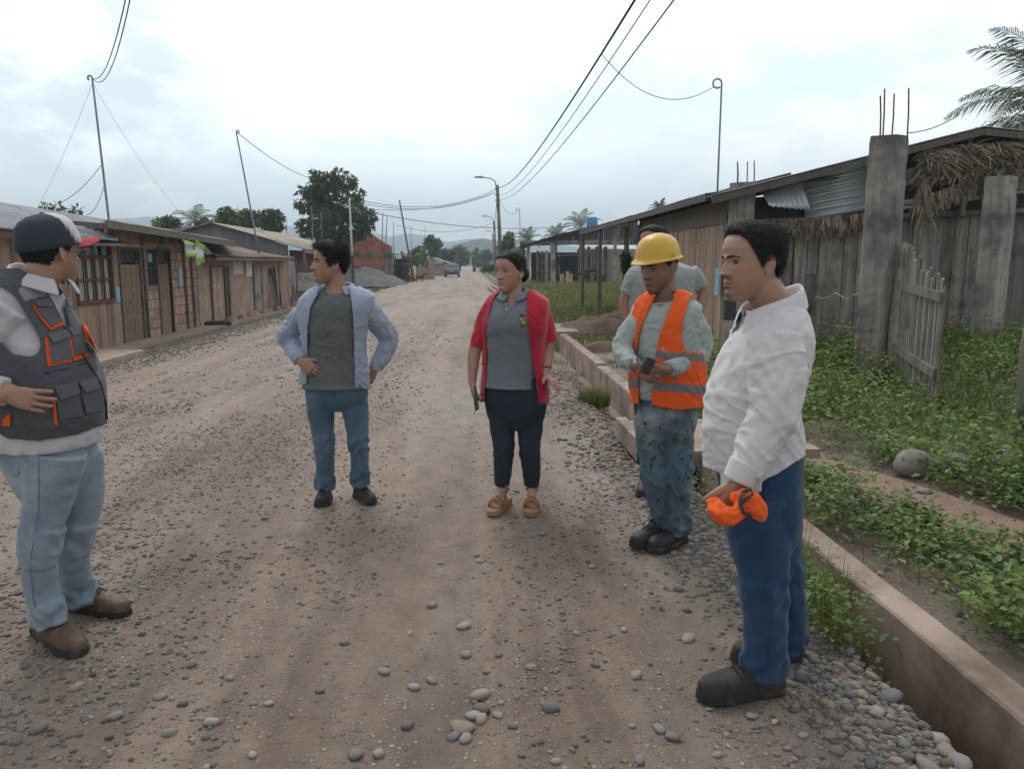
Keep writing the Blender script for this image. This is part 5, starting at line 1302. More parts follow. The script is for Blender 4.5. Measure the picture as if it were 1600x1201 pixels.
# grass tuft by the ditch wall
def tuft(px, py, n, h, rad, label, w=.0028, zoff=0):
    p = onZ(px, py, -.05); a = r.uniform(0, 2 * PI, n); q = rad * np.sqrt(r.uniform(0, 1, n)) * .5
    Pq = np.stack([p.x + q * np.cos(a), p.y + q * np.sin(a), np.array([zg(p.x, p.y)] * n)], 1)
    V, Fq, T = blades(Pq, h * r.uniform(.45, 1.1, n), r, w, .9, (.6, 1.3)); 
    return tag(mesh_obj('grass_tuft', V, Fq, m_grass, tint=T), label, 'grass tuft')
tuft(928, 632, 900, .27, .34, 'dense bushy grass tuft beside the concrete ditch wall, right of the woman')
tuft(945, 628, 30, .5, .1, 'few tall thin grass stalks rising behind the bushy tuft', .002)
tuft(868, 572, 90, .10, .4, 'small low tuft at the foot of the ditch wall near the woman')
tuft(895, 575, 120, .10, .5, 'low weedy tuft between the woman and the ditch wall')
tuft(600, 440, 60, .2, .8, 'small grass tuft by the gravel heap', .02)

# --- trees
def tree(name, base, trunk_h, clumps, nleaf, lsize, mat, label, cat='tree', group=None, r0=.2, seed=0, aspect=.5, limbs=True):
    """tapered trunk, limbs to every clump, crown of leaves scattered through clump volumes"""
    r = rs(seed); root = empty(name, base, label, cat, group); b0 = Vector(base)
    mb = MB(); top = b0 + Vector((0, 0, trunk_h)); mb.tube([b0, b0.lerp(top, .5) + Vector((.05 * trunk_h * .2, 0, 0)), top], [r0, r0 * .75, r0 * .55], 9)
    if limbs:
        for c, rad in clumps:
            c = Vector(c); st = b0.lerp(top, .6 + .4 * r.uniform()); mid = st.lerp(c, .5) + Vector((0, 0, rad[2] * .15)); mb.tube([st, mid, c], [r0 * .4, r0 * .25, r0 * .08], 6)
    mb.build('trunk', m_bark, root, smooth=True)
    tot = sum(rad[0] * rad[1] + rad[0] * rad[2] for c, rad in clumps); P = []; D = []; G = []
    for c, rad in clumps:
        n = int(nleaf * (rad[0] * rad[1] + rad[0] * rad[2]) / tot); d = r.normal(size=(n, 3)); d /= np.linalg.norm(d, axis=1, keepdims=True)
        rr = r.uniform(.25, 1.0, n) ** .55
        wob = np.array([mnoise.noise(Vector(q * 2.3) + Vector(c)) for q in d]) * .55 + 1
        p = np.array(c) + d * rad * (rr * wob)[:, None]
        keep = np.array([mnoise.noise(Vector(q) * (1.6 / max(rad[0], .3)) * 1.3 + Vector((seed, 0, 0))) > -.14 for q in p])
        P.append(p[keep]); dd = d + r.normal(size=d.shape) * .6; dd[:, 2] -= .25; D.append(dd[keep]); G.append(np.full(keep.sum(), r.uniform(.8, 1.25)))
    P = np.concatenate(P); D = np.concatenate(D); G = np.repeat(np.concatenate(G), 6)
    V, Fq, T = leaf_batch(P, D, lsize, r, aspect, tint=(.6, 1.4)); T = T * G[:, None]
    mesh_obj('crown', V, Fq, mat, root, tint=T)
    return root
# big tiered tree behind the brick house
Yt = 62
def cl(px, py, rx, rz, Y=Yt, ry=None, dy=0):
    p = onY(px, py, Y + dy); s_ = Y / F_PX; return (tuple(p), (rx * s_, (ry or rx) * s_, rz * s_))
bigc = [cl(512, 285, 32, 17), cl(540, 288, 22, 12, dy=1), cl(497, 277, 16, 12), cl(530, 272, 14, 9, dy=-1), cl(552, 283, 8, 10), cl(505, 300, 38, 14), cl(482, 300, 18, 11, dy=-1), cl(480, 325, 18, 9), cl(470, 318, 10, 8), cl(505, 322, 30, 14, dy=1), cl(545, 310, 20, 12), cl(562, 305, 10, 8),
        cl(520, 335, 42, 20), cl(560, 330, 24, 14, dy=-1), cl(578, 338, 14, 11), cl(480, 352, 20, 14), cl(500, 360, 30, 18, dy=-1), cl(550, 352, 34, 18), cl(475, 365, 12, 12), cl(530, 372, 40, 14), cl(575, 352, 12, 9), cl(565, 365, 14, 9)]
p = onY(522, 400, Yt); tree('broadleaf_tree', (p.x, Yt, 0), 4.5, [(c, (a * .70, b_ * .7, d * .60)) for c, (a, b_, d) in bigc], 9500, .40, m_tree, 'big dark tree with tiered branches behind the brick house', seed=3, r0=.3)
# other left trees
def blob(px, py, w, h, Y, seed, n=7):
    r = rs(seed); out = [cl(px, py, w * .6, h * .6, Y)]
    for k in range(n):
        a = r.uniform(0, 2 * PI); out.append(cl(px + math.cos(a) * w * .6, py + math.sin(a) * h * .55, w * r.uniform(.3, .5), h * r.uniform(.28, .45), Y, dy=r.uniform(-1, 1)))
    return out
def simple_tree(px, py, w, h, Y, seed, mat, label, n=2600, ls=None, name='broadleaf_tree', group=None):
    p = onY(px, py, Y); tree(name, (p.x, Y, 0), max(.5, p.z - h * Y / F_PX * .3), blob(px, py, w, h, Y, seed), n, ls or Y * .0042, mat, label, group=group, seed=seed, r0=.15 + Y * .0012)
simple_tree(360, 340, 26, 20, 58, 31, m_treel, 'light green feathery tree above the roofs, right of the small palm', 3000)
simple_tree(388, 343, 20, 16, 60, 33, m_treel, 'yellowish tree between the feathery tree and the dark round one', 2200)
simple_tree(424, 345, 24, 18, 57, 35, m_tree, 'dark green round tree above the wide dusty roof', 3000)
simple_tree(262, 350, 22, 12, 50, 37, m_treel, 'low yellow green trees left of the small palm', 2000)
simple_tree(325, 352, 16, 10, 54, 39, m_treel, 'low light bush just right of the small palm', 1500)
simple_tree(676, 385, 15, 18, 120, 41, m_tree, 'dark rounded tree standing left of the car', 2200)
simple_tree(652, 398, 14, 14, 100, 43, m_tree, 'dark tree behind the banana plants', 1800)
simple_tree(698, 398, 12, 12, 135, 45, m_treel, 'paler tree directly above the car', 1500)
simple_tree(718, 400, 16, 16, 170, 47, m_treel, 'pale hazy tree at the end of the road, right of the car', 1700)
simple_tree(668, 420, 9, 9, 85, 57, m_tree, 'dark bush beside the pink gate pillar', 900)
simple_tree(760, 402, 14, 10, 190, 49, m_tree, 'dark tree behind the distant truck', 1300)
simple_tree(797, 382, 10, 20, 75, 51, m_treel, 'bushy tree with two rounded tops behind the woman', 2400)
simple_tree(788, 390, 9, 14, 74, 53, m_treel, 'bush left of the two topped tree behind the woman', 1400)
simple_tree(812, 400, 10, 14, 76, 58, m_tree, 'dark bush at the left end of the open shed', 1200)
simple_tree(765, 418, 14, 8, 110, 55, m_treel, 'low roadside bushes left of the woman\'s head', 1100)
p = onY(978, 405, 22); tree('shrub', (p.x, 22, .15), .5, blob(978, 412, 9, 22, 22, 61), 700, .10, m_treel, 'small bright shrub under the hanging flag by the porch', 'shrub', seed=61, r0=.02)
# sparse bare tree over the left roof
p = onY(92, 330, 24); tree('sparse_tree', (p.x, 24, 0), p.z - .4, [cl(72, 324, 10, 6, 24), cl(90, 322, 8, 5, 24), cl(105, 332, 12, 5, 24), cl(122, 328, 9, 6, 24), cl(80, 335, 10, 5, 24)], 420, .12, m_treel, 'sparse twiggy tree just above the leftmost roof', seed=71, r0=.05)

# --- palms and bananas
def frond(mbV, mbF, T, base, az, el, L_, r, nl=34, lw=.03, ll=.55, droop=1.0, tint=1.0):
    d = Vector((math.cos(az) * math.cos(el), math.sin(az) * math.cos(el), math.sin(el))); p = Vector(base); pts = [p.copy()]; n = 14
    for i in range(n): d = (d + Vector((0, 0, -droop * .10 * (i + 3) / n * 1.4))).normalized(); p = p + d * L_ / n; pts.append(p.copy())
    s0 = d.cross(Vector((0, 0, 1))).normalized() * .015
    for i in range(n):
        b_ = len(mbV); w = .03 * (1 - i / n) + .005; sd = (pts[i + 1] - pts[i]).cross(Vector((0, 0, 1))).normalized() * w
        mbV += [pts[i] - sd, pts[i] + sd, pts[i + 1] + sd, pts[i + 1] - sd]; mbF.append([b_, b_ + 1, b_ + 2, b_ + 3]); T += [1.3] * 4
    for k in range(nl):
        t = .12 + .88 * k / nl; f = t * n; i = min(n - 1, int(f)); q = pts[i].lerp(pts[i + 1], f - i); dr = (pts[i + 1] - pts[i]).normalized(); side = dr.cross(Vector((0, 0, 1))).normalized()
        for sg_ in (-1, 1):
            l = ll * math.sin(PI * min(.97, .15 + t * .8)) * r.uniform(.8, 1.15); dd = (side * sg_ * .85 + dr * .65 + Vector((0, 0, r.uniform(-.15, .15)))).normalized()
            a = q; b1 = a + dd * l * .5; dd2 = (dd + Vector((0, 0, -.65 * droop))).normalized(); c = b1 + dd2 * l * .5; w = dr * lw * .5; b_ = len(mbV)
            mbV += [a - w * .6, a + w * .6, b1 + w, b1 - w, c + w * .15, c - w * .15]; mbF += [[b_, b_ + 1, b_ + 2, b_ + 3], [b_ + 3, b_ + 2, b_ + 4, b_ + 5]]; g_ = tint * r.uniform(.65, 1.35); T += [g_] * 6
def palm(base, H, nf, L_, seed, label, nl=34, lw=.03, ll=.55, els=(-.2, 1.2), azs=None, parent=None, r0=.16):
    r = rs(seed); root = empty('palm_tree', base, label, 'palm tree'); b0 = Vector(base); top = b0 + Vector((.1, 0, H))
    mb = MB(); mb.tube([b0, b0.lerp(top, .5) + Vector((.08, 0, 0)), top], [r0 * 1.3, r0, r0 * .8], 10); mb.build('trunk', m_bark, root, smooth=True)
    for k in range(nf):
        V = []; Fq = []; T = []; az = azs[k % len(azs)] + r.uniform(-.15, .15) if azs else 2 * PI * k / nf * 1.62
        frond(V, Fq, T, top, az, els[0] + (els[1] - els[0]) * ((k * .618) % 1), L_ * r.uniform(.85, 1.1), r, nl, lw, ll)
        mesh_obj('frond', V, Fq, m_palm, root, tint=T)
palm((12.1, 15.6, .3), 4.0, 26, 2.7, 5, 'coconut palm with drooping fronds above the roof in the top right corner', 60, .028, .75, (-.1, 1.2))
p = onY(302, 340, 52); palm((p.x, 52, 0), p.z - .2, 15, 1.6, 7, 'small feathery palm above the roofs on the left', 16, .06, .5, r0=.1)
for (px, py, Y, L_, lab) in ((905, 352, 80, 2.6, 'feathery palm left of the blue water tank'), (868, 368, 95, 2.2, 'short palm above the far end of the open shed'), (823, 373, 100, 2.4, 'dark palm above the left end of the open shed'), (1028, 322, 40, .7, 'palm tips peeping over the brown plank house roof'), (742, 399, 160, 2.2, 'distant palm at the end of the road by the truck')):
    p = onY(px, py, Y); palm((p.x, Y, 0), p.z - .2, 16, L_, int(px), lab, 14, .004 * Y / 3, .5 * L_ / 2, (-.1, 1.35), r0=.12)
def banana(px, py, Y, h, seed, label):
    r = rs(seed); p = onZ(px, py, 0); p = onY(px, py, Y); root = empty('banana_plant', (p.x, Y, 0), label, 'banana plant', 'banana plants behind the picket fence')
    mb = MB(); mb.tube([(p.x, Y, 0), (p.x, Y, h * .55)], [.13, .09], 8); mb.build('stem', m_treel, root)
    for k in range(8):
        V = []; Fq = []; T = []; az = r.uniform(0, 2 * PI); el = r.uniform(.7, 1.4); d = Vector((math.cos(az) * math.cos(el), math.sin(az) * math.cos(el), math.sin(el))); q = Vector((p.x, Y, h * .5)); g_ = r.uniform(.6, 1.2)
        for i in range(8):
            sd = d.cross(Vector((0, 0, 1))).normalized() * (.28 * math.sin(PI * (i + .4) / 8.2)); V += [q - sd + Vector((0, 0, .04)), q, q + sd + Vector((0, 0, .04))]; T += [g_] * 3
            d = (d + Vector((0, 0, -.17))).normalized(); q = q + d * h * .085
        for i in range(7): Fq += [[i * 3, i * 3 + 1, i * 3 + 4, i * 3 + 3], [i * 3 + 1, i * 3 + 2, i * 3 + 5, i * 3 + 4]]
        mesh_obj('banana_leaf', V, Fq, m_treel, root, tint=T)
for k, px in enumerate((634, 644, 652, 660, 668)): banana(px, 420, 77 + k, 2.7 - .25 * (k % 3), 80 + k, ['banana plant nearest the shack', 'banana plant behind the bamboo pole', 'middle banana plant of the five', 'banana plant second from the pink pillar', 'banana plant next to the pink pillar'][k])
# ================================================================ PEOPLE: builders
def cr(vals, t):
    """Catmull-Rom through rows of an array at parameter t (0..n-1)"""
    n = len(vals); i = min(int(t), n - 2); f = t - i
    p0, p1, p2, p3 = vals[max(i - 1, 0)], vals[i], vals[i + 1], vals[min(i + 2, n - 1)]
    return .5 * ((2 * p1) + (-p0 + p2) * f + (2 * p0 - 5 * p1 + 4 * p2 - p3) * f * f + (-p0 + 3 * p1 - 3 * p2 + p3) * f ** 3)
def spow(v, e): return math.copysign(abs(v) ** e, v)
class Geo:
    def __init__(s): s.V = []; s.F = []
    def grid(s, rows, seg, close=True):
        b = len(s.V); n = len(rows)
        for r_ in rows: s.V += [tuple(p) for p in r_]
        s.F += [[b + i * seg + k, b + i * seg + (k + 1) % seg, b + (i + 1) * seg + (k + 1) % seg, b + (i + 1) * seg + k] for i in range(n - 1) for k in range(seg)]
        if close:
            for ri, rev in ((0, True), (n - 1, False)):
                c = np.mean(np.array(rows[ri]), 0); s.V.append(tuple(c)); ci = len(s.V) - 1
                for k in range(seg):
                    q = [b + ri * seg + k, b + ri * seg + (k + 1) % seg, ci]; s.F.append(q[::-1] if rev else q)
    def torso(s, rings, yaw, inf=0.0, seg=56, wr=0.0, seed=0, fr=9.0, step=.02, dzt=0.0):
        """rings: (x, y, z, halfwidth, front, back, exponent, [dyaw]) ; front looks along (sin yaw, -cos yaw)"""
        A = np.array([list(r_) + [0.0] * (8 - len(r_)) for r_ in rings], float); rows = []
        nst = max(2, int(abs(A[-1, 2] - A[0, 2]) / step)); n = len(A)
        for q in range(nst + 1):
            t = q / nst * (n - 1); v = cr(A, t); yw = yaw + v[7]
            cx, sx = math.cos(yw), math.sin(yw); rx = np.array((cx, sx, 0)); fv = np.array((sx, -cx, 0)); row = []
            for k in range(seg):
                th = 2 * PI * k / seg; e = 2 / max(1.6, v[6]); c, s_ = spow(math.cos(th), e), spow(math.sin(th), e)
                d = 0.0
                if wr:
                    q1 = mnoise.noise(Vector((math.cos(th) * 1.1 + seed, math.sin(th) * 1.1, v[2] * fr + .8 * math.sin(th * 2 + seed))))
                    q2 = mnoise.noise(Vector((math.cos(th) * 2.5, math.sin(th) * 2.5 + seed, v[2] * 3.5)))
                    d = wr * ((1 - abs(q1) * 2.4) * .7 + q2 * .8)
                p = v[:3] + rx * (v[3] + inf + d) * c + fv * ((v[4] if s_ > 0 else v[5]) + inf + d) * s_
                row.append(p)
            rows.append(row)
        s.grid(rows, seg)
    def limb(s, pts, seg=28, wr=0.0, seed=0, fr=14.0, inf=0.0, flat=None, cap=True, step=.014, wrf=None):
        """pts: (vector, radius); smooth tapered tube with rounded ends"""
        A = np.array([[*p, r_] for p, r_ in pts], float); n = len(A)
        Lt = sum(np.linalg.norm(A[i + 1, :3] - A[i, :3]) for i in range(n - 1)); nst = max(4, int(Lt / step))
        C = [cr(A, q / nst * (n - 1)) for q in range(nst + 1)]; rows = []
        if cap:
            d0 = C[0][:3] - C[1][:3]; d0 /= np.linalg.norm(d0) + 1e-9; d1 = C[-1][:3] - C[-2][:3]; d1 /= np.linalg.norm(d1) + 1e-9
            pre = [np.append(C[0][:3] + d0 * C[0][3] * math.sin(a), C[0][3] * math.cos(a)) for a in (1.45, 1.1, .7, .35)]
            post = [np.append(C[-1][:3] + d1 * C[-1][3] * math.sin(a), C[-1][3] * math.cos(a)) for a in (.35, .7, 1.1, 1.45)]
            C = pre + C + post
        up = None; L_ = 0
        for i, c in enumerate(C):
            a, b = C[max(i - 1, 0)][:3], C[min(i + 1, len(C) - 1)][:3]; d = Vector(b - a).normalized()
            if up is None: up = Vector((0, 1, 0)) if abs(d.y) < .8 else Vector((1, 0, 0))
            x = d.cross(up).normalized(); y = x.cross(d).normalized(); up = y
            if i: L_ += np.linalg.norm(c[:3] - C[i - 1][:3])
            row = []
            for k in range(seg):
                th = 2 * PI * k / seg; rr = c[3] + inf
                if wr:
                    q1 = mnoise.noise(Vector((math.cos(th) * .9 + seed * 3, math.sin(th) * .9, L_ * fr + 1.1 * math.sin(th + seed))))
                    q2 = mnoise.noise(Vector((math.cos(th) * 1.8, math.sin(th) * 1.8 + seed, L_ * 4)))
                    w_ = wr * (wrf(L_ / Lt) if wrf else 1)
                    rr += w_ * ((1 - abs(q1) * 2.6) * .8 + q2 * .5)
                fx = 1.0 if flat is None else flat[0]; fy_ = 1.0 if flat is None else flat[1]
                row.append(np.array(c[:3]) + np.array(x) * math.cos(th) * rr * fx + np.array(y) * math.sin(th) * rr * fy_)
            rows.append(row)
        s.grid(rows, seg)
    def ell(s, c, rad, Mx=None, seg=20, rings=14):
        rows = []
        for i in range(rings + 1):
            a = -PI / 2 + PI * (i + .0001) / (rings + .0002); row = []
            for k in range(seg):
                th = 2 * PI * k / seg; v = Vector((math.cos(a) * math.cos(th) * rad[0], math.cos(a) * math.sin(th) * rad[1], math.sin(a) * rad[2]))
                if Mx is not None: v = Mx @ v
                row.append(np.array(v + Vector(c)))
            rows.append(row)
        s.grid(rows, seg)

HEAD_T = np.array([  # z, half width, front, back
    (-.03, .05, .30, -.16), (-.01, .11, .345, -.06), (.03, .155, .375, .02), (.09, .20, .385, .10), (.16, .238, .385, .17), (.25, .268, .385, .26), (.34, .288, .385, .34),
    (.44, .308, .388, .395), (.52, .315, .388, .42), (.60, .32, .405, .435), (.70, .328, .412, .44), (.80, .318, .385, .425), (.88, .283, .325, .375), (.945, .21, .235, .285), (.985, .11, .12, .155), (1.0, .02, .02, .03)])
def g1(v, s): return math.exp(-(v / s) ** 2)
def feat(x, z, fem=0, nose=1.0):
    ax = abs(x); t = (z - .345) / (.57 - .345); o = 0.0
    if z > .345: pr = max(0, .118 * (1 - t) + .012) if t < 1.15 else 0
    else: pr = .118 * max(0, 1 - ((.345 - z) / .042) ** 1.5)
    w = .036 + .022 * max(0, 1 - abs(t)) if t > 0 else .055
    o += nose * pr * g1(x, w * 1.15)
    o += .045 * nose * g1(ax - .055, .030) * g1(z - .348, .026)
    o -= .036 * g1(ax - .125, .062) * g1(z - .50, .038)
    o += .018 * (1 - fem * .6) * g1(z - .572, .026) * g1(x, .2)
    o += .014 * g1(ax - .18, .07) * g1(z - .415, .06)
    o += .020 * g1(x, .12) * g1(z - .22, .065)
    o += .026 * g1(x, .085) * g1(z - .240, .019) + .028 * g1(x, .070) * g1(z - .190, .021) - .018 * g1(x, .10) * g1(z - .215, .0075)
    o -= .014 * g1(x, .09) * g1(z - .145, .022)
    o += .026 * g1(x, .09) * g1(z - .075, .042)
    return o
def head_row(z, seg=96, fem=0, nose=1.0, wide=1.0, jaw=1.0, off=None):
    w, f, b = (np.interp(z, HEAD_T[:, 0], HEAD_T[:, i]) for i in (1, 2, 3))
    w *= wide
    if z < .4: w *= 1 + (jaw - 1) * (1 - z / .4)
    row = []; yc = (b - f) / 2 if b < 0 else 0.0
    n = 2.25; e = 2 / n
    for k in range(seg):
        th = 2 * PI * k / seg; c, s_ = spow(math.cos(th), e), spow(math.sin(th), e)
        x = w * c
        if b < 0: y = -(f + (-b)) / 2 - s_ * (f + b) / 2
        else: y = -f * s_ if s_ > 0 else -b * s_
        fm = smooth(-.02, .12, -y) if s_ > 0 else 0
        if s_ > 0 and fm > 0: y -= feat(x, z, fem, nose) * fm
        p = Vector((x, y, z))
        if off: 
            o = off(math.atan2(x, -y), z, x, y); nrm = Vector((x / max(w, .05) ** 1.2, y / .42, max(0, (z - .62)) * 2.6)); nrm.normalize(); p = p + nrm * o
        row.append(p)
    return row
HEAD_Z = sorted(set([round(v, 4) for v in np.concatenate([np.linspace(-.03, .62, 84), np.linspace(.62, .94, 26), np.linspace(.94, 1.0, 10)])]))
class Fig:
    def __init__(s, px, py, label, D=None, name='person', cat='person'):
        p = onZ(px, py, 0)
        s.root = empty(name, (0, 0, 0), label, cat)
        r = ray(px, py); c, s_ = math.cos(-YAW), math.sin(-YAW)
        s.X0 = c * p.x - s_ * p.y; s.D0 = D or (s_ * p.x + c * p.y)
        if D: s.X0 = (px - CXP) / F_PX * D / math.cos(PITCH)
        c, s_ = math.cos(YAW), math.sin(YAW)
        s.root.location = (c * s.X0 - s_ * s.D0, s_ * s.X0 + c * s.D0, 0); s.root.rotation_euler = (0, 0, YAW)
        s.col = {}
    def P(s, px, py, dd=0.0):
        x = (px - CXP) / F_PX; y = -(py - CYP) / F_PX
        dy = math.cos(PITCH) + y * math.sin(PITCH); dz = -math.sin(PITCH) + y * math.cos(PITCH)
        t = (s.D0 + dd) / dy
        return Vector((x * t - s.X0, dd, CAM_H + dz * t))
    def proj(s, V):
        V = np.asarray(V); X = V[:, 0] + s.X0; Y = V[:, 1] + s.D0; Z = V[:, 2] - CAM_H
        fw = Y * math.cos(PITCH) - Z * math.sin(PITCH); up = Y * math.sin(PITCH) + Z * math.cos(PITCH)
        return CXP + F_PX * X / fw, CYP - F_PX * up / fw
    def solid(s, name, geo, mat, voxel=.007, it=3, fac=.5, parent=None, tint=None, label=None, smoothshade=True, cut=None, shell=0.0, fold=0.0, seed=0):
        me = bpy.data.meshes.new(name); me.from_pydata([tuple(v) for v in geo.V], [], geo.F); me.update()
        o = bpy.data.objects.new(name, me); COL.objects.link(o)
        if voxel:
            md = o.modifiers.new('r', 'REMESH'); md.mode = 'VOXEL'; md.voxel_size = voxel; md.adaptivity = 0
        if it:
            md = o.modifiers.new('s', 'SMOOTH'); md.factor = fac; md.iterations = it
        dg = bpy.context.evaluated_depsgraph_get(); me2 = bpy.data.meshes.new_from_object(o.evaluated_get(dg)); bpy.data.objects.remove(o); bpy.data.meshes.remove(me)
        n = len(me2.vertices); V = np.empty(n * 3, np.float32); me2.vertices.foreach_get('co', V); V = V.reshape(-1, 3)
        if fold:
            me2.update(); N_ = np.empty(n * 3, np.float32); me2.vertices.foreach_get('normal', N_); N_ = N_.reshape(-1, 3)
            d = np.array([(.7 - min(.8, abs(mnoise.noise(Vector((v[0] * 6 + seed, v[1] * 6, v[2] * 11 + v[0] * 9 + 2 * mnoise.noise(Vector((v[0] * 5, v[1] * 5, v[2] * 5))))))) * 3.2)) + .5 * (.4 - abs(mnoise.noise(Vector((v[0] * 17, v[1] * 17 + seed, v[2] * 26 - v[0] * 14)))) * 2) for v in V]) * fold
            V = V + N_ * d[:, None]; me2.vertices.foreach_set('co', V.astype(np.float32).ravel())
        if cut is not None:
            px, py = s.proj(V); kill = cut(V, px, py)
            bm = bmesh.new(); bm.from_mesh(me2); bm.verts.ensure_lookup_table()
            bmesh.ops.delete(bm, geom=[bm.verts[i] for i in np.nonzero(kill)[0]], context='VERTS')
            for _ in range(7):
                bv = [v for v in bm.verts if v.is_boundary]; new = []
                for v in bv:
                    nb = [e.other_vert(v).co for e in v.link_edges if e.is_boundary]
                    new.append(v.co.lerp((nb[0] + nb[1]) / 2, .5) if len(nb) == 2 else v.co.copy())
                for v, c in zip(bv, new): v.co = c
            bm.to_mesh(me2); bm.free()
            n = len(me2.vertices); V = np.empty(n * 3, np.float32); me2.vertices.foreach_get('co', V); V = V.reshape(-1, 3)
        me2.polygons.foreach_set('use_smooth', np.ones(len(me2.polygons), bool))
        T = np.ones((n, 3), np.float32) if tint is None else np.asarray(tint(s, V), np.float32)
        for nm in [a.name for a in me2.color_attributes]: me2.color_attributes.remove(me2.color_attributes[nm])
        a = me2.color_attributes.new('tint', 'FLOAT_COLOR', 'POINT'); a.data.foreach_set('color', np.concatenate([T, np.ones((n, 1), np.float32)], 1).ravel())
        me2.materials.clear(); me2.materials.append(mat)
        o = bpy.data.objects.new(name, me2); COL.objects.link(o); o.parent = parent or s.root
        if label: o['label'] = label
        if shell:
            md = o.modifiers.new('thickness', 'SOLIDIFY'); md.thickness = shell; md.offset = -1
        return o
    def plain(s, name, mb, mat, parent=None, smooth=True):
        o = mb.build(name, mat, None, smooth=smooth); o.parent = parent or s.root; return o
    # ---- head
    def head(s, G, cpx, cpy, dd, hh, yaw, pitch=0, roll=0, fem=0, nose=1.0, wide=1.0, jaw=1.0):
        c = s.P(cpx, cpy, dd)
        s.HM = Matrix.Translation(c) @ Matrix.Rotation(R(yaw), 4, 'Z') @ Matrix.Rotation(R(roll), 4, 'Y') @ Matrix.Rotation(R(pitch), 4, 'X') @ Matrix.Scale(hh, 4) @ Matrix.Translation((0, 0, -.5))
        s.hh = hh; s.hk = dict(fem=fem, nose=nose, wide=wide, jaw=jaw)
        rows = [[np.array(s.HM @ p) for p in head_row(z, 96, **s.hk)] for z in HEAD_Z]; G.grid(rows, 96)
        for sx in (-1, 1):
            wd = .318 * wide; Mr = Matrix.Rotation(sx * R(-24), 3, 'Z') @ Matrix.Rotation(R(-10), 3, 'X')
            pts = []
            g = Geo()
            g.ell((sx * (wd + .012), .045, .455), (.020, .058, .105), Mr, 16, 12)
            ring = [Vector((sx * (wd + .030), .05, .46)) + Mr @ Vector((0, math.cos(a) * .062, math.sin(a) * .118)) for a in np.linspace(-1.9, 3.4, 18)]
            g.limb([(p, .015) for p in ring], seg=8, step=.02)
            base = len(G.V); G.V += [tuple(s.HM @ Vector(v)) for v in g.V]; G.F += [[i + base for i in f] for f in g.F]
    def neck(s, G, r0, base, r1=None):
        top = s.HM @ Vector((0, .12, .22)); G.limb([(s.HM @ Vector((0, .08, .42)), r0 * .9), (top, r0), (top.lerp(base, .6), r0 * 1.02), (base, (r1 or r0 * 1.35))])
    def face_y(s, x, z):
        w, f = np.interp(z, HEAD_T[:, 0], HEAD_T[:, 1]) * s.hk['wide'], np.interp(z, HEAD_T[:, 0], HEAD_T[:, 2])
        n = 2.25; return -f * (1 - min(.999, abs(x) / w) ** n) ** (1 / n) - feat(x, z, s.hk['fem'], s.hk['nose'])
    def face_parts(s, gaze=0.0, gz=0.0, open_=1.0, brow=1.0, browz=.585, eyes=(-1, 1), eyed=0.0):
        for sx in eyes:
            z = .498; x = sx * .130; y = s.face_y(x, z) + .040 + eyed
            g = Geo(); g.ell((0, 0, 0), (.066, .055, .042 * open_), None, 24, 18)
            V = np.array(g.V); T = np.ones((len(V), 3)) * np.array((.42, .38, .36))
            gx = gaze * .02; d = np.hypot(V[:, 0] - gx, (V[:, 2] - gz)); fr_ = V[:, 1] < 0
            T[fr_ & (d < .033)] = (.045, .028, .02); T[fr_ & (d < .012)] = (.008, .008, .008)
            Vw = [tuple(s.HM @ (Matrix.Rotation(sx * R(14), 3, 'Z') @ Vector(v) + Vector((x, y, z)))) for v in V]
            o = mesh_obj('eye', Vw, g.F, m_eye, None, smooth=True, tint=T); o.parent = s.root
            mb = MB(); ts = np.linspace(-1, 1, 9)
            pts = [s.HM @ Vector((x + t * .062, y - .052 * math.sqrt(max(0, 1 - (t * .9) ** 2)) - .004, z + .034 * open_ * (1 - t * t) ** .6 + .002)) for t in ts]
            mb.tube(pts, [s.hh * .006 * (1 - .6 * abs(t)) for t in ts], 6); q = mb.build('eyelash', m_hair, None, smooth=True); q.parent = s.root
            mb = MB(); pts = []; rr = []
            for k in range(9):
                t = k / 8; bx = sx * (.055 + .165 * t); bz = browz + .022 * math.sin(PI * t * .8) - .018 * t; pts.append(s.HM @ Vector((bx, s.face_y(bx, bz) - .004, bz))); rr.append(s.hh * (.015 if t < .6 else .015 * (1.25 - t)) * brow)
            V = []; mb.tube(pts, rr, 8); q = mb.build('eyebrow', m_hair, None, smooth=True); q.parent = s.root
    def skin_tint(s, base=(1, 1, 1), hl=None, lip=(.88, .68, .66), stubble=0.0, must=0.0):
        inv = s.HM.inverted()
        def f(fig, V):
            T = np.ones((len(V), 3)) * np.array(base)
            M4 = np.array(inv); L_ = V @ M4[:3, :3].T + M4[:3, 3]
            x, y, z = L_[:, 0], L_[:, 1], L_[:, 2]; hd = (z > -.2) & (np.abs(x) < .5) & (np.abs(y) < .7) & (z < 1.1)
            lipm = hd & (y < -.3) & (np.abs(x) < .105) & (np.abs(z - .215) < .044 * (1 - (np.abs(x) / .12) ** 2))
            lm = np.clip(lipm.astype(float), 0, 1)[:, None]; T = T * (1 - lm) + T * lm * np.array(lip)
            seam = hd & (y < -.3) & (np.abs(x) < .10) & (np.abs(z - .216) < .008); T[seam] *= .5
            nos = hd & (np.abs(np.abs(x) - .032) < .018) & (z < .332) & (z > .30) & (y < -.40); T[nos] *= .45
            ck = hd * np.exp(-((np.abs(x) - .17) / .08) ** 2) * np.exp(-((z - .40) / .09) ** 2) * (y < -.1); T *= 1 + ck[:, None] * np.array((.10, -.03, -.05))
            if hl:
                az_ = np.degrees(np.abs(np.arctan2(x, -y))); h_ = np.interp(az_, [a for a, _ in hl], [b for _, b in hl]); mk = hd * np.clip((z - h_ + .04) / .06, 0, 1); T *= 1 - .82 * mk[:, None]
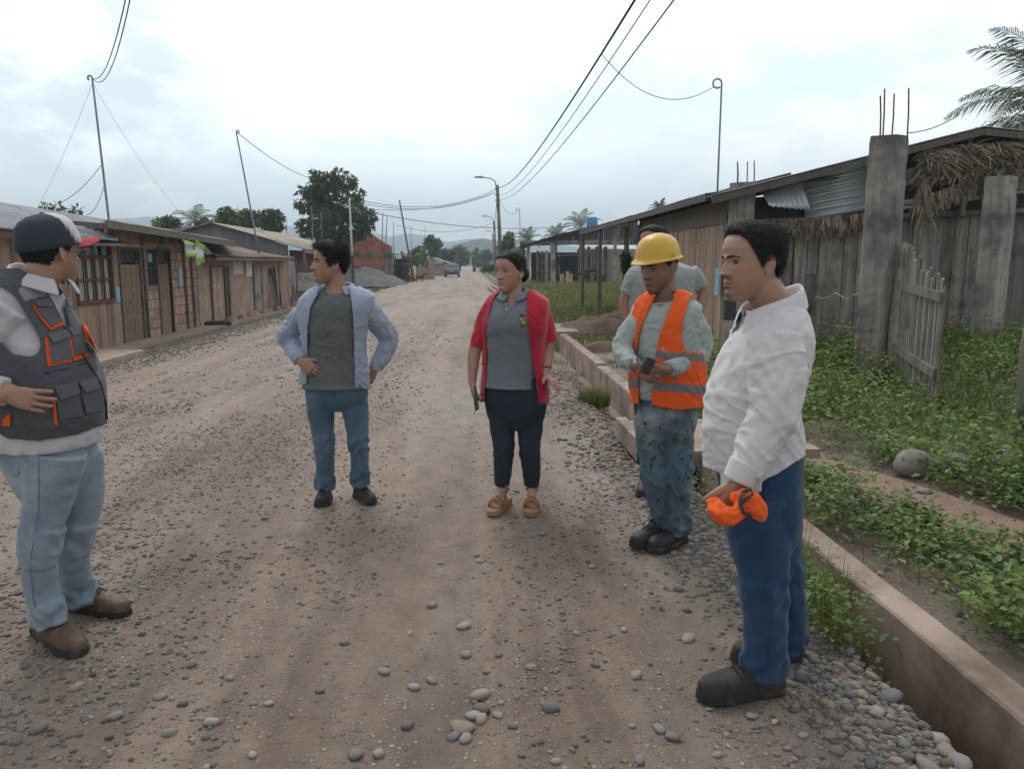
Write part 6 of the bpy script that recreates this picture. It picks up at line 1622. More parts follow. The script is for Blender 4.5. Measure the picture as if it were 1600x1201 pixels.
            if stubble:
                st = hd & (y < -.02) & (z < .30) ; sm = st * np.clip((.31 - z) / .08, 0, 1) * (1 - lm[:, 0]); T *= 1 - sm[:, None] * stubble
                mu = hd & (y < -.33) & (np.abs(x) < .115) & (z > .255) & (z < .305); T[mu] *= 1 - max(must, stubble * 1.6); go = hd & (y < -.33) & (np.abs(x) < .06) & (z < .17) & (z > .03); T[go] *= 1 - must * .7
            eo = hd * np.exp(-((np.abs(x) - .13) / .08) ** 2) * np.exp(-((z - .49) / .045) ** 2) * (y < -.1); T *= 1 - .22 * eo[:, None]
            n_ = np.array([mnoise.noise(Vector(v) * 22) for v in V[::1]]) if len(V) < 250000 else 0
            return T * (1 + .06 * np.reshape(n_, (-1, 1)))
        return f
    def hair(s, line, top=.06, side=.02, back=.03, front=0.0, strands=1500, mat=None, seed=0, noise_=.012, slen=.10, sdir=(0, -.3, -.6), name='hair', zmin=.1, flow=None, quiff=0.0):
        """line: list of (azimuth deg from face, hairline height); hair is a shell over the scalp with strands"""
        az = np.radians([a for a, _ in line]); hz_ = [h for _, h in line]
        def thick(a, z, x, y):
            aa = abs(a); hl = np.interp(aa, az, hz_); m_ = smooth(-.012, .035, z - hl)
            tz = smooth(.60, .92, z); t = side + (back - side) * smooth(1.6, 2.6, aa) * (1 - tz); t = t * (1 - tz) + top * tz
            t += quiff * g1(a, .9) * g1(z - .93, .10)
            n_ = mnoise.noise(Vector((x * 9 + seed, y * 4, z * 7))) * noise_ + mnoise.noise(Vector((x * 24, y * 10 + seed, z * 18))) * noise_ * .7
            return -.03 * (1 - m_) + m_ * (t + n_)
        seg = 120; zs = [z for z in HEAD_Z if z > zmin]
        rows = [[np.array(s.HM @ p) for p in head_row(z, seg, s.hk['fem'], 0, s.hk['wide'], s.hk['jaw'], thick)] for z in zs]
        G = Geo(); G.grid(rows, seg); r = rs(seed + 5); T = [1.0] * len(G.V)
        # strands
        cand = []
        for i, z in enumerate(zs[:-1]):
            if z < .2: continue
            base = head_row(z, seg, s.hk['fem'], 0, s.hk['wide'], s.hk['jaw'])
            for k in range(seg):
                p = base[k]; a = abs(math.atan2(p.x, -p.y))
                if z > np.interp(a, az, hz_) + .02: cand.append((i, k))
        fl = Vector(sdir)
        for _ in range(strands):
            i, k = cand[r.randint(len(cand))]; p = Vector(rows[i][k]); pl = s.HM.inverted() @ p; nrm = Vector((pl.x / .35, pl.y / .42, max(-.1, pl.z - .5) * 1.6)).normalized()
            d = (fl if flow is None else Vector(flow(pl))) + Vector(r.normal(0, .28, 3)); d = (d - nrm * d.dot(nrm) * .8 + nrm * .10).normalized()
            L_ = slen * r.uniform(.5, 1.2); sd = d.cross(nrm).normalized() * .0055; a0 = pl - nrm * .004; a1 = pl + d * L_ * .55 + nrm * .008; a2 = pl + d * L_
            b_ = len(G.V); G.V += [tuple(s.HM @ v) for v in (a0 - sd, a0 + sd, a1 + sd, a1 - sd, a2)]; G.F += [[b_, b_ + 1, b_ + 2, b_ + 3], [b_ + 3, b_ + 2, b_ + 4]]; T += [r.uniform(.5, 1.5)] * 5
        V = np.array(G.V); o = mesh_obj(name, V, G.F, mat or m_hair, None, smooth=True, tint=T); o.parent = s.root; return o
    # ---- hand
    def hand(s, G, wrist, fdir, back, thumb, curls=(.5, .5, .5, .5), size=1.0, spread=.06, tcurl=.4, tang=.8, fl=1.0):
        """fdir finger direction, back = back-of-hand normal, thumb = side the thumb is on; curls in radians per joint (index..little)"""
        f = Vector(fdir).normalized(); b = Vector(back); b = (b - f * b.dot(f)).normalized(); t = Vector(thumb); t = t - f * t.dot(f) - b * t.dot(b); t.normalize(); k = size; W = Vector(wrist)
        rows = []
        for (u, hw, th) in ((-.012, .024, .019), (.012, .029, .0185), (.035, .036, .0175), (.06, .040, .0155), (.082, .040, .013), (.093, .036, .010)):
            row = []
            for q in range(24):
                a = 2 * PI * q / 24; row.append(np.array(W + (f * u + t * (spow(math.cos(a), .8) * hw) + b * (spow(math.sin(a), .8) * th)) * k))
            rows.append(row)
        G.grid(rows, 24)
        for i, (off, ln, rad, u0) in enumerate(((.0305, .072, .0089, .086), (.0102, .080, .0092, .091), (-.0102, .074, .0088, .088), (-.030, .058, .0080, .080))):
            d = (f + t * (spread * (1.5 - i))).normalized(); p = W + (f * (u0 - .012) + t * off) * k; c = curls[i]; pts = [(p, rad * k)]
            for j, (lj, cj) in enumerate(((.46, .7), (.30, 1.15), (.24, .8))):
                ang = c * cj; d = (d * math.cos(ang) - b * math.sin(ang)).normalized(); bb = None
                b2 = b; p = p + d * ln * lj * k * fl; pts.append((p, rad * k * (.98, .90, .78)[j]))
                # rotate the back normal with the finger
                b = (b * math.cos(ang) + (d - b * d.dot(b)).normalized() * math.sin(ang) * .0 + b2 * 0).normalized() if False else (b - d * b.dot(d)).normalized()
            b = Vector(back); b = (b - f * b.dot(f)).normalized()
            G.limb(pts, seg=14, step=.006)
        d = (f * math.cos(tang) + t * math.sin(tang) - b * .15).normalized(); p = W + (f * .022 + t * .022 - b * .004) * k
        pts = [(p, .0155 * k)]; p = p + d * .034 * k; pts.append((p, .0135 * k)); d = (d + (f * .6 - b * .5) * tcurl).normalized(); p = p + d * .030 * k; pts.append((p, .0108 * k)); d = (d + (f * .4 - b * .6 - t * .3) * tcurl).normalized(); p = p + d * .024 * k; pts.append((p, .009 * k))
        G.limb(pts, seg=14, step=.006)
    # ---- shoe
    def shoe(s, heel, toe, L_=None, w=.05, h=.085, collar=.10, kind='boot', mats=None, z0=0.0, toe_h=.055, laces=True):
        heel = Vector(heel); toe = Vector(toe); heel.z = toe.z = z0; f = (toe - heel); L_ = L_ or f.length; f.normalize(); r_x = Vector((f.y, -f.x, 0)); up = Vector((0, 0, 1)); rows = []; seg = 28
        st = [(0.0, .55, .50), (.04, .76, .74), (.12, .84, .98), (.25, .86, 1.0), (.38, .88, .86), (.52, .98, .70), (.66, 1.08, .60), (.80, 1.02, .54), (.92, .76, .46), (.985, .42, .36), (1.0, .15, .28)]
        zs = .024
        for (t, ww, hf) in st:
            row = []; hh_ = h * hf if t < .5 else max(toe_h * (hf / .60), .012)
            for q in range(seg):
                a = 2 * PI * q / seg; c, sn = spow(math.cos(a), .75), spow(math.sin(a), .85)
                row.append(np.array(heel + f * (t * L_) + r_x * (c * w * ww) + up * (zs + (hh_ * sn if sn > 0 else .012 * sn))))
            rows.append(row)
        G = Geo(); G.grid(rows, seg)
        if collar: G.limb([(heel + f * (L_ * .20) + up * (zs + .03), w * .80), (heel + f * (L_ * .19) + up * (h + .02), w * .80), (heel + f * (L_ * .18) + up * (h + collar * .5), w * .78)], cap=False)
        # tongue / instep
        G.limb([(heel + f * (L_ * .24) + up * (h + .012), w * .58), (heel + f * (L_ * .42) + up * (h * .78), w * .55), (heel + f * (L_ * .60) + up * (toe_h * .85), w * .5)])
        up_o = s.solid('shoe', G, mats[0], voxel=.006, it=3)
        mb = MB(); out = []
        for (t, ww) in ((-.012, .35), (.0, .68), (.06, .92), (.2, .98), (.4, .92), (.55, 1.02), (.68, 1.16), (.82, 1.12), (.93, .86), (.99, .52), (1.015, .2)): out.append((t, ww))
        pts = [heel + f * (t * L_) + r_x * w * ww for t, ww in out] + [heel + f * (t * L_) - r_x * w * ww for t, ww in out[::-1]]
        n = len(pts); V = [p + up * .001 for p in pts] + [p + up * .012 for p in pts] + [p + up * .027 for p in pts]
        V[n * 2:] = [heel + f * L_ * .45 + (p - heel - f * L_ * .45) * .985 for p in V[n * 2:]]
        Fq = [[j * n + i, j * n + (i + 1) % n, (j + 1) * n + (i + 1) % n, (j + 1) * n + i] for j in range(2) for i in range(n)] + [list(range(n))[::-1], [2 * n + i for i in range(n)]]
        mb.add(V, Fq); so = mb.build('sole', mats[1], None, smooth=False); so.parent = up_o
        if laces:
            mb = MB()
            for k in range(5):
                t = .36 + k * .055; zc_ = zs + np.interp(t, [.3, .45, .62], [h * .98, h * .84, toe_h * 1.12]) + .004; c = heel + f * (t * L_) + up * zc_
                mb.tube([c - r_x * w * .50 - up * .012, c + up * .004 + f * .004, c + r_x * w * .50 - up * .012], .0028, 6)
            c = heel + f * (.36 * L_) + up * (zs + h + .006)
            for sg_ in (-1, 1): mb.tube([c, c + r_x * sg_ * .02 + up * .012, c + r_x * sg_ * .035 + f * .02 - up * .01, c + r_x * sg_ * .03 + f * .03 - up * .025], .0025, 6)
            lo = mb.build('laces', mats[2] if len(mats) > 2 else mats[1], None, smooth=True); lo.parent = up_o
        return up_o
def inpoly(px, py, poly):
    n = len(poly); inside = np.zeros(len(px), bool); j = n - 1
    for i in range(n):
        xi, yi = poly[i]; xj, yj = poly[j]
        c = ((yi > py) != (yj > py)) & (px < (xj - xi) * (py - yi) / (yj - yi + 1e-9) + xi); inside ^= c; j = i
    return inside
# materials for people
def skin_mat(name, c):
    m = M(name, c, tuple(x * .86 for x in c), scale=9, detail=5, rough=.44, tint=True, bump=.35, bscale=75, bdist=.002, spec=.4)
    b = m.node_tree.nodes['Principled BSDF']; b.inputs['Subsurface Weight'].default_value = .08; b.inputs['Subsurface Radius'].default_value = (.012, .005, .003); b.inputs['Subsurface Scale'].default_value = .6
    return m
def cloth(name, c, c2=None, weave=900, sheen=.15, bump=.45, bdist=.009, bscale=12, bstretch=(1, 1, 2.2), **k):
    return M(name, c, c2 or tuple(x * .88 for x in c), scale=3.5, detail=6, rough=.92, tint=True, sheen=sheen, spec=.15, bump=bump, bscale=bscale, bdist=bdist, bstretch=bstretch, grain=.06, **k)
m_eye = M('eye', (1, 1, 1), (.97, .97, .97), rough=.15, tint=True, spec=.6)
m_hair = M('black_hair', (.014, .012, .012), (.008, .007, .007), scale=30, detail=3, rough=.62, tint=True, bump=.5, bscale=90, bdist=.004, spec=.22)
# ================================================================ THE PEOPLE
m_skin1 = skin_mat('skin_tan', (.355, .20, .14)); m_skin2 = skin_mat('skin_brown', (.235, .125, .088)); m_skinw = skin_mat('skin_woman', (.38, .215, .16))
m_dkshoe = M('black_shoe', (.022, .022, .024), (.03, .03, .032), scale=8, rough=.6, tint=True, bump=.3, bscale=60, bdist=.002, stain=(.10, .085, .07), stain_scale=9, stain_lo=.6, stain_hi=.8)
m_dksole = M('dark_sole', (.03, .029, .028), scale=9, rough=.8, stain=(.12, .09, .07), stain_scale=12, stain_lo=.5, stain_hi=.7)
def ring(f, pl, pr, py, dd, fr, bk, n=2.3, dy=0.0, ww=None):
    """torso ring whose silhouette runs from pixel pl to pr at row py (frontal figures)"""
    a, b = f.P(pl, py, dd), f.P(pr, py, dd); c = (a + b) / 2
    return (c.x, c.y, c.z, ww or (b.x - a.x) / 2, fr, bk, n, dy)
def body_torso(B, tor, yw):
    n_ = len(tor); B.torso([(x, y, z, w * (.80 if i < n_ - 1 else .92), a * (.84 if i < n_ - 2 else .93), b * .80, n, d) for i, (x, y, z, w, a, b, n, d) in enumerate(tor)], yw)
def sring(f, pf, pb, py, dd, hw, n=2.2, dy=0.0, face=-1):
    """ring for side-on figures: pf = pixel of the front, pb = pixel of the back"""
    a, b = f.P(pf, py, dd), f.P(pb, py, dd); dep = abs(b.x - a.x); mid = a.lerp(b, .55)
    return (mid.x, mid.y, mid.z, hw, dep * .55, dep * .45, n, dy)

# ---------------------------------------------------------------- the woman in the red cardigan
f = Fig(802, 792, 'woman in red cardigan, grey polo shirt and dark trousers holding a phone low'); P = f.P
B = Geo()
f.head(B, 797, 424, 0, .232, -40, 2, 0, fem=1, nose=.85, wide=1.0, jaw=.95)
f.neck(B, .052, P(804, 472, .02), .062)
tor = [ring(f, 778, 834, 652, .0, .07, .09, 2.3), ring(f, 762, 850, 635, .0, .10, .12), ring(f, 760, 850, 605, 0, .115, .12), ring(f, 765, 842, 570, 0, .108, .10), ring(f, 763, 843, 535, 0, .11, .10), ring(f, 760, 844, 508, 0, .135, .10), ring(f, 760, 846, 488, .0, .12, .105), ring(f, 766, 846, 468, .01, .085, .10), ring(f, 784, 830, 457, .02, .06, .075)]
body_torso(B, tor, R(-12))
for pts in ([(P(770, 482, .02), .036), (P(753, 515, .03), .040), (P(742, 548, .03), .040), (P(739, 575, .0), .033), (P(738, 598, -.02), .024)],
            [(P(842, 482, .0), .036), (P(854, 515, .02), .040), (P(856, 545, .02), .041), (P(854, 568, -.03), .034), (P(852, 585, -.07), .023)]): B.limb(pts)
f.hand(B, P(738, 598, -.02), (.10, -.10, -1), (-.9, -.1, -.1), (.0, -1, 0), (.7, .75, .8, .8), .92, .03, .7, .5)
f.hand(B, P(852, 586, -.07), (.55, -.62, -.42), (.15, .2, 1), (-.6, -.6, 0), (.12, .08, .12, .2), .92, .10, .15, .9)
for pts in ([(P(783, 660, 0), .055), (P(786, 712, -.01), .045), (P(786, 752, .01), .034), (P(785, 775, .02), .030), (P(785, 785, .02), .028)], [(P(829, 660, 0), .055), (P(828, 712, -.01), .045), (P(831, 752, .02), .034), (P(831, 777, .02), .030), (P(831, 786, .02), .028)]): B.limb(pts)
# feet in sandals with toes
def foot(G, heel, toe, w=.042):
    heel = Vector(heel); toe = Vector(toe); d = toe - heel; L_ = d.length; d.normalize(); x = Vector((d.y, -d.x, 0)).normalized()
    G.limb([(heel + Vector((0, 0, .02)), .030), (heel + d * L_ * .3 + Vector((0, 0, .030)), .034), (heel + d * L_ * .58 + Vector((0, 0, .012)), .038), (heel + d * L_ * .76, .034)], flat=(1.1, .75))
    for k, (o, l, r_) in enumerate(((-.030, .19, .0125), (-.011, .20, .009), (.005, .185, .0085), (.020, .165, .008), (.033, .14, .0075))):
        sgn = 1; G.limb([(heel + d * L_ * .68 + x * o * .9, r_), (heel + d * (L_ * .72 + l * .18) + x * o + Vector((0, 0, -.008)), r_), (heel + d * (L_ * .72 + l * .33) + x * o * 1.05 + Vector((0, 0, -.016)), r_ * .9)], seg=10, step=.008)
hl, tl = P(790, 782, .05), P(775, 789, -.10); hr, tr = P(831, 783, .06), P(830, 791, -.11)
for v, z in ((hl, .085), (tl, .060), (hr, .085), (tr, .060)): v.z = z
foot(B, hl, tl); foot(B, hr, tr)
f.solid('body', B, m_skinw, .0038, 2, tint=f.skin_tint(lip=(.95, .66, .66), hl=[(0, .84), (30, .82), (55, .70), (75, .54), (90, .50), (110, .44), (140, .34), (180, .26)]))
f.face_parts(gaze=-.6, open_=.95, brow=.62, browz=.60, eyed=-.006)
f.hair([(0, .84), (30, .82), (55, .70), (75, .54), (90, .50), (110, .44), (140, .34), (180, .26)], top=.024, side=.018, back=.022, strands=2600, noise_=.004, slen=.10, flow=lambda p: (p.x * -.2, .9, -.45), quiff=0)
G = Geo(); G.ell(f.HM @ Vector((.02, .47, .40)), (.042, .038, .050)); f.solid('hair_bun', G, m_hair, .005, 3)
mb = MB(); c = f.HM @ Vector((.335, .01, .345)); mb.lathe(c, [(.001, -.007), (.006, -.003), (.006, .003), (.001, .007)], 10); f.plain('earring', mb, m_galv)
# trousers
m_trw = cloth('dark_slacks', (.030, .042, .056), (.024, .034, .047), sheen=.05, bump=.25)
G = Geo(); G.torso([ring(f, 776, 838, 670, .0, .06, .08, 2.0), ring(f, 764, 849, 657, .0, .092, .115, 2.1), ring(f, 758, 854, 635, .0, .115, .14), ring(f, 757, 854, 612, 0, .118, .13), ring(f, 762, 846, 585, 0, .108, .11)], R(-10), wr=.003)
fold = lambda t: .35 + (1.3 if .45 < t < .62 else 0) + (1.0 if t > .85 else 0)
G.limb([(P(786, 636, .01), .088), (P(785, 668, 0), .080), (P(787, 700, -.015), .062), (P(786, 727, .0), .059), (P(785, 757, .02), .043)], wr=.006, seed=1, wrf=fold, cap=False)
G.limb([(P(825, 636, .01), .088), (P(828, 668, 0), .081), (P(827, 700, -.015), .063), (P(830, 727, .0), .060), (P(831, 758, .02), .044)], wr=.006, seed=2, wrf=fold, cap=False)
f.solid('trousers', G, m_trw, .006, 3)
# polo shirt
m_polo = cloth('grey_polo', (.155, .18, .20), (.135, .155, .175), bump=.3)
G = Geo(); polo = [ring(f, 757, 841, 604, -.01, .128, .13, 2.4), ring(f, 757, 841, 590, 0, .125, .125), ring(f, 760, 842, 560, 0, .120, .11), ring(f, 759, 844, 530, 0, .125, .11), ring(f, 758, 846, 508, 0, .148, .11, 2.5), ring(f, 760, 850, 488, .0, .132, .115), ring(f, 764, 850, 470, .01, .094, .11), ring(f, 778, 838, 459, .02, .072, .09), ring(f, 789, 824, 453, .03, .058, .07)]
G.torso(polo, R(-12), wr=.004, seed=3, fr=8); po = f.solid('polo_shirt', G, m_polo, .005, 2, fold=.0040, cut=lambda V, px, py: (V[:, 1] < .03) & inpoly(px, py, [(782, 440), (786, 459), (794, 479), (799, 480), (818, 459), (824, 440)]))
def collar(f, cx, cyl, lenf, mat, yaw, cpos, r_in, h, drop, flare=.028, gap=32, name='collar', parent=None, back=.018, thick=.004):
    """folded shirt collar: a standing band opening at the front, with the fall turned outwards"""
    V = []; nA = 40; prof = 5; fx = (math.sin(R(yaw)), -math.cos(R(yaw)))
    for k in range(nA + 1):
        a = R(gap) + (2 * PI - 2 * R(gap)) * k / nA; pt = 1 - abs(k / nA - .5) * 2   # 0 at front points, 1 at the back
        rx, ry = r_in
        dirv = Vector((math.sin(a), -math.cos(a), 0)); dirv = Matrix.Rotation(R(yaw), 3, 'Z') @ dirv
        el = Vector((math.sin(a) * rx, -math.cos(a) * ry, 0)); el = Matrix.Rotation(R(yaw), 3, 'Z') @ el
        zf = back * pt - drop * (1 - pt) ** 1.3
        ptn = 1.0 + 1.1 * max(0, 1 - pt * 3.2)
        V += [Vector(cpos) + el * .98 + Vector((0, 0, zf - .01)), Vector(cpos) + el * 1.0 + Vector((0, 0, zf + h)), Vector(cpos) + el + dirv * .006 + Vector((0, 0, zf + h + .002)), Vector(cpos) + el + dirv * flare * .6 + Vector((0, 0, zf + h * .35)), Vector(cpos) + el + dirv * flare * (1 + .25 * (ptn - 1)) + Vector((0, 0, zf - h * .45 * ptn))]
    n = prof; Fq = [[i * n + j, i * n + j + 1, (i + 1) * n + j + 1, (i + 1) * n + j] for i in range(nA) for j in range(n - 1)]
    o = mesh_obj(name, [tuple(v) for v in V], Fq, mat, None, smooth=True, tint=[1.0] * len(V)); o.parent = parent or f.root
    md = o.modifiers.new('t', 'SOLIDIFY'); md.thickness = thick; md.offset = 1; md = o.modifiers.new('b', 'SUBSURF'); md.levels = md.render_levels = 1
    return o
collar(f, 0, 0, 0, m_polo, -14, P(804, 456, .012), (.062, .068), .018, .040, flare=.052, gap=14, parent=po, back=.018)
def on_front(fig, geo_o, px, py, off=.004):
    """first point of a mesh met by the camera ray through a pixel, in the figure's own frame"""
    dg = bpy.context.evaluated_depsgraph_get(); o0 = fig.P(px, py, -1.2); o1 = fig.P(px, py, 1.0); d = (o1 - o0).normalized()
    ok, loc, nrm, _ = geo_o.ray_cast(o0, d); return (loc + nrm * off, nrm) if ok else (fig.P(px, py, -.1), Vector((0, -1, 0)))
mb = MB(); prev = None
for (px, py) in ((791, 476), (792, 484), (790, 494)):
    p, n = on_front(f, po, px, py, .003); mb.tube([p - n * .003, p + n * .0025], .0055, 10, 1.0 if py < 490 else .4)
q = f.plain('button', mb, m_white, po)
# round coloured crest on the chest
def patch(fig, target, pxs, mat, name, parent, th=.0015, tint=1.0, off=.002):
    """small embroidered shape: outline given in the photograph, laid onto the cloth it is sewn to"""
    pts = [on_front(fig, target, x, y, off) for x, y in pxs]; c = sum((p for p, n in pts), Vector()) / len(pts); nn = sum((n for p, n in pts), Vector()).normalized()
    V = [c + nn * th] + [p + n * th for p, n in pts] + [p - n * .003 for p, n in pts]; n = len(pts)
    Fq = [[0, 1 + i, 1 + (i + 1) % n] for i in range(n)] + [[1 + i, 1 + n + i, 1 + n + (i + 1) % n, 1 + (i + 1) % n] for i in range(n)]
    o = mesh_obj(name, [tuple(v) for v in V], Fq, mat, None, tint=[tint] * len(V)); o.parent = parent; return o
m_em = M('embroidery', (1, 1, 1), (.85, .85, .85), scale=60, tint=True, rough=.8)
def circ(cx, cy, rx, ry, n=14, a0=0, a1=2 * PI): return [(cx + rx * math.cos(a0 + (a1 - a0) * i / n), cy + ry * math.sin(a0 + (a1 - a0) * i / n)) for i in range(n)]
em = patch(f, po, circ(815.5, 499.5, 7.2, 9.5), m_em, 'crest', po, tint=(.12, .26, .20), off=.0022)
patch(f, po, circ(816, 499, 5.2, 7.8), m_em, 'crest', po, tint=(.16, .18, .17), off=.0045)
patch(f, po, [(812, 496), (820, 494.5), (820.5, 502), (816, 508), (812, 503)], m_em, 'crest', po, tint=(.38, .10, .05), off=.0065)
patch(f, po, [(812.2, 496.5), (814, 496.5), (817.5, 501.5), (815, 502)], m_em, 'crest', po, tint=(.62, .55, .22), off=.0085)
patch(f, po, [(816.5, 503), (820.3, 502), (819, 505), (816, 506)], m_em, 'crest', po, tint=(.60, .45, .15), off=.0085)
patch(f, po, [(813, 492), (819, 491.5), (819, 494.5), (813, 495)], m_em, 'crest', po, tint=(.04, .04, .06), off=.0065)
patch(f, po, [(814, 507.5), (817.5, 508), (817, 510.5), (815, 510)], m_em, 'crest', po, tint=(.03, .03, .035), off=.0065)
# red cardigan, open shell
m_card = cloth('red_knit', (.44, .018, .040), (.36, .014, .032), sheen=.3, bump=.7, bscale=26, bdist=.006, bstretch=(3, 3, .35))
G = Geo(); car_t = [ring(f, 750, 857, 640, .01, .125, .16, 2.3), ring(f, 750, 858, 628, .01, .13, .165), ring(f, 751, 857, 600, .01, .135, .155), ring(f, 754, 852, 565, .01, .13, .14), ring(f, 753, 853, 530, .01, .135, .135), ring(f, 752, 856, 508, .0, .155, .13), ring(f, 754, 859, 488, .0, .142, .13), ring(f, 758, 858, 470, .01, .105, .12), ring(f, 772, 842, 457, .02, .082, .10), ring(f, 786, 828, 450, .03, .066, .085)]
G.torso(car_t, R(-12), wr=.006, seed=4, fr=2.5)
G.limb([(P(770, 478, .02), .054), (P(759, 500, .025), .055), (P(751, 525, .03), .054), (P(747, 541, .03), .055)], wr=.007, seed=4, cap=False)
G.limb([(P(841, 478, .01), .055), (P(849, 500, .02), .055), (P(854, 520, .02), .055), (P(856, 534, .02), .056)], wr=.007, seed=5, cap=False)
def cutw(V, px, py):
    fr_ = V[:, 1] < .03
    L_ = np.interp(py, [440, 452, 465, 490, 520, 560, 600, 640], [792, 783, 772, 764, 759, 760, 758, 756]); Rr = np.interp(py, [440, 452, 465, 490, 520, 560, 600, 640], [812, 818, 822, 823, 826, 832, 838, 842])
    k = fr_ & (px > L_) & (px < Rr) & (py < 655)
    hem = np.interp(px, [745, 757, 765, 838, 850, 862], [628, 629, 628, 632, 632, 630]); k |= py > hem
    k |= (py < 460) & (V[:, 1] < .03) & (px > 780) & (px < 824); k |= (py < 453)
    cuffL = (px < 757) & (py > np.interp(px, [735, 757], [541, 549])) & (py < 560) & (px < 752) & False
    return k
f.solid('cardigan', G, m_card, .006, 3, fold=.004, cut=cutw, shell=.005, seed=4)
# phone and bracelet
mb = MB(); c = P(743, 622, -.075); ax = Vector((.15, -.35, -1)).normalized(); sd = Vector((.35, -.9, .35)); sd = (sd - ax * sd.dot(ax)).normalized(); nn = ax.cross(sd)
mb.hexa([c + ax * i * .074 + sd * j * .034 + nn * k * .004 for k in (-1, 1) for (i, j) in ((-1, -1), (1, -1), (1, 1), (-1, 1))]); 
ph = mb.build('phone', m_iron, None); ph.data.transform(Matrix.Translation((0, 0, 0))); ph.location = f.root.location; ph.rotation_euler = f.root.rotation_euler
bv = ph.modifiers.new('b', 'BEVEL'); bv.width = .0035; bv.segments = 2; tag(ph, 'dark phone held low in the hand of the woman in the red cardigan', 'phone')
mb = MB(); c = P(853, 574, -.048); ax = Vector((-.05, -.3, -1)).normalized(); x = ax.cross(Vector((0, 1, 0))).normalized(); y = ax.cross(x)
mb.tube([c + (x * math.cos(a) + y * math.sin(a)) * .0315 for a in np.linspace(0, 2 * PI, 22)], .0034, 6); f.plain('bracelet', mb, m_dark)
# sandals
m_cork = M('tan_sandal', (.36, .19, .10), (.30, .155, .08), scale=14, rough=.7, tint=True)
for h_, t_ in ((hl, tl), (hr, tr)):
    d = Vector((t_.x - h_.x, t_.y - h_.y, 0)); L_ = d.length + .085; d.normalize(); x = Vector((d.y, -d.x, 0)); o_ = Vector((h_.x, h_.y, 0)) - d * .035
    out = [(0, .6), (.05, .86), (.2, .95), (.4, .9), (.6, 1.02), (.75, 1.12), (.88, 1.02), (.96, .75), (1, .35)]; mb = MB()
    pts = [(t, w) for t, w in out] + [(t, -w) for t, w in out[::-1]]; n = len(pts); V = []
    for lv in range(2): V += [o_ + d * t * (L_ + .03) + x * w * .043 + Vector((0, 0, .001 if lv == 0 else .052 - .022 * t)) for t, w in pts]
    mb.add(V, [[i, (i + 1) % n, n + (i + 1) % n, n + i] for i in range(n)] + [list(range(n))[::-1], [n + i for i in range(n)]])
    sd_ = f.plain('sandal', mb, m_cork, smooth=False); mb = MB()
    for (t, h2, w_) in ((.64, .045, .0085), (.76, .036, .0085)):
        c = o_ + d * t * (L_ + .03); mb.tube([c - x * .045 + Vector((0, 0, .036)), c - x * .034 + Vector((0, 0, .05 + h2 * .6)), c + Vector((0, 0, .056 + h2)), c + x * .034 + Vector((0, 0, .05 + h2 * .6)), c + x * .045 + Vector((0, 0, .036))], w_, 8)
    c = o_ + d * .30 * L_; mb.tube([c + Vector((math.cos(a) * .038, math.sin(a) * .040, .115)) for a in np.linspace(0, 2 * PI, 16)], .006, 6)
    k = mb.build('strap', m_cork, None, smooth=True); k.parent = sd_

# ---------------------------------------------------------------- man in the open pale blue shirt
f = Fig(535, 780, 'man in open pale blue shirt over grey t-shirt, hands on hips, looking left', D=4.80); P = f.P
B = Geo(); f.head(B, 516, 411, 0, .243, -62, -2, 0, nose=1.05)
f.neck(B, .060, P(528, 462, .02), .085)
tor = [ring(f, 478, 574, 630, 0, .10, .12), ring(f, 480, 570, 605, 0, .11, .12), ring(f, 480, 562, 565, 0, .105, .10), ring(f, 478, 562, 530, 0, .11, .10), ring(f, 476, 568, 500, 0, .125, .11), ring(f, 476, 574, 475, .0, .12, .115), ring(f, 484, 574, 459, .01, .09, .10), ring(f, 505, 550, 449, .02, .07, .075)]
body_torso(B, tor, R(-4))
eL, wL = P(449, 522, .08), P(468, 561, -.10); eR, wR = P(606, 527, .16), P(585, 576, .10)
B.limb([(P(490, 472, .02), .040), (P(466, 495, .07), .045), (eL, .042), (P(459, 543, .06), .036), (wL, .026)]); B.limb([(P(566, 472, .02), .040), (P(590, 497, .08), .045), (eR, .042), (P(598, 552, .14), .036), (wR, .026)])
f.hand(B, wL + Vector((.008, -.02, -.008)), (.80, -.12, -.58), (-.2, -.9, .3), (.3, .3, .9), (.40, .45, .45, .5), 1.0, .05, .5, .7)
f.hand(B, wR, (-.35, .25, -1), (.85, -.4, .2), (-.3, .5, .2), (.3, .35, .4, .5), 1.0, .06, .4, .7)
for pts in ([(P(500, 625, 0), .06), (P(506, 695, 0), .038), (P(507, 758, .02), .03)], [(P(548, 625, 0), .06), (P(559, 690, 0), .036), (P(562, 745, .03), .03)]): B.limb(pts)
f.solid('body', B, m_skin1, .0038, 2, tint=f.skin_tint(stubble=.12, hl=[(0, .84), (25, .82), (45, .76), (62, .62), (76, .42), (88, .48), (100, .52), (120, .42), (150, .25), (180, .22)]))
f.face_parts(gaze=-.3, open_=.85, brow=1.15, browz=.578, eyed=-.006)
f.hair([(0, .84), (25, .82), (45, .76), (62, .62), (76, .42), (88, .48), (100, .52), (120, .42), (150, .25), (180, .22)], top=.070, side=.022, back=.026, strands=5200, noise_=.012, slen=.11, flow=lambda p: (.1, -.7 if p.y < 0 else .2, -.5 if p.z < .85 else -.05), quiff=.05, seed=2)
m_j2 = cloth('blue_jeans', (.085, .145, .205), (.055, .10, .15), stain=(.18, .235, .27), stain_scale=2.2, stain_lo=.48, stain_hi=.72)
G = Geo(); G.torso([ring(f, 500, 556, 641, 0, .06, .07, 2), ring(f, 482, 572, 628, .0, .10, .12, 2.2), ring(f, 477, 574, 612, 0, .112, .125), ring(f, 478, 568, 590, 0, .105, .11)], R(-5), wr=.003)
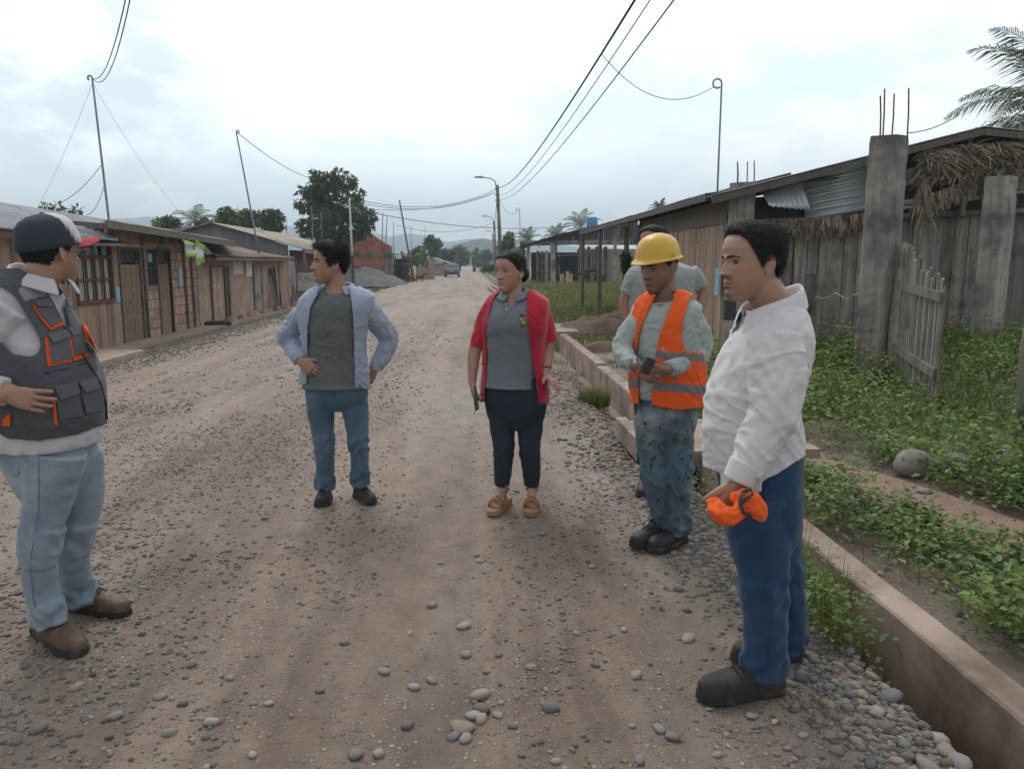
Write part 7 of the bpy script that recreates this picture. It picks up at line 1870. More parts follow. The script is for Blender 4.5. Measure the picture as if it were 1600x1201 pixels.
jf = lambda t: .5 + (1.6 if .42 < t < .6 else 0) + (2.0 if t > .84 else 0)
G.limb([(P(499, 618, 0), .086), (P(502, 650, 0), .080), (P(506, 690, -.01), .064), (P(508, 725, .01), .058), (P(508, 762, .03), .054)], wr=.009, seed=7, wrf=jf, cap=False, fr=17)
G.limb([(P(552, 618, 0), .086), (P(556, 650, 0), .079), (P(560, 688, -.01), .062), (P(562, 720, .01), .056), (P(562, 756, .04), .052)], wr=.009, seed=8, wrf=jf, cap=False, fr=17)
je = f.solid('jeans', G, m_j2, .006, 2)
mb = MB(); p, n = on_front(f, je, 521, 612, .003); p2, n2 = on_front(f, je, 521, 622, .003); mb.bar(p, p2, .022, .006, .8); f.plain('fly', mb, m_j2, je, smooth=False)
m_ts = cloth('grey_tshirt', (.125, .135, .138), (.105, .115, .118), bump=.35, stain=(.05, .055, .055), stain_scale=9, stain_lo=.70, stain_hi=.74)
G = Geo(); G.torso([ring(f, 474, 573, 605, -.01, .125, .13, 2.5), ring(f, 476, 572, 594, 0, .122, .13), ring(f, 479, 566, 565, 0, .118, .11), ring(f, 478, 564, 535, 0, .120, .11), ring(f, 476, 570, 500, 0, .135, .115), ring(f, 476, 575, 477, .0, .13, .12), ring(f, 484, 575, 461, .01, .10, .11), ring(f, 503, 553, 451, .02, .08, .085), ring(f, 509, 547, 447, .025, .07, .075)], R(-4), wr=.009, seed=9, fr=10)
ts_ = f.solid('t_shirt', G, m_ts, .005, 2, fold=.007, seed=3, cut=lambda V, px, py: (V[:, 1] < .04) & inpoly(px, py, [(498, 430), (503, 448), (512, 457), (524, 460), (537, 456), (546, 445), (548, 430)]))
m_ovs = cloth('pale_blue_shirt', (.31, .36, .46), (.27, .32, .42), bump=.45)
G = Geo(); G.torso([ring(f, 464, 579, 622, .01, .135, .145, 2.4), ring(f, 466, 579, 605, .01, .138, .145), ring(f, 471, 574, 570, .01, .135, .13), ring(f, 472, 572, 535, .01, .135, .13), ring(f, 468, 577, 500, 0, .150, .13), ring(f, 466, 584, 477, .0, .145, .135), ring(f, 474, 584, 460, .01, .118, .125), ring(f, 492, 562, 449, .02, .10, .105), ring(f, 502, 554, 443, .03, .085, .09)], R(-4), wr=.006, seed=10, fr=5)
G.limb([(P(488, 474, .02), .070), (P(470, 497, .07), .068), (eL, .062), (P(458, 541, .07), .058), (P(467, 560, -.085), .040)], wr=.010, seed=11, fr=15, cap=False)
G.limb([(P(566, 474, .02), .070), (P(587, 499, .08), .068), (eR, .060), (P(601, 548, .14), .056), (P(588, 571, .10), .041)], wr=.010, seed=12, fr=15, cap=False)
def cut2(V, px, py):
    fr_ = V[:, 1] < .04
    L_ = np.interp(py, [440, 450, 480, 510, 560, 600, 625], [512, 500, 486, 481, 480, 479, 478]); Rr = np.interp(py, [440, 450, 480, 510, 560, 600, 625], [538, 545, 550, 552, 553, 555, 560])
    k = fr_ & (px > L_) & (px < Rr); k |= (py < 447) & (V[:, 1] < .06)
    hem = np.interp(px, [455, 480, 540, 560, 585], [600, 602, 606, 608, 609]); k |= py > hem
    return k
ov = f.solid('open_shirt', G, m_ovs, .006, 2, fold=.007, cut=cut2, shell=.004, seed=12)
collar(f, 0, 0, 0, m_ovs, -6, P(527, 452, .03), (.084, .088), .026, .012, flare=.055, gap=36, parent=ov, back=.020)
for c_, d_ in ((P(467, 559, -.09), Vector((.5, -.45, -.7))), (P(587, 573, .10), Vector((-.2, 0, -1)))):
    d_.normalize(); G = Geo(); G.limb([(c_ - d_ * .035, .043), (c_ + d_ * .02, .041)], cap=False); f.solid('cuff', G, m_ovs, .005, 1, parent=ov)
f.shoe(P(510, 768, .10), P(502, 797, -.13), w=.047, h=.082, mats=(m_dkshoe, m_dksole, m_dkshoe), collar=.08)
f.shoe(P(558, 758, .13), P(582, 788, -.08), w=.047, h=.082, mats=(m_dkshoe, m_dksole, m_dkshoe), collar=.08)

# ---------------------------------------------------------------- worker in the hard hat and orange vest
f = Fig(1030, 842, 'worker in yellow hard hat and orange vest looking down at his hands', D=4.05); P = f.P
B = Geo(); f.head(B, 1029, 415, 0, .248, -50, 12, 0, nose=1.15, wide=1.04, jaw=1.05)
f.neck(B, .062, P(1040, 474, .02), .085)
yw = R(-28)
tor = [ring(f, 998, 1086, 660, 0, .11, .12), ring(f, 1000, 1088, 620, 0, .125, .12), ring(f, 996, 1090, 575, 0, .14, .11), ring(f, 990, 1090, 530, 0, .135, .11), ring(f, 988, 1094, 494, 0, .125, .115), ring(f, 996, 1092, 473, .01, .095, .10), ring(f, 1018, 1066, 462, .02, .07, .08)]
body_torso(B, tor, yw)
eL, wL = P(968, 545, -.02), P(994, 572, -.22); eR, wR = P(1096, 556, -.02), P(1040, 578, -.24)
B.limb([(P(1002, 500, .0), .038), (eL, .042), (wL, .027)]); B.limb([(P(1078, 500, .02), .038), (eR, .042), (wR, .027)])
f.hand(B, wL + Vector((.004, 0, -.004)), (.55, -.35, -.35), (-.55, -.75, .2), (.45, -.1, .9), (.75, .8, .85, .9), 1.02, .02, .6, .6)
f.hand(B, wR, (-.85, -.15, -.25), (.1, -.75, -.5), (-.3, -.3, .9), (.7, .8, .85, .9), 1.02, .02, .6, .6)
for pts in ([(P(1016, 660, 0), .06), (P(1024, 745, -.02), .045), (P(1034, 808, .04), .035)], [(P(1058, 660, 0), .07), (P(1060, 750, -.02), .05), (P(1058, 825, .0), .035)]): B.limb(pts)
f.solid('body', B, m_skin2, .0038, 2, tint=f.skin_tint(stubble=.2, must=.35, lip=(1.0, .75, .75)))
f.face_parts(gaze=0, gz=-.012, open_=.6, brow=1.0, browz=.572, eyed=-.004)
f.hair([(0, .86), (45, .78), (62, .62), (78, .48), (88, .52), (100, .54), (120, .44), (150, .28), (180, .25)], top=.0, side=.016, back=.02, strands=1500, noise_=.003, slen=.03, seed=6)
# hard hat
m_hat = M('yellow_hard_hat', (.62, .36, .03), (.52, .29, .025), scale=5, rough=.42, spec=.5, coat=.1, tint=True, stain=(.40, .25, .05), stain_scale=13, stain_lo=.60, stain_hi=.72)
HMX = f.HM @ Matrix.Translation((0, .0, .71)) @ Matrix.Rotation(R(-4), 4, 'X') @ Matrix.Scale(1.10, 4)
def dome(rows, seg=72):
    V = []
    for (rx, rf, rb, z, zf) in rows:
        for k in range(seg):
            a = 2 * PI * k / seg; x, y = math.sin(a), -math.cos(a); r_y = rf if y < 0 else rb
            ridge = .012 * (g1(x * rx, .05) + .7 * g1(abs(x * rx) - .11, .025)) * smooth(.05, .3, z)
            V.append(tuple(HMX @ Vector((x * rx, y * r_y, z + ridge + (zf * max(0, -y) ** 3)))))
    n = len(rows); return V, [[i * seg + k, i * seg + (k + 1) % seg, (i + 1) * seg + (k + 1) % seg, (i + 1) * seg + k] for i in range(n - 1) for k in range(seg)] + [[(n - 1) * seg + k for k in range(seg)]]
V, Fq = dome([(.385, .46, .50, -.075, .0), (.41, .50, .53, -.085, -.01), (.43, .60, .56, -.085, -.035), (.425, .59, .555, -.06, -.03), (.395, .50, .52, -.045, 0), (.388, .475, .51, .0, 0), (.38, .46, .50, .08, 0), (.36, .43, .47, .18, 0), (.32, .38, .42, .27, 0), (.25, .30, .335, .345, 0), (.16, .19, .215, .39, 0), (.06, .07, .08, .412, 0), (.01, .012, .012, .416, 0)])
hh_ = mesh_obj('hard_hat', V, Fq, m_hat, None, smooth=True, tint=[1.0] * len(V)); hh_.parent = f.root; md = hh_.modifiers.new('s', 'SUBSURF'); md.levels = md.render_levels = 1
mb = MB(); 
for sx in (-1, 1): c = HMX @ Vector((sx * .40, -.02, .02)); mb.tube([c - Vector((0, 0, .006)), c + Vector((0, 0, .008))], .008, 8)
k_ = mb.build('hat_slot', m_hat, None); k_.parent = hh_
m_j3 = M('paint_stained_jeans', (.085, .13, .17), (.05, .085, .12), scale=3, detail=6, rough=.92, tint=True, sheen=.1, bump=.5, bscale=12, bdist=.009, bstretch=(1, 1, 2.2), stain=(.26, .275, .275), stain_scale=3.2, stain_lo=.50, stain_hi=.62, grain=.06)
def splat(fig, V):
    T = np.ones((len(V), 3)); r = rs(5)
    for _ in range(95):
        c = np.array((r.uniform(-.2, .25), r.uniform(-.15, .0), r.uniform(.25, .95))); s_ = r.uniform(.003, .009); d = np.hypot(V[:, 0] - c[0], (V[:, 2] - c[2]) * r.uniform(.35, 1)); T[(d < s_) & (V[:, 1] < .0)] = .3
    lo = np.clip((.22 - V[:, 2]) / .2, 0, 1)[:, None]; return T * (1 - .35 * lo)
G = Geo(); G.torso([ring(f, 1006, 1078, 690, 0, .07, .08, 2), ring(f, 997, 1086, 665, .0, .115, .12, 2.4), ring(f, 996, 1088, 640, 0, .125, .125), ring(f, 1000, 1086, 610, 0, .12, .11)], yw, wr=.003)
hf = lambda t: .7 + (1.8 if .42 < t < .62 else 0) + (2.2 if t > .78 else 0)
G.limb([(P(1015, 650, -.02), .085), (P(1015, 690, -.02), .072), (P(1022, 742, -.03), .060), (P(1028, 780, .01), .060), (P(1036, 812, .05), .052)], wr=.007, seed=17, wrf=hf, cap=False, fr=16)
G.limb([(P(1058, 650, 0), .092), (P(1058, 690, 0), .086), (P(1059, 745, -.02), .076), (P(1059, 785, .0), .068), (P(1057, 832, .01), .070)], wr=.008, seed=18, wrf=hf, cap=False, fr=16)
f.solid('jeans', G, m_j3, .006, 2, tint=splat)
m_ls = cloth('pale_long_sleeve', (.335, .375, .36), (.29, .33, .315), bump=.4)
G = Geo(); G.torso([ring(f, 996, 1086, 622, 0, .135, .125, 2.4), ring(f, 994, 1088, 606, 0, .145, .125), ring(f, 990, 1092, 575, 0, .155, .12), ring(f, 988, 1092, 535, 0, .148, .12), ring(f, 986, 1096, 496, 0, .135, .12), ring(f, 992, 1094, 475, .01, .105, .108), ring(f, 1014, 1068, 463, .02, .080, .085), ring(f, 1020, 1062, 459, .02, .072, .078)], yw, wr=.005, seed=19)
G.limb([(P(1006, 492, 0), .058), (P(984, 518, -.01), .055), (P(973, 543, -.03), .052), (P(980, 561, -.12), .046), (P(992, 571, -.20), .037)], wr=.008, seed=20, fr=16, cap=False)
G.limb([(P(1076, 492, .02), .062), (P(1091, 522, .01), .062), (P(1092, 553, -.02), .058), (P(1068, 568, -.13), .049), (P(1044, 577, -.22), .038)], wr=.008, seed=21, fr=16, cap=False)
ls = f.solid('long_sleeve_shirt', G, m_ls, .005, 2, fold=.007, seed=21, cut=lambda V, px, py: (V[:, 1] < .05) & inpoly(px, py, [(1004, 440), (1012, 460), (1020, 473), (1032, 478), (1048, 470), (1062, 458), (1066, 440)]))
G = Geo(); cpos = P(1038, 466, .0); G.limb([(cpos + Matrix.Rotation(yw, 3, 'Z') @ Vector((math.sin(a) * .076, -math.cos(a) * .088, -.004 - .022 * math.cos(a))), .006) for a in np.linspace(0, 2 * PI, 30)], seg=8, cap=False); f.solid('collar', G, m_ls, .004, 1, parent=ls)
for k in range(9):     # faint raised print across the chest
    x = 997 + k * 3.6; patch(f, ls, [(x, 487), (x + 1.7, 487), (x + 1.5, 503), (x - .4, 503)], m_em, 'chest_print', ls, tint=(.37, .40, .385), off=.002) if x < 1035 else None
m_vest = cloth('orange_vest', (.80, .115, .02), (.70, .095, .018), sheen=.1, bump=.35, bscale=8, bstretch=(1, 1, .8))
def band(fig, V):
    px, py = fig.proj(V); T = np.ones((len(V), 3)); x_ = (px - 1040) / 50
    m_ = ((py > 597 + x_ * 5) & (py < 611 + x_ * 5)) | ((py > 549 + x_ * 4) & (py < 562 + x_ * 4)); T[m_] = (.22, 1.6, 9.0); return T
G = Geo(); G.torso([ring(f, 984, 1102, 652, .01, .155, .15, 2.5), ring(f, 985, 1101, 630, .01, .158, .15), ring(f, 983, 1102, 600, .01, .165, .145), ring(f, 982, 1102, 570, .01, .172, .135), ring(f, 980, 1100, 535, .01, .165, .132), ring(f, 980, 1102, 497, 0, .15, .132), ring(f, 986, 1100, 474, .01, .125, .12), ring(f, 1008, 1080, 459, .02, .10, .098), ring(f, 1016, 1068, 453, .02, .085, .09)], yw, wr=.005, seed=22, fr=3)
def cut3(V, px, py):
    fr_ = V[:, 1] < .05
    L_ = np.interp(py, [455, 470, 490, 520, 550, 600, 655], [1028, 1020, 1010, 999, 994, 998, 998]); Rr = np.interp(py, [455, 470, 490, 520, 550, 600, 655], [1050, 1052, 1042, 1031, 1024, 1018, 1017])
    k = fr_ & (px > L_) & (px < Rr); k |= (py < 458) & (V[:, 1] < .05) & (px > 1014) & (px < 1054)
    k |= fr_ & inpoly(px, py, [(1080, 462), (1070, 492), (1066, 528), (1072, 548), (1110, 552), (1120, 490), (1100, 455)]); k |= inpoly(px, py, [(994, 464), (987, 488), (984, 530), (986, 548), (960, 550), (960, 464)])
    hem = np.interp(px, [980, 1000, 1020, 1060, 1105], [628, 632, 634, 641, 637]); k |= py > hem
    k |= (V[:, 1] > .05) & inpoly(px, py, [(1086, 464), (1080, 492), (1082, 545), (1120, 550), (1120, 455)])
    return k
f.solid('safety_vest', G, m_vest, .0055, 2, fold=.007, cut=cut3, shell=.004, seed=22, tint=band)
f.shoe(P(1034, 818, .06), P(988, 834, -.06), w=.052, h=.088, mats=(m_dkshoe, m_dksole, m_dkshoe), collar=.08)
f.shoe(P(1068, 838, .05), P(1016, 862, -.12), w=.054, h=.088, mats=(m_dkshoe, m_dksole, m_dkshoe), collar=.08)
hvroot = f.root
def held(name, mb, mat, fig, label, cat, bev=0):
    o = mb.build(name, mat, None); o.location = fig.root.location; o.rotation_euler = fig.root.rotation_euler
    if bev: q = o.modifiers.new('b', 'BEVEL'); q.width = bev; q.segments = 2
    return tag(o, label, cat)
mb = MB(); c = P(1011, 571, -.33); ax = Vector((.45, -.1, .9)).normalized(); sd = Vector((.8, .5, -.35)); sd = (sd - ax * sd.dot(ax)).normalized(); nn = ax.cross(sd)
mb.hexa([c + ax * i * .042 + sd * j * .030 + nn * k * .011 for k in (-1, 1) for (i, j) in ((-1, -1), (1, -1), (1, 1), (-1, 1))]); held('phone', mb, m_iron, f, 'dark handset held in both hands of the worker in the hard hat', 'phone', .005)
mb = MB(); mb.tube([P(995, 556, -.30), P(999, 576, -.31)], .005, 8); held('pen', mb, m_carp, f, 'dark pen upright in the hand of the worker in the hard hat', 'pen')
mb = MB(); mb.lathe(P(998, 580, -.325), [(.001, -.008), (.009, -.005), (.009, .005), (.001, .008)], 10); mb.lathe(P(1002, 583, -.325), [(.001, -.008), (.008, -.004), (.008, .004), (.001, .008)], 10); held('orange_cap', mb, m_vest, f, 'small orange plastic caps pinched between the fingers of the worker', 'cap')
# ---------------------------------------------------------------- man in the dark multi-pocket vest, left edge
f = Fig(110, 990, 'man in red and white cap and dark pocket vest, hand on hip, leftmost', D=2.98); P = f.P
B = Geo(); f.head(B, 78, 392, .02, .236, 156, -2, 0, nose=.9, wide=1.06)
f.neck(B, .066, P(52, 455, .02), .10)
def st(L_, **k): return [sring(f, *a, **k) for a in L_]
tor = st([(155, 15, 705, .02, .15), (162, 8, 650, .02, .17), (158, 2, 600, .02, .175), (138, -18, 545, .02, .175), (104, -40, 490, .02, .175), (92, -42, 455, .02, .15), (86, -16, 432, .02, .10)])
tor = [(x, y, z, w, b, a, n, d) for x, y, z, w, a, b, n, d in tor]
yl = R(78)
def side_torso(G, rings, yw, **k): G.torso(rings, yw, **k)
B.torso([(x, y, z, w * .82, a * .86, b * .86, n, d) for x, y, z, w, a, b, n, d in tor], yl)
wr_ = P(8, 616, -.24); el = P(-75, 585, -.16)
B.limb([(P(-8, 478, -.12), .03), (el, .045), (wr_, .030)])
f.hand(B, wr_ + Vector((.004, 0, 0)), (1, .02, -.22), (-.05, -1, .1), (.1, -.15, 1), (.10, .16, .18, .22), 1.04, .085, .4, 2.9)
B.limb([(P(40, 480, .2), .045), (P(10, 560, .26), .042), (P(60, 640, .22), .03)])
for pts in ([(P(82, 720, -.05), .08), (P(62, 850, -.06), .05), (P(75, 965, -.07), .04)], [(P(110, 720, .12), .08), (P(112, 840, .16), .05), (P(125, 925, .22), .04)]): B.limb(pts)
f.solid('body', B, m_skin1, .0034, 2, tint=f.skin_tint(stubble=.12)); f.face_parts(gaze=0, open_=.8, eyed=-.004)
f.hair([(0, .95), (50, .90), (62, .62), (78, .46), (90, .52), (104, .52), (120, .36), (150, .16), (180, .12)], top=-.01, side=.022, back=.036, strands=2600, noise_=.006, slen=.05, seed=9)
m_cap = cloth('cap_cloth', (1, 1, 1), (.94, .94, .94), bump=.25, sheen=.1); HMX = f.HM @ Matrix.Translation((0, .0, .67)) @ Matrix.Rotation(R(-9), 4, 'X') @ Matrix.Scale(1.10, 4)
V, Fq = dome([(.352, .44, .485, -.10, 0), (.368, .455, .50, -.09, 0), (.366, .45, .495, 0, 0), (.352, .425, .47, .12, 0), (.325, .385, .43, .22, 0), (.27, .32, .35, .30, 0), (.18, .21, .235, .355, 0), (.08, .09, .10, .378, 0), (.012, .012, .014, .382, 0)])
inv = HMX.inverted()
T = [(.035, .045, .055) if (inv @ Vector(v)).y > -.02 - .17 * (1 - (inv @ Vector(v)).z / .38) else (.52, .50, .54) for v in V]
cp = mesh_obj('cap', V, Fq, m_cap, None, smooth=True, tint=T); cp.parent = f.root
V = []; n1, n2 = 20, 10
for lv in (0, 1):
    for j in range(n2 + 1):
        for i in range(n1 + 1):
            a = R(-68 + 136 * i / n1); t = j / n2; x = math.sin(a) * (.36 + .02 * t); y = -math.cos(a) * .44 - t * (.36 * math.cos(a) ** .6); V.append(tuple(HMX @ Vector((x, y, -.075 + (.018 if lv else 0) - .10 * (x / .36) ** 2 * (1 - .2 * t) - .02 * t + .01))))
m_ = n1 + 1; o2 = (n2 + 1) * m_
Fq = [[b_ + j * m_ + i, b_ + j * m_ + i + 1, b_ + (j + 1) * m_ + i + 1, b_ + (j + 1) * m_ + i] for b_ in (0, o2) for j in range(n2) for i in range(n1)] + [[n2 * m_ + i, n2 * m_ + i + 1, o2 + n2 * m_ + i + 1, o2 + n2 * m_ + i] for i in range(n1)]
k = mesh_obj('brim', V, Fq, m_cap, None, smooth=True, tint=[(.33, .025, .035)] * len(V)); k.parent = cp
mb = MB(); mb.lathe(HMX @ Vector((0, 0, .38)), [(.001, -.004), (.008, 0), (.006, .006), (.001, .008)], 10); q = mb.build('cap_button', m_dark, None); q.parent = cp
mb = MB()
for sx in (-1, 1):
    c = f.HM @ Vector((sx * .14, -.53, .49)); rr = [c + (f.HM.to_3x3() @ Vector((math.cos(a) * .105, 0, math.sin(a) * .075))) for a in np.linspace(0, 2 * PI, 18)]; mb.tube(rr, .0026, 6)
    mb.tube([f.HM @ Vector((sx * .235, -.49, .51)), f.HM @ Vector((sx * .335, -.30, .51)), f.HM @ Vector((sx * .345, .02, .50))], .0022, 6)
gl = f.plain('glasses', mb, m_galv)
# light jeans
m_j1 = cloth('light_jeans', (.24, .295, .35), (.165, .22, .275), bump=.7, stain=(.37, .41, .45), stain_scale=3, stain_lo=.50, stain_hi=.70)
G = Geo(); jt = [(x, y, z, w, b, a, n, d) for x, y, z, w, a, b, n, d in st([(120, 60, 790, .03, .09), (140, 38, 750, .03, .14), (150, 26, 710, .03, .165), (154, 20, 675, .02, .17), (154, 18, 655, .02, .165)])]
G.torso(jt, yl, wr=.004)
lf_ = lambda t: .6 + (1.6 if .42 < t < .62 else 0) + (2.0 if t > .86 else 0)
G.limb([(P(88, 705, -.06), .108), (P(76, 775, -.07), .088), (P(62, 850, -.09), .066), (P(64, 915, -.07), .060), (P(77, 975, -.07), .058)], wr=.010, seed=30, wrf=lf_, cap=False, fr=14, seg=40)
G.limb([(P(116, 705, .10), .105), (P(126, 775, .13), .086), (P(114, 850, .14), .067), (P(116, 890, .18), .065), (P(125, 936, .22), .063)], wr=.010, seed=31, wrf=lf_, cap=False, fr=14, seg=40)
j1 = f.solid('jeans', G, m_j1, .006, 2)
m_seam = M('denim_seam', (.10, .15, .21), scale=40)
def seam(name, pts, mat, parent, target, r_=.0012, off=.0012, tint=1.0):
    mb = MB(); mb.tube([on_front(f, target, x, y, off)[0] for x, y in pts], r_, 5, tint); return f.plain(name, mb, mat, parent)
seam('seam', [(61, 690 + k * 12) for k in range(8)] + [(60, 800), (56, 830), (50, 860), (48, 890), (52, 930), (60, 970)], m_seam, j1, j1)
seam('pocket_seam', [(30, 695), (30, 740), (22, 745)], m_seam, j1, j1)
mb = MB()
# white shirt under the vest
m_ws = cloth('white_shirt', (.50, .50, .52), (.44, .44, .47), bump=.5, bscale=8)
G = Geo(); wt_ = [(x, y, z, w, b, a, n, d) for x, y, z, w, a, b, n, d in st([(160, 10, 694, .02, .185), (165, 6, 675, .02, .19), (162, 0, 600, .02, .185), (142, -24, 545, .02, .185), (108, -42, 490, .02, .182), (96, -44, 455, .02, .16), (90, -18, 432, .02, .11)])]
G.torso(wt_, yl, wr=.004, seed=33)
G.limb([(P(10, 475, -.12), .085), (P(-30, 520, -.16), .082), (el, .070), (P(-30, 605, -.21), .055), (P(6, 612, -.235), .043)], wr=.012, seed=34, fr=11, cap=False, seg=40)
G.limb([(P(50, 475, .18), .08), (P(20, 560, .24), .06), (P(70, 650, .2), .045)], wr=.01, seed=35, cap=False)
ws = f.solid('shirt', G, m_ws, .006, 2, fold=.004, seed=34, cut=lambda V, px, py: inpoly(px, py, [(30, 395), (40, 425), (75, 445), (92, 462), (112, 440), (110, 395)]) & (py < 470) & (V[:, 1] > -2) & (V[:, 2] > 1.40) & (px > 60))
collar(f, 0, 0, 0, m_ws, 78, P(62, 436, .02), (.088, .094), .034, .035, flare=.034, gap=20, parent=ws, back=.028)
m_vd = cloth('dark_vest', (.092, .098, .108), (.068, .074, .084), bump=.4)
G = Geo(); vt = [(x, y, z, w, b, a, n, d) for x, y, z, w, a, b, n, d in st([(166, 2, 700, .02, .20), (170, -2, 670, .02, .205), (171, -6, 640, .02, .205), (168, -12, 600, .02, .205), (148, -32, 545, .02, .205), (116, -50, 490, .02, .20), (103, -54, 455, .02, .175), (94, -30, 430, .02, .13), (86, -10, 416, .02, .105)])]
G.torso(vt, yl, wr=.006, seed=36, fr=5)
G.torso([(x, y, z, .03, .02, .02, 2) for x, y, z in (P(60, 600, .02), P(60, 640, .02))], yl)
def vtint(fig, V):
    px, py = fig.proj(V); T = np.ones((len(V), 3)); nr_ = V[:, 1] < .05
    T[nr_ & inpoly(px, py, [(28, 450), (62, 444), (73, 462), (37, 470)])] = (3.2, 3.0, 2.9)
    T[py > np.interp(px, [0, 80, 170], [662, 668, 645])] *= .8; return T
def cutv(V, px, py):
    near = V[:, 1] < .02
    k = near & inpoly(px, py, [(-60, 440), (0, 448), (22, 462), (48, 500), (62, 530), (62, 548), (48, 556), (20, 552), (-10, 520), (-60, 520)])
    k |= inpoly(px, py, [(24, 400), (28, 414), (64, 440), (82, 466), (96, 494), (104, 512), (108, 508), (101, 480), (110, 455), (130, 430), (130, 400)]) & (V[:, 1] < .16)
    k |= (py < 418); k |= py > np.interp(px, [-10, 10, 60, 120, 172], [672, 686, 690, 680, 660]); k |= (V[:, 1] > .12) & (py > 440) & (py < 540) & (px < 80)
    return k
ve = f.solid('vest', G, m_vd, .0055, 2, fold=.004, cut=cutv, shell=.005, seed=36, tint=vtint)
def pocket(pts, flap, parent=ve, orange=None, name='pocket'):
    """patch pocket with raised flap; outlines in the photograph, sewn onto the vest"""
    p_ = patch(f, ve, pts, m_vd, name, ve, th=.004, off=.007, tint=1.15)
    if orange: patch(f, ve, orange, m_vest, 'pocket_trim', p_, th=.002, off=.0050, tint=.85).parent = ve
    patch(f, ve, flap, m_vd, 'pocket_flap', p_, th=.004, off=.013, tint=1.35)
pocket([(54, 482), (76, 478), (96, 502), (80, 512)], [(50, 470), (70, 466), (80, 474), (78, 480), (58, 480)], orange=[(50, 472), (56, 484), (80, 512), (99, 503), (98, 508), (78, 516), (70, 508), (52, 482)])
pocket([(74, 528), (102, 520), (112, 560), (80, 568)], [(72, 524), (100, 516), (106, 528), (82, 536)], orange=[(69, 527), (74, 528), (79, 566), (110, 560), (112, 565), (74, 573)])
pocket([(106, 522), (122, 520), (134, 550), (116, 556)], [(102, 514), (114, 512), (124, 522), (110, 527)], orange=[(102, 516), (106, 522), (116, 554), (136, 552), (136, 557), (114, 565), (106, 540)])
pocket([(86, 615), (118, 608), (128, 648), (92, 656)], [(84, 604), (116, 598), (122, 614), (94, 624)], orange=[(82, 625), (86, 625), (90, 664), (84, 664)])
pocket([(124, 608), (150, 602), (158, 640), (132, 646)], [(120, 598), (146, 590), (152, 606), (130, 613)])
patch(f, ve, [(124, 508), (130, 510), (152, 546), (148, 548), (132, 530)], m_vest, 'pocket_trim', ve, th=.003, off=.010, tint=.9)
patch(f, ve, [(8, 654), (18, 645), (18, 664), (6, 664)], m_vest, 'side_trim', ve, th=.003, off=.008, tint=.9)
seam('zip', [(100, 510), (112, 530), (126, 552), (142, 575), (156, 600), (164, 630), (166, 655)], m_dark, ve, ve, .004, .004)
seam('seam', [(70, 583), (100, 576), (140, 566)], m_dark, ve, ve, .0025, .003)
m_bt = M('brown_leather', (.115, .072, .045), (.085, .052, .034), scale=7, rough=.7, tint=True, bump=.4, bscale=40, bdist=.003, stain=(.20, .15, .11), stain_scale=8, stain_lo=.5, stain_hi=.75)
m_lace = M('dark_lace', (.03, .022, .018))
f.shoe(P(64, 1000, .07), P(128, 1036, -.16), w=.052, h=.098, mats=(m_bt, m_dksole, m_lace), collar=.12, toe_h=.062)
f.shoe(P(112, 950, .30), P(200, 958, .19), w=.052, h=.095, mats=(m_bt, m_dksole, m_lace), collar=.12, toe_h=.062)

# ---------------------------------------------------------------- man in the white shirt, right foreground
f = Fig(1195, 1060, 'man in white long sleeved shirt and dark blue jeans carrying a folded orange vest', D=2.62); P = f.P
B = Geo(); f.head(B, 1176, 409, .0, .245, -76, 2, 0, nose=.92, wide=1.0, jaw=1.05)
f.neck(B, .064, P(1212, 486, .02), .10); yr = R(-87)
tor = st([(1145, 1235, 770, .0, .14), (1108, 1250, 700, 0, .175), (1112, 1246, 640, 0, .17), (1126, 1254, 580, 0, .17), (1148, 1256, 530, 0, .17), (1166, 1252, 500, 0, .145), (1180, 1246, 476, 0, .09)])
B.torso([(x, y, z, w * .84, a * .88, b * .88, n, d) for x, y, z, w, a, b, n, d in tor], yr)
el, w_ = P(1212, 645, -.20), P(1158, 748, -.25); B.limb([(P(1212, 545, -.14), .035), (el, .04), (w_, .031)])
f.hand(B, w_ + Vector((-.004, 0, -.01)), (-.42, -.05, -1), (.25, -.95, .0), (-1, -.2, .1), (.5, .65, .7, .75), 1.06, .02, .6, .7)
B.limb([(P(1190, 525, .15), .045), (P(1185, 620, .2), .042), (P(1165, 700, .12), .03)])
for pts in ([(P(1190, 780, -.06), .09), (P(1195, 900, -.08), .06), (P(1190, 1040, -.04), .045)], [(P(1205, 780, .1), .09), (P(1220, 890, .12), .06), (P(1232, 1005, .2), .045)]): B.limb(pts)
f.solid('body', B, m_skin1, .0032, 2, tint=f.skin_tint(stubble=.16, must=.5, hl=[(0, .87), (30, .86), (48, .78), (60, .66), (74, .50), (84, .42), (96, .54), (108, .52), (124, .36), (150, .22), (180, .20)])); f.face_parts(gaze=0, open_=.7, brow=1.1, browz=.575, eyed=-.004)
f.hair([(0, .87), (30, .86), (48, .78), (60, .66), (74, .50), (84, .42), (96, .54), (108, .52), (124, .36), (150, .22), (180, .20)], top=.045, side=.012, back=.012, strands=6000, noise_=.009, slen=.075, flow=lambda p: (.1, .7 if p.z > .8 else .5, -.35 if p.z < .8 else .15), quiff=.045, seed=12)
m_j4 = cloth('dark_blue_jeans', (.024, .060, .125), (.017, .043, .095), bump=.55, stain=(.05, .10, .17), stain_scale=2.4, stain_lo=.52, stain_hi=.75)
G = Geo(); G.torso(st([(1150, 1225, 865, .02, .09), (1134, 1240, 830, .02, .155), (1130, 1246, 780, .0, .17), (1124, 1246, 740, .0, .17), (1116, 1248, 700, .0, .175)]), yr, wr=.004)
rf_ = lambda t: .6 + (1.2 if .42 < t < .6 else 0) + (1.8 if t > .88 else 0)
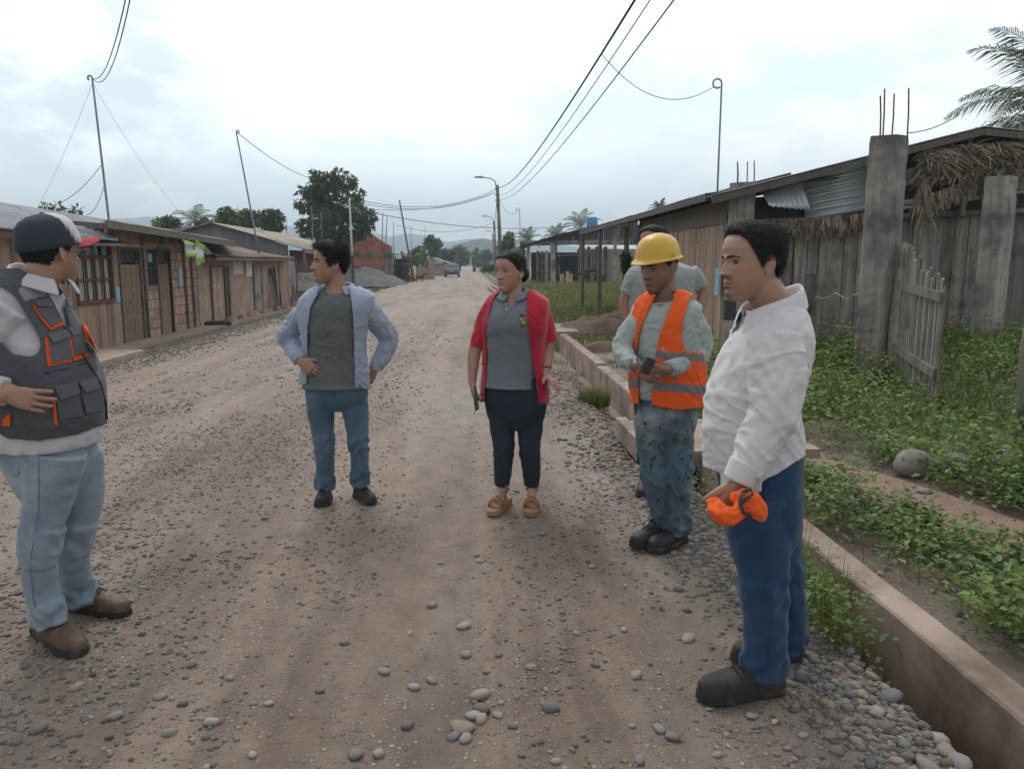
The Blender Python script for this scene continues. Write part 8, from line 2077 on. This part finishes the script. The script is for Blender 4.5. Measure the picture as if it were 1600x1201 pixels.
G.limb([(P(1184, 770, -.07), .120), (P(1186, 830, -.07), .108), (P(1192, 900, -.08), .084), (P(1196, 970, -.06), .075), (P(1192, 1048, -.04), .074)], wr=.010, seed=40, wrf=rf_, cap=False, fr=13, seg=40)
G.limb([(P(1200, 770, .09), .115), (P(1208, 830, .12), .100), (P(1222, 900, .14), .076), (P(1229, 950, .17), .068), (P(1232, 1008, .2), .066)], wr=.010, seed=41, wrf=rf_, cap=False, fr=13, seg=40)
j4 = f.solid('jeans', G, m_j4, .006, 2)
m_ds = M('stitch', (.04, .07, .12)); seam('seam', [(1188, 770), (1190, 830), (1196, 880), (1200, 930), (1202, 980), (1200, 1035)], m_ds, j4, j4); seam('pocket_seam', [(1196, 756), (1198, 800), (1225, 803), (1238, 798)], m_ds, j4, j4)
m_wh = cloth('white_cotton', (.58, .57, .575), (.52, .51, .52), bump=.3, bscale=9)
G = Geo(); G.torso(st([(1104, 1246, 762, .0, .19), (1106, 1250, 735, 0, .19), (1102, 1246, 700, .0, .185), (1101, 1244, 665, .0, .185), (1105, 1242, 630, 0, .18), (1116, 1250, 590, 0, .18), (1133, 1258, 550, 0, .182), (1152, 1258, 520, 0, .176), (1165, 1254, 500, 0, .155), (1176, 1250, 484, .01, .125), (1184, 1242, 476, .01, .10)]), yr, wr=.006, seed=42, fr=9)
G.limb([(P(1212, 532, -.12), .088), (P(1214, 580, -.165), .084), (P(1207, 645, -.20), .074), (P(1180, 700, -.22), .062), (P(1160, 740, -.245), .049)], wr=.012, seed=43, fr=11, cap=False, seg=44)
G.limb([(P(1190, 530, .13), .09), (P(1185, 620, .18), .07), (P(1165, 700, .12), .05)], wr=.01, seed=44, cap=False)
def cutr(V, px, py):
    hem = np.interp(px, [1090, 1108, 1150, 1188, 1215, 1245, 1272], [728, 733, 752, 752, 742, 722, 704]); k = (py > hem) & ~inpoly(px, py, [(1125, 730), (1185, 700), (1200, 770), (1125, 770)])
    return k | inpoly(px, py, [(1150, 440), (1166, 478), (1174, 490), (1190, 482), (1222, 462), (1225, 440)]) & (V[:, 1] > -.08) | ((py > 752) & (px > 1192))
sh = f.solid('white_shirt', G, m_wh, .0055, 2, fold=.007, seed=43, cut=cutr, shell=.004)
collar(f, 0, 0, 0, m_wh, -80, P(1204, 482, .01), (.090, .094), .044, .055, flare=.026, gap=16, parent=sh, back=.040)
c_ = P(1157, 742, -.25); d_ = Vector((-.45, -.05, -1)).normalized(); G = Geo(); G.limb([(c_ - d_ * .045, .054), (c_ + d_ * .022, .049)], cap=False, seg=32); f.solid('cuff', G, m_wh, .004, 1, parent=sh)
f.shoe(P(1222, 1055, -.03), P(1092, 1068, -.10), w=.055, h=.098, mats=(m_bt2 := M('worn_dark_boot', (.040, .034, .030), (.028, .025, .023), scale=7, rough=.75, tint=True, bump=.4, bscale=40, bdist=.003, stain=(.10, .08, .065), stain_scale=8, stain_lo=.5, stain_hi=.75), m_dksole, m_lace), collar=.11, toe_h=.066)
f.shoe(P(1248, 1018, .20), P(1146, 995, .16), w=.053, h=.095, mats=(m_bt2, m_dksole, m_lace), collar=.11, toe_h=.066)
# folded orange vest in his hand
G = Geo(); q = [P(1116, 788, -.30), P(1124, 800, -.33), P(1146, 806, -.34), P(1160, 790, -.33)]; G.limb([(q[0], .018), (q[1], .026), (q[2], .024), (q[3], .020)], wr=.013, seed=50, fr=30)
G.limb([(P(1160, 772, -.33), .014), (P(1172, 780, -.335), .024), (P(1184, 798, -.33), .024), (P(1190, 806, -.33), .014)], wr=.013, seed=51, fr=30); G.limb([(P(1150, 776, -.30), .02), (P(1170, 774, -.31), .02)], wr=.005)
ob = f.solid('folded_vest', G, m_vest, .004, 2); mp = ob; ob.parent = None; ob.location = f.root.location; ob.rotation_euler = f.root.rotation_euler
tag(ob, 'bright orange folded cloth held in the fist of the man in white', 'vest')
mb = MB(); mb.tube([P(1160, 768, -.35), P(1156, 785, -.375), P(1162, 800, -.375), P(1172, 806, -.36)], .006, 8); mb.tube([P(1165, 806, -.33), P(1145, 816, -.34), P(1126, 808, -.31)], [.010, .016, .010], 10); mb.tube([P(1160, 768, -.35), P(1172, 764, -.34), P(1176, 772, -.35), P(1158, 786, -.375)], .006, 8); k = mb.build('black_binding', m_dark, None, smooth=True); k.parent = ob

# ---------------------------------------------------------------- man half hidden behind the worker
f = Fig(1030, 730, 'man in light grey t-shirt mostly hidden behind the worker in the hard hat', D=5.0); P = f.P
B = Geo(); f.head(B, 1020, 381, .0, .225, -35, 0, 0); f.neck(B, .06, P(1026, 408, .02), .09)
tor = [ring(f, 985, 1080, 600, 0, .12, .12), ring(f, 988, 1078, 540, 0, .12, .12), ring(f, 984, 1080, 480, 0, .12, .11), ring(f, 984, 1082, 440, 0, .125, .11), ring(f, 988, 1080, 420, 0, .10, .11), ring(f, 1010, 1050, 408, .02, .07, .08)]
body_torso(B, tor, R(-10))
B.limb([(P(994, 432, 0), .045), (P(977, 478, .04), .042), (P(990, 530, -.02), .03)]); B.limb([(P(1080, 430, 0), .045), (P(1098, 456, .05), .043), (P(1078, 520, -.02), .03)])
f.hand(B, P(990, 530, -.02), (.5, -.3, -.7), (-.6, -.6, .2), (.3, -.3, .9)); f.hand(B, P(1078, 520, -.02), (-.5, -.3, -.7), (.6, -.6, .2), (-.3, -.3, .9))
for a in (1012, 1052): B.limb([(P(a, 600, 0), .08), (P(a, 670, 0), .055), (P(a, 728, .02), .04)])
f.solid('body', B, m_skin1, .005, 2, tint=f.skin_tint()); f.face_parts(eyed=-.004)
f.hair([(0, .85), (45, .78), (62, .62), (78, .48), (90, .52), (120, .44), (150, .26), (180, .24)], top=.05, side=.03, back=.03, strands=1500, noise_=.012, slen=.09, seed=16)
G = Geo(); G.torso([ring(f, 982, 1084, 560, 0, .13, .13, 2.4)] + tor[2:], R(-10), inf=.008, wr=.005, seed=60); G.limb([(P(998, 425, 0), .06), (P(990, 440, .01), .062), (P(983, 458, .03), .060)], wr=.006, cap=False); G.limb([(P(1076, 425, 0), .06), (P(1085, 436, .01), .062), (P(1090, 447, .03), .060)], wr=.006, cap=False)
f.solid('t_shirt', G, cloth('light_grey_tshirt', (.30, .33, .34)), .006, 2, fold=.004)
G = Geo(); G.torso([ring(f, 1012, 1052, 640, 0, .06, .07), ring(f, 986, 1080, 610, 0, .12, .12), ring(f, 986, 1080, 550, 0, .12, .12)], R(-10))
for a in (1010, 1054): G.limb([(P(a, 600, 0), .09), (P(a, 670, 0), .07), (P(a, 724, .02), .06)], wr=.008, seed=a, cap=False)
f.solid('trousers', G, m_trw, .007, 2)
for a in (1010, 1054): f.shoe(P(a, 726, .1), P(a - 4, 738, -.14), mats=(m_dkshoe, m_dksole, m_dkshoe), laces=False)

# ---------------------------------------------------------------- black dog standing on the road
p = onZ(656, 440, 0); f = Fig(656, 440, 'small black dog standing at the left edge of the road', name='dog', cat='dog'); G = Geo()
Vv = lambda x, y, z: Vector((x, y, z))
G.limb([(Vv(-.24, 0, .40), .09), (Vv(-.05, 0, .40), .10), (Vv(.16, 0, .40), .125), (Vv(.28, 0, .44), .10)]); G.limb([(Vv(.24, 0, .46), .08), (Vv(.36, 0, .60), .06), (Vv(.42, 0, .66), .07), (Vv(.50, 0, .64), .045), (Vv(.58, 0, .62), .03)])
for y in (-.06, .06):
    G.limb([(Vv(.22, y, .38), .05), (Vv(.21, y, .22), .032), (Vv(.22, y, .05), .022), (Vv(.25, y, .02), .026)]); G.limb([(Vv(-.22, y, .38), .065), (Vv(-.17, y, .26), .042), (Vv(-.29, y, .16), .025), (Vv(-.26, y, .04), .02), (Vv(-.23, y, .02), .026)]); G.limb([(Vv(.40, y * .7, .70), .03), (Vv(.39, y * .9, .77), .012)])
G.limb([(Vv(-.28, 0, .44), .035), (Vv(-.38, 0, .52), .022), (Vv(-.42, 0, .62), .015)]); f.solid('body', G, m_fur, .012, 2)
# ================================================================ HAZE
HAZE_D = 0.0009
hz = MB(); hz.box((-2600, -40, -1.7), (2600, 2300, 130)); o = hz.build('haze', M('haze_tmp', (1, 1, 1)))
m = bpy.data.materials.new('haze_air'); m.use_nodes = True; t = m.node_tree; t.nodes.clear()
out = t.nodes.new('ShaderNodeOutputMaterial'); v = t.nodes.new('ShaderNodeVolumePrincipled')
v.inputs['Color'].default_value = (.74, .88, 1.0, 1); v.inputs['Density'].default_value = HAZE_D; v.inputs['Anisotropy'].default_value = .2
t.links.new(v.outputs[0], out.inputs['Volume']); o.data.materials.clear(); o.data.materials.append(m)
tag(o, 'thin pale haze filling the air over the road and hills', 'haze', kind='stuff')
